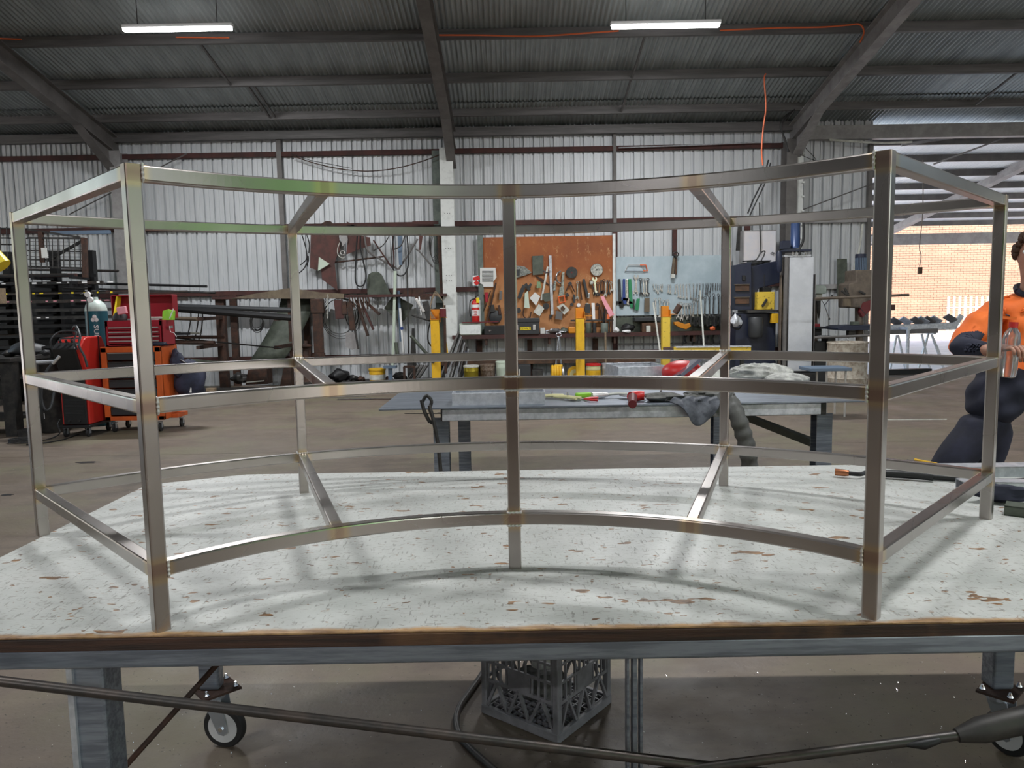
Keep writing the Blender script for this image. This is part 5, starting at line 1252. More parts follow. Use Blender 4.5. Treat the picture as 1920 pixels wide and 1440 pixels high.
row = [(1225, 534, 1227, 542), (1230, 534, 1231, 546), (1234, 535, 1234, 549), (1239, 535, 1238, 543), (1242, 534, 1241, 545), (1253, 535, 1253, 548), (1257, 535, 1257, 549), (1267, 535, 1266, 549), (1270, 534, 1272, 556), (1276, 534, 1276, 557), (1281, 534, 1282, 558), (1287, 534, 1288, 559), (1293, 533, 1295, 558), (1300, 533, 1300, 560), (1307, 533, 1304, 561), (1312, 533, 1311, 554), (1318, 533, 1317, 558), (1324, 532, 1323, 550), (1328, 532, 1326, 551), (1333, 532, 1331, 547)]
for i, r_ in enumerate(row): ospan('spanner', *r_, '%s spanner from the left in the upper row on the blue board' % ORD[i], s=.7, group='upper row of spanners')
for i, x in enumerate((1337, 1342, 1346, 1350)): MB().bar(at(x, 531, TY), at(x - 1, 544, TY), .012, .012).build('hex_key', 'toolsteel', label='%s hex key from the left at the end of the upper spanner row' % ORD[i], cat='hex key')
row = [(1229, 562, 1230, 596), (1237, 561, 1237, 594), (1245, 565, 1246, 590), (1252, 564, 1252, 600), (1273, 570, 1271, 595), (1277, 569, 1278, 598), (1283, 571, 1284, 592), (1289, 571, 1290, 596), (1294, 571, 1295, 595), (1301, 566, 1299, 594), (1308, 562, 1308, 600), (1322, 558, 1321, 592), (1330, 555, 1330, 592), (1338, 553, 1337, 593), (1347, 553, 1347, 592)]
for i, r_ in enumerate(row): ospan('spanner', *r_, '%s spanner from the left in the lower row on the blue board' % ORD[i], s=1.25, Y=14.82, group='lower row of spanners')
ospan('spanner', 1193, 520, 1192, 547, 'big double open-ended spanner left of centre on the blue board', s=1.7, both=True)
for i, (x, m) in enumerate(((1201, 'darksteel'), (1206, 'toolsteel'), (1211, 'toolsteel'), (1215, 'darksteel'))): ospan('spanner', x, 524, x + (1 if i != 3 else 0), 551, '%s spanner right of the big open-ended one' % ORD[i], m=m, s=1.2, Y=14.82)
def wrench(x0, y0, x1, y1, m, m2, label, w0=.02, w1=.07):
    th = thing('adjustable_wrench', at((x0 + x1) / 2, (y0 + y1) / 2, TY), label, 'wrench')
    a, b_ = at(x0, y0, TY), at(x1, y1, TY); d = (b_ - a).normalized(); x = V((d.z, 0, -d.x))
    MB().poly([a - x * w0, a + x * w0, b_ + x * w0 * 1.3, b_ - x * w0 * 1.3], (0, .02, 0)).build('handle', m, th, bevel=.004)
    MB().poly([b_ - x * w1 * .6 - d * .05, b_ + x * w1 - d * .06, b_ + x * w1 * 1.1, b_ + x * .02 + d * .0, b_ + x * .01 + d * .07, b_ - x * w1 * .6 + d * .08, b_ - x * w1 + d * .02], (0, .03, 0)).build('jaw', m2, th, bevel=.004)
    return th
wrench(1161, 523, 1163, 570, 'darksteel', 'blacksteel', 'dark adjustable wrench at the left edge of the blue board', .024, .08)
wrench(1170, 523, 1170, 563, 'bluetool', 'bluetool', 'blue adjustable wrench beside the dark one')
wrench(1176, 523, 1176, 564, 'toolsteel', 'toolsteel', 'silver adjustable wrench between the blue and green ones')
wrench(1181, 523, 1183, 570, 'greentool', 'greentool', 'green adjustable wrench on the blue board', .028, .04)
plate('green_pouch', 'greentool', [(1194, 560), (1200, 560), (1197, 582), (1190, 581)], 'green tool pouch low on the blue board', 'pouch', Y=14.82)
plate('pliers', 'darksteel', [(1187, 561), (1190, 561), (1190, 580), (1187, 580)], 'small dark pliers left of the green pouch', 'pliers', Y=14.82)
plate('wooden_block', 'olive', [(1209, 559), (1218, 559), (1218, 585), (1208, 585)], 'brown leather holder below the spanners on the blue board', 'holder', Y=14.82, t=.03)
th = thing('hacksaw', at(1192, 502, TY), 'hacksaw with orange handle high on the blue board', 'saw')
MB().tube([at(x, y, TY) for x, y in ((1172, 508), (1176, 500), (1179, 497), (1202, 497), (1207, 502), (1209, 508))], .007, 6).build('saw_frame', 'alu', th); MB().bar(at(1172, 508.5, TY), at(1209, 508.5, TY), .004, .010).build('blade', 'darksteel', th)
MB().tube([at(x, y, TY) for x, y in ((1200, 497), (1211, 497), (1214, 508), (1206, 508))], .012, 6).build('handle', 'plasticorange', th)
th = thing('hanging_shears', at(1264, 495, 14.8), 'tin snips with worn handles hanging over the top of the blue board', 'shears')
MB().tube([at(a, b_, 14.78) for a, b_ in ringpts(1267, 477, 5, 4)], .011, 6, closed=True).build('ring', 'darksteel', th)
MB().poly([at(x, y, 14.8) for x, y in ((1263, 478), (1270, 478), (1268, 486), (1263, 486))], (0, .02, 0)).build('blade', 'darksteel', th)
MB().poly([at(x, y, 14.78) for x, y in ((1262, 484), (1266, 484), (1263, 521), (1258, 520))], (0, .04, 0)).build('handle', 'olive', th); MB().poly([at(x, y, 14.8) for x, y in ((1266, 484), (1270, 484), (1269, 515), (1265, 515))], (0, .04, 0)).build('handle', 'woodbrown', th)
MB().poly([at(x, y, 14.76) for x, y in ((1259, 514), (1266, 514), (1265, 521), (1258, 521))], (0, .04, 0)).build('tag', 'offwhite', th)

# --- on the orange board
G = 'tools on the orange board'
def obp(name, m, pts, label, cat, Y=14.84, t=.02): return plate(name, m, pts, label, cat, Y=Y, t=t)
th = thing('notice_sheet', at(915, 518, 14.84), 'printed white notice pinned at the left edge of the orange board', 'notice')
MB().poly([at(x, y, 14.84) for x, y in ((900, 502), (929, 502), (931, 520), (925, 528), (925, 538), (906, 538), (906, 534), (900, 531), (900, 510))], (0, .004, 0)).build('paper', 'paper', th)
for k in range(9): MB().poly([at(x, y, 14.835) for x, y in ((904, 508 + k * 2.4), (925, 508 + k * 2.4), (925, 509 + k * 2.4), (904, 509 + k * 2.4))], (0, .002, 0)).build('print_line', 'charcoal', th)
obp('safety_sign', 'white', [(886, 517), (901, 516), (901, 536), (886, 535)], 'white and red fire sign beside the notice', 'sign', Y=14.86)
obp('sign_symbol', 'red', [(887, 520), (898, 517), (901, 523), (894, 526), (900, 531), (893, 535), (888, 530), (893, 526), (887, 525)], 'red flame shape on the fire sign', 'sign', Y=14.85, t=.005)
obp('instruction_card', 'machgreen', [(998, 480), (1019, 479), (1019, 514), (999, 516)], 'faded green instruction card on the orange board', 'card')
obp('square', 'toolsteel', [(965, 497), (984, 500), (997, 511), (985, 516), (965, 522)], 'pale pointed steel template right of the middle post', 'template')
obp('square_patch', 'charcoal', [(965, 505), (975, 505), (974, 517), (965, 517)], 'dark patch over the pale template', 'block', Y=14.82)  # dark flat patch in front of the pale template
obp('steel_square', 'galv', [(1029, 479), (1034, 479), (1038, 590), (1033, 590)], 'long grey steel square hanging vertically', 'square')
obp('scriber', 'darksteel', [(1030, 590), (1036, 590), (1036, 600), (1034, 592), (1031, 600)], 'forked tip below the long steel square', 'tool')
MB().bar(at(1027, 500, 14.83), at(1015, 563, 14.83), .035, .012, up=(0, 1, 0)).build('bevel_gauge', 'offwhite', label='pale rule slanting left of the long steel square', cat='gauge')
MB().tube([at(x, y, 14.82) for x, y in ((1019, 507), (1022, 511), (1028, 511), (1031, 508))], .012, 6).build('calliper', 'toolsteel', label='curved calliper jaw across the pale rule', cat='calliper')
obp('square', 'rust', [(1004, 517), (1015, 521), (1031, 535), (1014, 528)], 'dark triangular bracket behind the pale rule', 'bracket', Y=14.86)
MB().tube([at(x, y, 14.82) for x, y in [(1052 + 9 * math.cos(t), 520 + 11 * math.sin(t)) for t in [PI / 2 + i * PI / 10 for i in range(11)]]], .016, 6).build('protractor', 'toolsteel', label='half round silver protractor near the orange saw', cat='protractor')
MB().bar(at(1056, 510, 14.84), at(1054, 555, 14.84), .05, .012, up=(0, 1, 0)).build('hand_rule', 'toolsteel', label='silver blade above the orange saw handle', cat='rule')
th = thing('hand_saw', at(1054, 560, 14.82), 'hand saw with orange handle on the orange board', 'saw')
MB().poly([at(x, y, 14.82) for x, y in ((1050, 538), (1058, 538), (1058, 557), (1047, 557))], (0, .006, 0)).build('blade', 'toolsteel', th)
q = MB(); q.tube([at(x, y, 14.815) for x, y in ((1047, 557), (1058, 555), (1060, 566), (1049, 568))], .018, 6, closed=True); q.build('handle', 'plasticorange', th)
for (x, y, r, m, m2, lab) in ((1072, 511, 10.5, 'darksteel', 'darkred', 'dark grinding disc on the orange board'), (1119, 506, 11.5, 'toolsteel', 'darksteel', 'shiny circular saw blade on the orange board'), (929, 594, 12, 'charcoal', 'darksteel', 'large dark grinding wheel behind the black case')):
    th = thing('disc', at(x, y, 14.84), lab, 'disc'); c = at(x, y, 14.83); R_ = r / 1443 * 14.83
    MB().lathe(c, [(R_ * .96, 0), (R_, .004), (R_, .008)], 36, 'Y').build('disc_face', m, th, smooth=True); MB().lathe(c, [(R_ * .14, -.004), (R_ * .14, .0)], 14, 'Y').build('hub', m2, th)
for i, (x0, y0, x1, y1, m, lab) in enumerate(((1115, 524, 1117, 549, 'chrome', 'bright double spanner below the circular saw blade'), (1083, 530, 1082, 558, 'toolsteel', 'spanner hanging in the middle of the orange board'), (1108, 527, 1116, 552, 'darksteel', 'dark ring spanner slanting left of the bright spanner'), (1127, 527, 1127, 548, 'darksteel', 'first dark spanner right of the bright one'), (1136, 527, 1135, 553, 'toolsteel', 'silver spanner right of the dark ones'), (1121, 532, 1121, 552, 'darksteel', 'small dark spanner behind the bright one'), (1132, 526, 1131, 547, 'rust', 'rusty spanner near the right edge of the orange board'), (1141, 527, 1141, 550, 'darksteel', 'last dark spanner at the right edge of the orange board'), (1145, 530, 1147, 545, 'toolsteel', 'small silver spanner at the right edge of the orange board'))):
    ospan('spanner', x0, y0, x1, y1, lab, m=m, s=1.2 if i else 1.7, both=(i == 0))
for i, (x0, y0, x1, y1, w_, m, lab) in enumerate(((983, 535, 973, 560, .07, 'charcoal', 'dark grey plane hanging right of the middle post'), (985, 532, 993, 545, .06, 'darksteel', 'dark wrench head above the glue bottle'), (996, 532, 992, 538, .05, 'charcoal', 'small dark cube high on the board'), (1094, 523, 1102, 558, .05, 'charcoal', 'long dark file slanting on the orange board'), (1087, 528, 1091, 562, .02, 'rust', 'thin rusty punch on the orange board'), (1104, 550, 1103, 560, .045, 'toolsteel', 'small silver vice below the dark file'), (1076, 552, 1077, 568, .04, 'charcoal', 'dark screwdriver above the small magnet'), (1069, 530, 1078, 548, .02, 'rust', 'thin compass leg left of the hanging spanner'), (1070, 530, 1061, 545, .02, 'rust', 'thin compass leg left of the other one'), (1062, 550, 1065, 556, .06, 'charcoal', 'small dark cube beside the orange saw'), (1041, 527, 1039, 545, .05, 'toolsteel', 'silver locking pliers beside the long steel square'), (1128, 575, 1130, 600, .03, 'woodbrown', 'first wooden handle at the lower right of the orange board'), (1124, 570, 1124, 600, .03, 'rust', 'rusty rod at the lower right of the orange board'), (1134, 578, 1133, 605, .025, 'black', 'black screwdriver among the wooden handles'), (913, 605, 930, 530, .03, 'rust', 'long brown clamp bar left on the orange board'), (908, 582, 920, 545, .02, 'rust', 'thin rusty bar beside the long clamp bar'), (921, 572, 924, 585, .10, 'darksteel', 'dark clamp screw on the long clamp bar'), (912, 548, 913, 567, .06, 'redchest', 'small red tool beside the fire extinguisher'), (939, 545, 938, 562, .05, 'beamgrey', 'grey plate left of the middle post'), (935, 572, 938, 590, .05, 'rust', 'rusty clamp left of the middle post'))):
    MB().bar(at(x0, y0, 14.82), at(x1, y1, 14.82), w_, .03, up=(0, 1, 0)).build('hand_tool', m, label=lab, cat='tool', bevel=.006, group=G)
for i, (pts, m, lab) in enumerate((([(993, 559), (1003, 548), (1013, 556), (1005, 573)], 'paper', 'white card with writing slanting low on the orange board'), ([(1000, 585), (1010, 570), (1021, 578), (1012, 593)], 'offwhite', 'blank pale tag below the white card'), ([(1044, 575), (1056, 569), (1068, 581), (1058, 590)], 'offwhite', 'pale tag with a dark picture on the orange board'), ([(1017, 551), (1031, 548), (1032, 564), (1022, 566), (1017, 560)], 'machgreen', 'dark green grey plate left of the long square'), ([(1043, 582), (1055, 586), (1054, 600), (1041, 598)], 'beamgrey', 'small grey square below the tag with a picture'), ([(1007, 528), (1013, 528), (1015, 540), (1006, 540)], 'chrome', 'shiny silver mirror tag'), ([(984, 550), (990, 545), (993, 578), (983, 577)], 'palegreen', 'pale bottle shape hanging right of the middle post'), ([(1109, 568), (1115, 568), (1116, 601), (1111, 601)], 'white', 'white vertical strip on the orange board'), ([(1126, 556), (1132, 555), (1139, 568), (1152, 590), (1143, 594), (1130, 566)], 'pink', 'pink strap hanging at the right edge of the orange board'), ([(1137, 588), (1142, 590), (1144, 602), (1138, 600)], 'plasticorange', 'orange tape below the pink strap'), ([(1097, 570), (1107, 570), (1106, 588), (1097, 586)], 'charcoal', 'dark square block left of the white strip'))):
    obp('tag_card', m, pts, lab, 'tag' if i != 8 else 'strap', Y=14.81 - .003 * i, t=.012)
obp('tag_picture', 'woodbrown', [(1051, 577), (1055, 573), (1060, 578), (1057, 583), (1052, 582)], 'dark brown picture on the pale tag', 'picture', Y=14.77, t=.004)
for i, (x, y, r, m, lab) in enumerate(((1085, 572, 3.5, 'white', 'round white magnet on the orange board'), (1024, 574, 6, 'darksteel', 'round dark cup below the grey plate'), (1072, 571, 3, 'charcoal', 'small dark knob left of the white magnet'), (1101, 572, 4, 'toolsteel', 'small silver ring above the dark square block'), (1120, 571, 3, 'rust', 'small brown ring right of the white strip'), (972, 582, 5, 'charcoal', 'dark round cap right of the middle post'), (1069, 532, 3.5, 'charcoal', 'dark ring above the compass legs'), (1109, 530, 3.5, 'toolsteel', 'small silver ring above the dark ring spanner'))):
    c = at(x, y, 14.80); R_ = r / 1443 * 14.8; MB().lathe(c, [(R_ * .35, 0), (R_, .001), (R_, .03)], 18, 'Y').build('round_part', m, label=lab, cat='part', smooth=True)
MB().tube(smooth_path([at(x, y, 14.8) for x, y in ((983, 577), (981, 590), (986, 597), (993, 596), (996, 585))]), .012, 6).build('belt_loop', 'rust', label='brown belt loop hanging below the pale bottle', cat='loop')
MB().bar(at(1070, 601, 14.8), at(1150, 600, 14.8), .06, .03).build('tool_rail', 'darksteel', label='dark steel rail across the foot of the orange board', cat='rail')

# --- standing on the shelf
def onshelf(x0, x1, y0, m, name, label, cat, Y=14.66, d=.16, bevel=.006, z=None):
    z = SZ if z is None else z; a, b_ = at(x0, y0, Y), at(x1, y0, Y)
    return MB().box(((a.x + b_.x) / 2, Y + d / 2, (z + a.z) / 2), (b_.x - a.x, d, a.z - z)).build(name, m, label=label, cat=cat, bevel=bevel)
fa = thing('first_aid_box', at(882, 625, 14.7), 'pale white metal box on the left end of the shelf', 'box')
a, b_ = at(861, 607, 14.64), at(902, 607, 14.64); xm = (a.x + b_.x) / 2
MB().box((xm, 14.72, (SZ + a.z) / 2), (b_.x - a.x, .16, a.z - SZ)).build('case', 'palegreen', fa, bevel=.012); MB().box((xm, 14.632, (SZ + a.z) / 2), (b_.x - a.x - .03, .006, a.z - SZ - .03)).build('cover', 'whitepaint', fa, bevel=.002)
th = thing('black_case', at(926, 625, 14.7), 'low black case with a silver latch left of the middle post', 'case')
a, b_ = at(908, 611, 14.6), at(962, 611, 14.6); xm = (a.x + b_.x) / 2
MB().box((xm, 14.7, (SZ + a.z) / 2), (b_.x - a.x, .2, a.z - SZ)).build('case_body', 'black', th, bevel=.01); MB().box((at(919, 620, 14.59).x, 14.594, at(919, 620, 14.59).z), (.05, .01, .03)).build('latch', 'chrome', th)
th = thing('tool_box', at(989, 625, 14.66), 'black tool box with yellow label and silver latches on the shelf', 'tool box')
a, b_ = at(964, 597, 14.56), at(1012, 597, 14.56); xm = (a.x + b_.x) / 2; zt = a.z
MB().box((xm, 14.67, (SZ + zt - .06) / 2), (b_.x - a.x - .02, .22, zt - .06 - SZ)).build('box_body', 'charcoal', th, bevel=.01); MB().box((xm, 14.67, zt - .04), (b_.x - a.x, .24, .08)).build('lid', 'charcoal', th, bevel=.012)
for x in (969, 1001.5): p = at(x, 614, 14.55); MB().box((p.x, 14.55, p.z), (.05, .014, .10)).build('latch', 'alu', th, bevel=.006)
p = at(985, 616, 14.555); MB().box((p.x, 14.555, p.z), (.20, .01, .055)).build('label_plate', 'brightyellow', th); text('DEWALT', (p.x, 14.548, p.z), .05, 'black', th, sx=.9)
onshelf(1013, 1022, 615, 'paper', 'paper_box', 'small white paper box right of the black tool box', 'box'); onshelf(1023, 1035, 619, 'galv', 'tin', 'flat silver tin right of the white paper box', 'tin')
crumple(at(1043, 621, 14.66), (.16, .08, .05), 'toolsteel', 'metal_parts', 'heap of bright metal parts on the shelf', 'parts', 51, amp=.3)
crumple(at(1057, 620, 14.7), (.08, .08, .06), 'machgreen', 'metal_parts', 'dark lump right of the bright metal parts', 'parts', 52, amp=.25)
onshelf(1066, 1079, 613, 'orangetool', 'orange_drill_case', 'orange plastic case left of the yellow post', 'case', bevel=.02)
for i, (x0, x1, y, m) in enumerate(((1098, 1110, 605, 'machgreen'), (1111, 1119, 606, 'darksteel'), (1127, 1141, 606, 'colgreen'))):
    a, b_ = at(x0, y, 14.66), at(x1, y, 14.66); r = (b_.x - a.x) / 2; MB().lathe(((a.x + b_.x) / 2, 14.72, SZ), [(r * .95, 0), (r, .01), (r, a.z - SZ - .01), (r * .93, a.z - SZ), (r * .9, a.z - SZ - .02)], 20).build('tin_can', m, smooth=True, label='%s old tin can right of the yellow post' % ORD[i], cat='can')
for i, (x, y0, y1, m) in enumerate(((1131, 586, 607, 'black'), (1136, 580, 607, 'woodbrown'), (1142, 598, 628, 'darksteel'), (1147, 595, 626, 'rust'))): MB().cyl(at(x, y1, 14.7), at(x + 1, y0, 14.7), .014, 6).build('file', m, label='%s long file standing among the tin cans' % ORD[i], cat='file')
onshelf(1204, 1239, 605, 'woodbrown', 'wooden_box', 'brown wooden box under the blue board', 'box', d=.2); a, b_ = at(1190, 596, 14.66), at(1240, 604, 14.66); MB().box(((a.x + b_.x) / 2, 14.76, (a.z + b_.z) / 2 + .012), (b_.x - a.x, .26, abs(a.z - b_.z) - .02)).build('dark_case', 'charcoal', label='long dark case on the brown wooden box', cat='case', bevel=.006)
onshelf(1212, 1220, 611, 'offwhite', 'small_carton', 'small white carton before the wooden box', 'carton', Y=14.61, d=.04)
crumple(at(1178, 613, 14.66) - V((0, 0, .02)), (.13, .08, .08), 'blacksteel', 'black_pump', 'black and white machine part left of the dark case', 'parts', 54, amp=.2); crumple(at(1156, 619, 14.64), (.05, .05, .05), 'white', 'white_part', 'small white part at the left end under the blue board', 'parts', 55, amp=.3); crumple(at(1175, 621, 14.6), (.08, .04, .03), 'white', 'white_part', 'white part before the black machine part', 'parts', 56, amp=.3)
th = thing('grease_cutter', at(1280, 615, 14.65), 'orange boat shaped tool head on the shelf under the blue board', 'tool')
q = MB(); q.poly([at(x, y, 14.6) for x, y in ((1264, 604), (1272, 603), (1285, 608), (1294, 606), (1296, 612), (1287, 618), (1276, 615), (1265, 609))], (0, .12, 0)); q.build('tool_head', 'orangetool', th, bevel=.01)
crumple(at(1336, 616, 14.62), (.05, .04, .04), 'plasticorange', 'red_part', 'small orange red part at the right of the shelf', 'parts', 57, amp=.2)
for i in range(16): x = 1296 + i * 4.8; MB().bar(at(x, 592 + (i * 7 % 5), 14.74), at(x + ((i * 3) % 5) - 2, 612, 14.72), .03, .03, up=(0, 1, 0)).build('socket_tool', 'blacksteel' if i % 3 else 'darksteel', label='%s black tool from the left in the rack beneath the lower spanners' % ORD[i], cat='tool', bevel=.004)
MB().bar(at(1292, 606, 14.78), at(1374, 604, 14.78), .10, .03).build('tool_rail', 'darksteel', label='dark rail holding the black tools beneath the lower spanners', cat='rail')
for i, (x, L_) in enumerate(((1281, 18), (1287, 16), (1298, 18), (1302, 15), (1307, 17), (1316, 14), (1324, 13), (1339, 20), (1349, 12))): pipe('clamp_tool', 'blacksteel', [(x, 643), (x + 2 - 5 * (i % 2), 643 - L_ * .5), (x + 3, 643 - L_)], .016, '%s black clamp from the left on the rail below the shelf' % ORD[i], 'clamp', Y=14.66)
th = thing('bearing_puller', at(1048, 640, 14.5), 'silver two-legged puller hanging from the shelf edge', 'puller')
c = at(1048, 628, 14.5); MB().tube([c + V((.05 * math.cos(t), 0, .035 * math.sin(t))) for t in [i * PI / 8 for i in range(16)]], .012, 6, closed=True).build('ring', 'toolsteel', th)
for x1 in (1042, 1053): MB().tube([at(1048, 632, 14.5), at(x1, 690, 14.4)], .018, 6).build('leg', 'toolsteel', th)
for (x0, y0, x1, y1, lab) in ((1225, 568, 1238, 662, 'white rod leaning left of the chipped yellow post'), (1313, 545, 1320, 652, 'white rod leaning right of the chipped yellow post')): MB().cyl(at(x1, y1, 13.6), at(x0, y0, 14.6), .016, 8).build('white_rod', 'offwhite', label=lab, cat='rod')
pipe('broom_stick', 'timber', [(1135, 622), (1136, 700)], .018, 'tan timber broom handle standing before the shelf', 'stick', Y=14.3, sm=False)
# fire extinguisher
fe = thing('fire_extinguisher', at(892, 602, 14.7), 'red fire extinguisher with white label left of the orange board', 'fire extinguisher')
p0, p1 = at(892, 605, 14.7), at(892, 562, 14.7); h = p1.z - p0.z
MB().lathe((p0.x, 14.72, p0.z), [(.06, 0), (.075, .02), (.075, h * .84), (.06, h * .94), (.028, h), (.022, h + .03)], 24).build('cylinder_wall', 'red', fe, smooth=True)
MB().lathe((p0.x, 14.72, p0.z + h * .30), [(.0765, 0), (.0765, h * .26)], 24).build('print_band', 'white', fe); MB().lathe((p0.x, 14.72, p0.z + h * .66), [(.0765, 0), (.0765, h * .13)], 24).build('print_band', 'white', fe)
text('FIRE', (p0.x, 14.638, p0.z + h * .48), .055, 'red', fe, sx=.8); text('ABE', (p0.x, 14.638, p0.z + h * .36), .05, 'red', fe, sx=.8)
MB().tube([V((p0.x, 14.72, p1.z + .02)), V((p0.x + .02, 14.70, p1.z + .07)), V((p0.x + .07, 14.70, p1.z + .09))], .014, 6).build('handle', 'darksteel', fe)
MB().box((p0.x + .05, 14.66, p1.z - .01), (.06, .02, .10)).build('safety_tag', 'brightyellow', fe)
MB().tube(smooth_path([V((p0.x, 14.7, p1.z + .02)), V((p0.x - .09, 14.7, p1.z - .02)), V((p0.x - .11, 14.7, p1.z - .2)), V((p0.x - .095, 14.7, p0.z + .12))]), .012, 6).build('hose', 'black', fe, smooth=True)
MB().box((p0.x + .06, 14.82, p0.z + h * .5), (.06, .1, h)).build('wall_bracket', 'whitepaint', fe)
q = MB(); a = at(866, 605, 14.62); q.bar(a, at(935, 603, 14.62), .05, .02); q.build('red_bar', 'darkred', label='thin dark red bar across the top of the pale white box', cat='bar')
pipe('blue_clamp', 'navy', [(865, 655), (871, 660), (883, 668)], .03, 'dark blue clamp below the left end of the shelf', 'clamp', Y=14.5)

# --- bottom row in front of the wall
def can(x0, x1, y0, y1, Y, m, name, label, cat, lid=None, band=None, handle=False):
    a, b_ = at(x0, y1, Y), at(x1, y0, Y); r = (b_.x - a.x) / 2; xm = (a.x + b_.x) / 2; z0_ = max(0.0, a.z); z1_ = b_.z; th = thing(name, (xm, Y + r, z0_), label, cat)
    MB().lathe((xm, Y + r, z0_), [(r * .93, 0), (r * .95, .01), (r * .97, (z1_ - z0_) * .6), (r, (z1_ - z0_) * .62), (r * .98, (z1_ - z0_) * .7), (r, z1_ - z0_)], 28).build('bucket_wall', m, th, smooth=True)
    MB().lathe((xm, Y + r, z1_), [(r * 1.05, -.03), (r * 1.05, .0), (r * .9, .006)], 28).build('lid', lid or m, th, smooth=True)
    if band: MB().lathe((xm, Y + r, z0_ + (z1_ - z0_) * .15), [(r * .985, 0), (r * .995, (z1_ - z0_) * .4)], 28).build('paper_band', band, th, smooth=True)
    MB().tube([V((xm + r * 1.04 * math.cos(t), Y + r - r * .5 * abs(math.sin(t)) , z1_ - .02 - .10 * math.sin(t) if not handle else z1_ - .02 + .14 * math.sin(t))) for t in [i * PI / 10 for i in range(11)]], .004, 5).build('wire_handle', 'darksteel', th)
    return th
low = thing('low_shelf', at(1000, 722, 13.9), 'low dark steel shelf carrying buckets and tins', 'shelf')
MB().box((.6, 14.2, LZ - .03), (8.8, .9, .06)).build('shelf_board', 'darksteel', low)
for x in (-3.6, -1.9, .3, 2.0, 3.8, 4.9): MB().box((x, 14.2, (LZ - .06) / 2), (.08, .8, LZ - .06)).build('shelf_foot', 'darksteel', low)
def z_at(y, Y, x=960): return at(x, y, Y).z
LZy = 720 - 0
def canz(x0, x1, y0, m, name, label, cat, Y=13.9, **k):
    yb_ = 560 + (1.5 - LZ) / Y * FPX + (960 - (x0 + x1) / 2) * .0175 + 9; return can(x0, x1, y0, yb_, Y, m, name, label, cat, **k)
canz(690, 720, 692, 'yellow', 'yellow_bucket', 'yellow plastic bucket with a white label at the foot of the wall', 'bucket', band='offwhite')
canz(869, 897, 686, 'brasscan', 'paint_tin', 'golden yellow paint tin with a white lid rim', 'tin', lid='offwhite')
t_ = canz(900, 928, 684, 'rustcan', 'paint_tin', 'rust stained paint tin beside the golden one', 'tin'); 
canz(930, 952, 678, 'palegreen', 'plastic_bucket', 'pale green lidded plastic bucket left of the middle post', 'bucket', handle=False)
canz(1100, 1128, 683, 'cream', 'paint_tin', 'cream and yellow paint tin with a red lid', 'tin', lid='red', band='yellow')
canz(1209, 1240, 683, 'palegreen', 'plastic_bucket', 'pale bucket with a lid under the blue board', 'bucket')
canz(1130, 1150, 682, 'galv', 'steel_can', 'silver cylinder behind the cream tin', 'can')
onshelf(957, 995, 685, 'charcoal', 'grinder_case', 'black machine case right of the middle post at the foot of the wall', 'case', Y=13.9, d=.3, z=LZ)
onshelf(998, 1018, 694, 'darksteel', 'steel_bin', 'low dark steel bin right of the black machine case', 'bin', Y=13.9, d=.3, z=LZ)
MB().bar(at(974, 692, 13.88), at(974, 715, 13.88), .03, .02).build('chrome_bar', 'alu', label='short silver bar upright before the black machine case', cat='bar')
for i, (x, y, r, lab) in enumerate(((1046, 700, 13, 'first yellow hose reel from the left at the foot of the wall'), (1078, 702, 14, 'larger yellow reel with an open drum side beside the first'))):
    c = at(x, y, 13.5); R_ = r / 1443 * 13.5; th = thing('hose_reel', (c.x, 13.5, c.z - R_), lab, 'reel')
    if i == 0:
        for k in range(4): MB().tube([V((c.x - .09 + k * .045, 13.6, c.z)) + V((0, R_ * .9 * math.cos(t), R_ * math.sin(t))) for t in [j * PI / 10 for j in range(20)]], .024, 8, closed=True).build('reel_turn', 'yellow', th, smooth=True)
        MB().box((c.x + .02, 13.6, c.z + R_), (.14, .1, .05)).build('handle', 'yellow', th, bevel=.012)
        MB().lathe((c.x + .08, 13.6, c.z), [(R_ * .9, 0), (R_ * .9, .03)], 24, 'X').build('reel_side', 'alu', th, smooth=True)
    else:
        MB().lathe((c.x, 13.5, c.z), [(R_ * .55, 0), (R_, .0), (R_, .18), (R_ * .55, .18)], 28, 'Y').build('reel_case', 'yellow', th, smooth=True); MB().lathe((c.x, 13.48, c.z), [(R_ * .7, 0), (R_ * .7, .03)], 24, 'Y').build('reel_side', 'cream', th, smooth=True); MB().lathe((c.x, 13.46, c.z), [(.03, 0), (.03, .03)], 12, 'Y').build('hub', 'yellow', th)
    MB().box((c.x, 13.6, (c.z - R_ + LZ) / 2 - .06), (.26, .3, c.z - R_ + .10)).build('reel_base', 'darksteel', th)
th = thing('blue_stand', (at(730, 700, 13.8).x, 13.9, 0), 'small blue steel stand beside the yellow bucket', 'stand')
a, b_ = at(718, 689, 13.8), at(742, 689, 13.8); xm = (a.x + b_.x) / 2; MB().box((xm, 13.9, a.z), (b_.x - a.x, .2, .04)).build('top_plate', 'bluegrey', th); MB().box((xm, 13.9, (a.z + LZ) / 2), (.07, .07, a.z - LZ)).build('pillar', 'bluegrey', th); MB().box((xm, 13.9, LZ + .01), (.25, .25, .02)).build('foot', 'bluegrey', th)
th = thing('steel_frame_stand', (at(765, 700, 13.8).x, 13.9, 0), 'small brown steel frame right of the blue stand', 'frame')
for x in (757, 776): p = at(x, 688, 13.8); MB().box((p.x, 13.85, (p.z + LZ) / 2), (.04, .04, p.z - LZ)).build('leg', 'rust', th)
a, b_ = at(757, 688, 13.8), at(776, 688, 13.8); MB().bar(a + V((0, .05, 0)), b_ + V((0, .05, 0)), .04, .04).build('top_bar', 'rust', th); MB().box(((a.x + b_.x) / 2, 14.0, .36), (.1, .1, .48)).build('machine_block', 'darksteel', th)
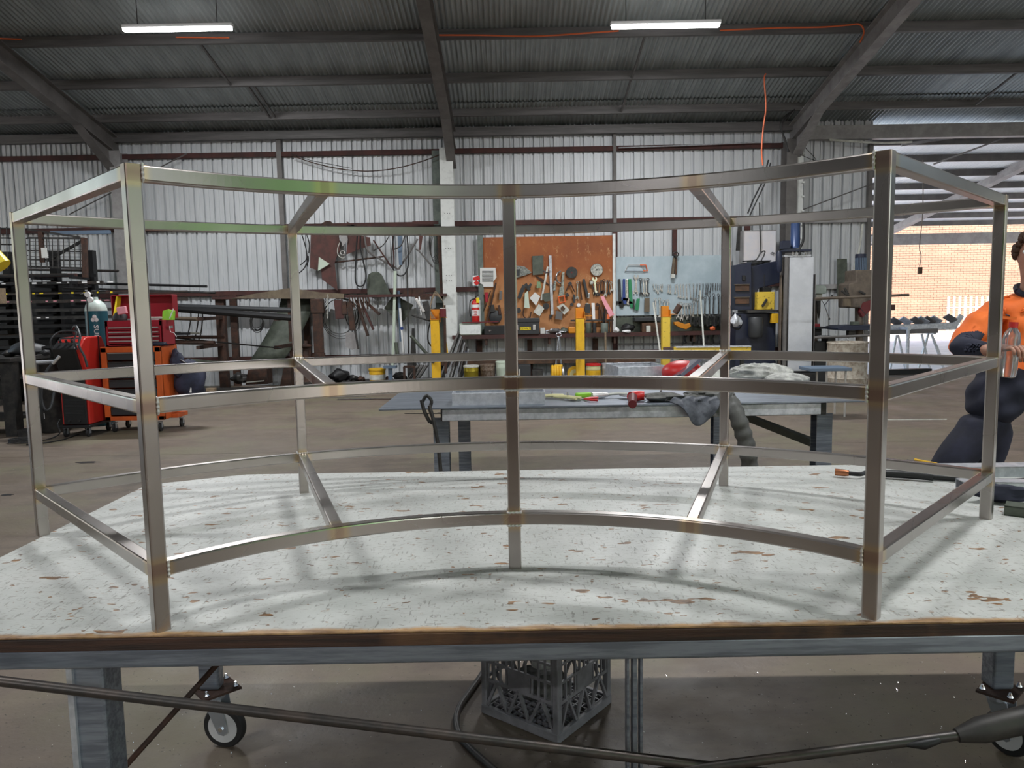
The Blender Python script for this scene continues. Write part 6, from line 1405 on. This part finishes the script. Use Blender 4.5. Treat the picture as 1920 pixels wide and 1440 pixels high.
for i, (x, y, r, m) in enumerate(((638, 700, .17, 'blacksteel'), (662, 690, .09, 'darksteel'), (677, 700, .07, 'rust'), (728, 684, .06, 'rust'), (750, 700, .12, 'darksteel'), (1160, 712, .1, 'rust'), (450, 722, .14, 'darksteel'))):
    c = at(x, y, 14.1); crumple((c.x, 14.1, LZ + r * .7), (r, r * .9, r * .7), m, 'scrap_part', '%s dark heap of scrap parts from the left along the low shelf' % ORD[i], 'scrap', 70 + i, amp=.3)
# offcuts lying on the floor before the wall
rnd = random.Random(31)
for i in range(20):
    x = 640 + i * 32 + rnd.uniform(-12, 12); y = rnd.uniform(745, 783) if i > 3 else rnd.uniform(744, 750); L_ = rnd.uniform(.5, 1.8); a = rnd.uniform(-.18, .18); p = onz(x, y, .006); d = V((math.cos(a), math.sin(a), 0)) * L_ / 2
    MB().bar(p - d, p + d, rnd.choice((.03, .05, .014)), .008).build('flat_offcut', rnd.choice(['beamgrey', 'galv', 'rust', 'darksteel', 'olive']), label='%s thin steel offcut from the left on the floor behind the steel table' % ORD[i], cat='offcut', group='offcuts on the floor')
a, b_ = onz(1650, 787, .006), onz(1775, 786, .006); MB().bar(a, b_, .012, .012).build('pale_rod', 'offwhite', label='thin pale rod lying on the floor left of the person', cat='rod')
for (x, y, r, lab) in ((165, 867, .10, 'dark hole like stain patch on the floor at the left'), (12, 928, .06, 'dark patch on the floor at the left edge')):
    c = onz(x, y, .001); rnd2 = random.Random(x); MB().poly([c + V((r * 1.1 * math.cos(t) * rnd2.uniform(.6, 1.2), r * .5 * math.sin(t) * rnd2.uniform(.6, 1.2), 0)) for t in [i * PI / 8 for i in range(16)]], (0, 0, .0015)).build('oil_stain', 'black', label=lab, cat='stain')

# ================================================================== RIGHT: MACHINES AND YARD
def pb(x0, y0, x1, y1, Y, d, name, m, par, bevel=.006, **k): return wbox(MB(), x0, y0, x1, y1, Y, d).build(name, m, par, bevel=bevel, **k)
pm = thing('punching_machine', (at(1415, 700, 13.4).x, 13.8, 0), 'dark navy punching machine with a yellow tool block', 'machine')
a, b_ = at(1378, 493, 13.3), at(1410, 580, 13.3)
MB().poly([at(1378, 497, 13.3), at(1409, 492, 13.3), at(1410, 581, 13.3), at(1378, 581, 13.3)], (0, .5, 0)).build('side_column', 'navy', pm, bevel=.01)
for y in (534, 558): pb(1379, y, 1405, y + 12, 13.27, .03, 'opening', 'woodbrown', pm, bevel=.003); pb(1377, y - 1.5, 1406, y, 13.25, .05, 'slot_lip', 'olive', pm, bevel=.002)
pb(1392, 516, 1398, 526, 13.27, .03, 'lever', 'black', pm)
MB().poly([at(x, y, 13.4) for x, y in ((1408, 500), (1434, 494), (1464, 488), (1464, 530), (1438, 537), (1422, 541), (1414, 581), (1408, 581))], (0, .4, 0)).build('upper_arm', 'navy', pm, bevel=.01)
pb(1378, 587, 1455, 700, 13.35, .7, 'lower_body', 'navy', pm, bevel=.01)
pb(1402, 581, 1462, 587, 13.2, .6, 'work_table', 'darksteel', pm)
pb(1420, 547, 1453, 581, 13.25, .3, 'tool_block', 'yellowworn', pm, bevel=.01)
pb(1430, 539, 1446, 548, 13.28, .2, 'punch_head', 'blacksteel', pm)
MB().cyl(at(1433, 540, 13.25), at(1433, 515, 13.25), .008, 6).build('tool_rod', 'black', pm)
MB().bar(at(1429, 575, 13.22), at(1438, 561, 13.22), .04, .03, up=(0, 1, 0)).build('handle', 'black', pm, bevel=.006)
a, b_ = at(1407, 633, 13.15), at(1434, 594, 13.15); MB().lathe(((a.x + b_.x) / 2, 13.25, a.z), [(.11, 0), (.125, .03), (.125, b_.z - a.z - .02), (.11, b_.z - a.z)], 24).build('motor_cover', 'charcoal', pm, smooth=True)
pb(1447, 588, 1460, 606, 13.2, .1, 'switch_box', 'yellow', pm)
MB().tube(smooth_path([at(x, y, 13.4) for x, y in ((1392, 490), (1408, 489), (1418, 487), (1426, 474), (1434, 471), (1432, 480), (1428, 490), (1446, 489))]), .012, 6).build('hydraulic_hose', 'black', pm)
pb(1410, 488, 1444, 495, 13.45, .3, 'motor_top', 'charcoal', pm)
MB().tube(smooth_path([at(x, y, 13.2) for x, y in ((1376, 585), (1370, 597), (1372, 612), (1385, 617), (1391, 605), (1386, 590))]), .014, 6).build('foot_lead', 'black', pm)
crumple(at(1380, 602, 13.1), (.09, .06, .10), 'galv', 'hanging_parts', 'pale metal parts hanging at the left of the navy machine', 'parts', 81, amp=.3)
pr_ = thing('hydraulic_press', (at(1497, 700, 12.9).x, 13.1, 0), 'tall press with pale steel front panel and navy cylinder on top', 'press')
PYY = 12.9
pb(1477, 482, 1526, 696, PYY, .03, 'front_panel', 'presspanel', pr_, bevel=.003)
pb(1468, 481, 1477.5, 696, PYY - .01, .25, 'side_channel', 'beamgrey', pr_, bevel=.003)
pb(1462, 515, 1467, 700, PYY + .02, .1, 'left_strip', 'machbrown', pr_); pb(1526, 514, 1529, 700, PYY + .02, .1, 'right_strip', 'beamgrey', pr_)
pb(1470, 467, 1522, 472, PYY - .05, .3, 'head_plate', 'navy', pr_)
for x in (1487, 1494, 1500, 1510): pb(x - 1.5, 472, x + 1.5, 478, PYY - .02, .03, 'bolt', 'chrome', pr_, bevel=.002)
pb(1470, 477, 1522, 482, PYY, .25, 'top_plate', 'galv', pr_)
a, b_ = at(1483, 466, PYY + .1), at(1502, 400, PYY + .1); r = (b_.x - a.x) / 2; MB().lathe(((a.x + b_.x) / 2, PYY + .12, a.z), [(r * 1.1, 0), (r * 1.1, .04), (r, .05), (r, b_.z - a.z - .2), (r * .95, b_.z - a.z)], 24).build('cylinder_wall', 'bluepaint', pr_, smooth=True)
pb(1467, 451, 1482, 467, PYY, .15, 'valve_block', 'navy', pr_)
MB().tube([at(1461, 470, PYY), at(1461, 475, PYY), at(1461, 505, PYY), at(1461, 511, PYY)], [.03, .05, .05, .03], 14).build('accumulator', 'navy', pr_, smooth=True)
MB().tube(smooth_path([at(x, y, PYY - .03) for x, y in ((1503, 400), (1507, 425), (1506, 450), (1500, 465), (1499, 478))]), .022, 8).build('hydraulic_hose', 'black', pr_, smooth=True)
pb(1470, 696, 1526, 716, PYY, .25, 'base', 'blacksteel', pr_); pb(1466, 700, 1530, 724, PYY - .05, .3, 'foot', 'darksteel', pr_)
ec = thing('electrical_cabinet', (at(1424, 490, 14.5).x, 14.6, at(1424, 493, 14.5).z), 'pale metal electrical cabinet on the back wall above the navy machine', 'cabinet')
pb(1393, 431, 1456, 493, 14.5, .25, 'cabinet_body', 'beamlight', ec); pb(1395.5, 433, 1455, 492, 14.485, .018, 'door', 'doorpink', ec, bevel=.003)
MB().tube([at(x, y, 14.46) for x, y in ((1445, 476), (1448, 473), (1452, 474), (1449, 478))], .008, 6).build('handle', 'charcoal', ec)
pipe('power_cable', 'darksteel', [(1424, 380), (1425, 430), (1426, 455), (1425, 475)], .012, 'dark cable running down over the pale electrical cabinet', 'cable', Y=14.42)
pipe('power_cable', 'blacksteel', [(1441, 300), (1430, 340), (1412, 375), (1402, 400)], .014, 'first black cable slanting down left of the dark column', 'cable', Y=14.6, sm=False)
pipe('power_cable', 'blacksteel', [(1445, 305), (1434, 345), (1418, 378), (1406, 404)], .012, 'second black cable slanting down left of the dark column', 'cable', Y=14.55, sm=False)
plate('cable_tray', 'darksteel', [(1384, 420), (1391, 418), (1391, 470), (1380, 470)], 'dark steel strip left of the electrical cabinet', 'strip', Y=14.7)
# bench drill
bd = thing('bench_drill', (at(1538, 640, 13.6).x, 13.7, 0), 'pale bench drill right of the press', 'drill')
BY = 13.6
a, b_ = at(1523, 551, BY), at(1550, 537, BY); MB().poly([at(x, y, BY) for x, y in ((1523, 538), (1527, 535), (1546, 535), (1550, 539), (1550, 548), (1546, 551), (1523, 551))], (0, .25, 0)).build('belt_cover', 'shoulder', bd, bevel=.01)
pb(1530, 551, 1542, 564, BY + .04, .12, 'drill_head', 'offwhite', bd, bevel=.01)
MB().tube([at(1535, 564, BY + .05), at(1535, 585, BY + .05), at(1535, 590, BY + .05), at(1535, 597, BY + .05)], [.035, .03, .02, .008], 12).build('chuck', 'darksteel', bd, smooth=True)
c = at(1546, 572, BY - .02)
for x, y in ((1560, 555), (1555, 598), (1540, 560)): MB().cyl(c, at(x, y, BY - .04), .008, 6).build('lever', 'chrome', bd); MB().sphere(at(x, y, BY - .04), .018, 8, 6).build('knob', 'black', bd, smooth=True)
MB().cyl(at(1529, 640, BY + .2), at(1529, 551, BY + .2), .035, 14).build('column', 'machbrown', bd, smooth=True)
pb(1526, 607, 1538, 613, BY, .2, 'vice', 'redchest', bd); pb(1526, 613, 1551, 617, BY - .02, .3, 'table', 'darksteel', bd); pb(1528, 617, 1541, 629, BY + .1, .1, 'table_bracket', 'charcoal', bd)
pb(1526, 640, 1550, 720, BY, .3, 'pedestal', 'charcoal', bd); pb(1552, 630, 1567, 657, BY - .1, .3, 'control_box', 'darksteel', bd)
# pedestal drill
BY = 13.0
pd = thing('pedestal_drill', (at(1612, 700, BY).x, BY + .2, 0), 'large brown pedestal drill with navy motor beside the rear opening', 'drill')
a, b_ = at(1611, 510, BY), at(1632, 475, BY); r = (b_.x - a.x) / 2; xm = (a.x + b_.x) / 2
MB().lathe((xm, BY + .15, a.z), [(r, 0), (r, b_.z - a.z - .07), (r * 1.05, b_.z - a.z - .065), (r, b_.z - a.z)], 20).build('motor', 'navy', pd, smooth=True)
for k in range(12):
    t = PI + k * PI / 11; MB().box((xm + r * 1.02 * math.cos(t), BY + .15 + r * 1.02 * math.sin(t), a.z + .13), (.012, .012, .22)).build('cooling_fin', 'bluegrey', pd)
MB().poly([at(x, y, BY) for x, y in ((1605, 506), (1650, 506), (1650, 575), (1620, 578), (1592, 577), (1592, 532), (1605, 528))], (0, .45, 0)).build('drill_head', 'machbrown', pd, bevel=.02)
pb(1586, 560, 1596, 575, BY - .03, .12, 'feed_box', 'olive', pd)
for (x0, y0, x1, y1) in ((1578, 545, 1592, 556), (1583, 540, 1590, 552), (1611, 546, 1622, 552)): MB().bar(at(x0, y0, BY - .06), at(x1, y1, BY - .05), .035, .035, up=(0, 1, 0)).build('feed_handle', 'darksteel', pd, bevel=.006)
MB().poly([at(x, y, BY - .02) for x, y in ((1618, 568), (1634, 562), (1634, 580), (1618, 595), (1612, 585))], (0, .1, 0)).build('guard_arm', 'darkred', pd)
MB().cyl(at(1611, 720, BY + .15), at(1611, 570, BY + .15), .07, 18).build('column', 'machbrown', pd, smooth=True)
MB().poly([at(x, y, BY - .2) for x, y in ((1571, 615), (1584, 611), (1660, 609), (1660, 618), (1582, 620), (1571, 618))], (0, .6, 0)).build('work_table', 'navy', pd, bevel=.005)
pb(1591, 620, 1606, 630, BY, .1, 'table_screw', 'darksteel', pd); pb(1600, 603, 1612, 610, BY - .1, .15, 'vice', 'machgreen', pd)
MB().cyl(at(1610, 574, BY - .1), at(1625, 592, BY - .12), .006, 5).build('lever', 'charcoal', pd)
plate('green_strip', 'machgreen', [(1570, 485), (1588, 485), (1590, 560), (1570, 560)], 'dull green steel strip on the wall left of the pedestal drill', 'strip', Y=14.9)
plate('hanging_strip', 'offwhite', [(1616, 420), (1620, 420), (1608, 500), (1603, 530), (1598, 530), (1601, 500), (1612, 460)], 'pale strip hanging at the edge of the rear opening', 'strip', Y=14.4)
MB().cyl(at(1528, 560, 12.2), at(1704, 553, 12.2), .022, 8).build('steel_bar', 'machbrown', label='upper long steel bar reaching from the press to the rear opening', cat='bar')
MB().cyl(at(1527, 633, 12.2), at(1632, 629, 12.2), .020, 8).build('steel_bar', 'beamgrey', label='lower long steel bar resting on the small trestle', cat='bar')
tr = thing('small_trestle', at(1585, 655, 12.3), 'small steel trestle between the bench drill and the drum', 'trestle')
for (x0, y0, x1, y1) in ((1569, 634, 1569, 654), (1602, 632, 1602, 650), (1569, 645, 1600, 646), (1569, 643, 1586, 633), (1586, 633, 1602, 646)): MB().bar(at(x0, y0, 12.35), at(x1, y1, 12.35), .02, .02, up=(0, 1, 0)).build('trestle_bar', 'galv', tr)
for x in (1571, 1600): p = at(x, 648, 12.35); MB().box((p.x, 12.35, p.z / 2), (.03, .03, p.z)).build('leg', 'galv', tr)
dr = thing('steel_drum', (at(1604, 700, 11.5).x, 11.8, 0), 'rust streaked off-white steel drum beside the rear opening', 'drum')
q = MB(); q.lathe((at(1604, 700, 11.5).x, 11.8, 0), [(.28, 0), (.295, .01), (.29, .26), (.30, .28), (.29, .30), (.29, .55), (.30, .57), (.29, .59), (.29, .80), (.30, .815), (.295, .83), (.28, .83), (.275, .80)], 36); q.build('drum_wall', 'drumskin', dr, smooth=True)
MB().lathe((at(1604, 700, 11.5).x, 11.8, .80), [(.005, 0), (.275, .001)], 30).build('drum_lid', 'drumskin', dr)
st = thing('steel_stool', (at(1560, 720, 9.6).x, 9.8, 0), 'low stool with dark blue steel top before the drum', 'stool')
a, b_ = at(1520, 694, 9.6), at(1598, 693, 9.6); xm = (a.x + b_.x) / 2; MB().box((xm, 9.8, a.z), (b_.x - a.x, .4, .04)).build('seat', 'bluegrey', st, bevel=.006)
for x in (a.x + .22, b_.x - .06):
    for y in (9.65, 9.95): MB().cyl((x, y, 0), (x, y, a.z), .014, 8).build('leg', 'alu', st)
for i, (x, y, r, m) in enumerate(((1520, 715, .12, 'machbrown'), (1545, 712, .10, 'darksteel'))):
    c = at(x, y, 12.2); crumple((c.x, 12.2, r * .7 + (c.z - .1 if c.z > .3 else 0) * 0), (r, r, r * .7), m, 'scrap_part', '%s heap of parts on the floor before the bench drill' % ORD[i], 'scrap', 90 + i, amp=.3)
# yard: trestles carrying galvanised beams
yt = thing('beam_trestle', (at(1745, 690, 16).x, 16.2, 0), 'steel trestle carrying galvanised beams in the yard', 'trestle')
for (x0, y0, x1, y1) in ((1741, 625, 1722, 692), (1746, 625, 1770, 680), (1728, 626, 1745, 662)): 
    a, b_ = at(x0, y0, 15.9), at(x1, y1, 15.9); b_.z = 0; MB().bar(a, b_, .035, .035, up=(0, 1, 0)).build('leg', 'galv', yt)
for (x0, y0, x1, y1) in ((1741, 625, 1722, 692), (1746, 625, 1770, 680)): 
    a, b_ = at(x0, y0, 17.0), at(x1, y1, 17.0); b_.z = 0; MB().bar(a, b_, .035, .035, up=(0, 1, 0)).build('leg', 'galv', yt)
p = at(1743, 624, 15.9); MB().bar((p.x, 15.7, p.z), (p.x, 17.2, p.z), .05, .05).build('top_rail', 'galv', yt)
yt = thing('roller_stand', (at(1703, 700, 15.5).x, 15.6, 0), 'single post stand supporting the yard beams', 'stand')
p = at(1703, 614, 15.5); MB().cyl((p.x, 15.5, .03), (p.x, 15.5, p.z), .035, 10).build('post', 'galv', yt); MB().lathe((p.x, 15.5, 0), [(.12, 0), (.11, .02), (.04, .06)], 14).build('foot', 'galv', yt); MB().box((p.x, 15.9, p.z - .02), (.06, .9, .05)).build('top_rail', 'galv', yt)
yt = thing('beam_trestle', (at(1684, 690, 16).x, 16.3, 0), 'second trestle nearer the right front post of the frame', 'trestle')
for x0, x1 in ((1681, 1670), (1684, 1698)): a, b_ = at(x0, 628, 16.1), at(x1, 676, 16.1); b_.z = 0; MB().bar(a, b_, .035, .035, up=(0, 1, 0)).build('leg', 'galv', yt)
MB().bar(at(1625, 617, 15.9), at(1790, 611, 15.9), .2, .14).build('yard_beam', 'galv', label='upper long galvanised beam lying on the yard trestles', cat='beam', bevel=.01)
MB().bar(at(1625, 624, 15.6), at(1757, 620, 15.6), .1, .09).build('yard_beam', 'beamgrey', label='lower galvanised beam in front on the yard trestles', cat='beam', bevel=.01)
for i, (x, y) in enumerate(((1678, 607), (1697, 606), (1718, 606), (1729, 605), (1741, 605), (1753, 604), (1781, 601))):
    a = at(x - 8, y - 9, 15.9); b_ = at(x + 9, y + 1, 15.9); MB().bar(a, b_, .16, .03, up=(0, .5, 1)).build('steel_cleat', 'galv' if i % 2 else 'beamgrey', label='%s slanted steel cleat from the left on the upper yard beam' % ORD[i], cat='cleat')
MB().bar(at(1791, 609, 15.9), at(1803, 591, 15.9), .1, .04, up=(0, 1, 0)).build('steel_cleat', 'galv', label='steel cleat sticking up at the right end of the yard beam', cat='cleat')
hollow('yard_section', V((at(1675, 705, 14.6).x, 14.9, .05)), V((at(1675, 705, 14.6).x + .9, 15.0, .05)), .16, .10, 'blacksteel', 'dark hollow section lying in the rear opening', 'section')
pc = thing('pendant_switch', at(1725, 512, 15.2), 'hanging pendant switch on a cable in the rear opening', 'switch')
MB().tube(smooth_path([at(1731, 300, 15.4), at(1730, 400, 15.3), at(1724, 460, 15.2), at(1727, 480, 15.2), at(1724, 500, 15.2)]), .008, 6).build('cable', 'machbrown', pc)
MB().box(at(1725, 507, 15.2), (.08, .05, .13)).build('switch_box', 'woodbrown', pc, bevel=.01)
pb(1670, 571, 1679, 582, 12.25, .05, 'bar_flag', 'oxide', None, label='small red brown plate hanging on the upper long steel bar', cat='plate')

# ---- cables along the roof
def roofwire(pts, r, m, label, Y):
    return MB().tube(smooth_path([at(x, y, Y) for x, y in pts]), r, 6).build('roof_cable', m, label=label, cat='cable')
roofwire([(822, 66), (900, 66), (1000, 68), (1100, 62), (1160, 58)], .012, 'orangewire', 'orange cable along the purlin right of the central rafter', 11.72)
roofwire([(1350, 57), (1420, 54), (1470, 52), (1540, 51), (1590, 47), (1612, 46), (1620, 60), (1612, 80)], .012, 'orangewire', 'orange cable bending down at the right rafter', 11.7)
roofwire([(-10, 72), (40, 74)], .012, 'orangewire', 'orange cable at the left end of the purlin', 11.7); roofwire([(330, 70), (430, 71)], .010, 'orangewire', 'orange cable below the left strip light', 11.72)
roofwire([(1436, 138), (1433, 150), (1436, 200), (1431, 240), (1428, 280), (1430, 310)], .012, 'orangewire', 'orange lead hanging down from a purlin to the right of centre', 12.95)
roofwire([(545, 291), (590, 306), (640, 317), (690, 321), (740, 316), (790, 303), (830, 288)], .010, 'rust', 'brown wire sagging between wall posts left of the white column', 14.8)
roofwire([(545, 288), (580, 300), (620, 308), (660, 316)], .006, 'darksteel', 'thin dark wire above the sagging brown wire', 14.82)
for k in range(4): roofwire([(1490 - k * 3, 205 + k * 2), (1474 - k * 2, 222), (1466 - k, 240), (1470 + k, 262), (1480 - k, 285)], .012, 'blacksteel' if k % 2 else 'darksteel', '%s dark cable bunched at the foot of the right rafter' % ORD[k], 14.2)
roofwire([(1160, 277), (1300, 272), (1440, 266)], .012, 'galv', 'grey conduit running along the wall above the red girt', 14.85)
roofwire([(1555, 262), (1650, 268), (1710, 266)], .02, 'offwhite', 'white conduit under the header beam of the rear opening', 14.8)
roofwire([(1505, 272), (1530, 300), (1500, 290)], .006, 'darksteel', 'thin dark wire loop beside the dark column', 14.6)

# ================================================================== LAMPS
def batten(X, Y, z, label, hang=.5, light=True, L=1.5):
    t = thing('ceiling_light', (X, Y, z), label, 'light', 'strip lights hung from the roof')
    MB().box((X, Y, z + .03), (L, .075, .05)).build('housing', 'white', t, bevel=.01)
    MB().box((X, Y, z - .015), (L - .03, .09, .04)).build('diffuser', 'diffuser', t, bevel=.015, seg=3)
    for s in (-1, 1):
        MB().cyl((X + s * L * .36, Y, z + .05), (X + s * L * .36, Y, roofz(Y if Y > RIDGE else 2 * RIDGE - Y) + .1), .006, 6).build('suspension_chain', 'darksteel', t)
    if light:
        l = bpy.data.lights.new('lamp_tube', 'AREA'); l.shape = 'RECTANGLE'; l.size = L; l.size_y = .09; l.energy = LIGHT_W; l.color = (.97, .985, 1)
        o = bpy.data.objects.new('lamp_tube', l); C.objects.link(o); o.parent = t; o.location = (0, 0, -.045)
p, q = at(333, 53, 10.9), at(1248, 47, 10.9)
batten(p.x, 10.9, p.z, 'glowing white strip light left of the central rafter')
batten(q.x, 10.9, q.z, 'glowing white strip light right of the central rafter')
for Y, row in ((2.4, 'over the camera'), (-6, 'near the front doors')):
    for X, side in ((-4.6, 'left'), (2.9, 'middle'), (9, 'right')): batten(X, Y, roofz(Y if Y > RIDGE else 2 * RIDGE - Y) - .25, '%s strip light of the row %s' % (side, row))
# behind the camera: unseen green sheet and red block added to tint the tube reflections
wc = thing('green_reflector', (2.2, -1.3, 0), 'unseen green sheet on poles added behind the camera to tint the tubes', 'reflector')
rows = [[V((1.0 + j * .08, -1.3 + .05 * math.sin(j * 1.3), 1.5 + i * 1.9)) for j in range(32)] for i in range(2)]
MB().grid(rows).build('reflector_sheet', 'reflector', wc, smooth=True, solid=.004)
for x in (.95, 3.55): MB().cyl((x, -1.3, 0), (x, -1.3, 3.45), .025, 8).build('pole', 'darksteel', wc)
MB().cyl((.95, -1.3, 3.42), (3.55, -1.3, 3.42), .02, 8).build('top_rail', 'darksteel', wc)
sc_ = thing('red_reflector', (-1.2, -6, 0), 'unseen red oxide block added behind the camera to redden the tubes', 'container')
MB().box((-1.2, -6, 1.3), (5, 2.2, 2.6)).build('red_block', 'oxplate', sc_, bevel=.02)
for k in range(16): MB().box((-3.5 + k * .3, -4.88, 1.3), (.12, .04, 2.4)).build('rib', 'oxplate', sc_)
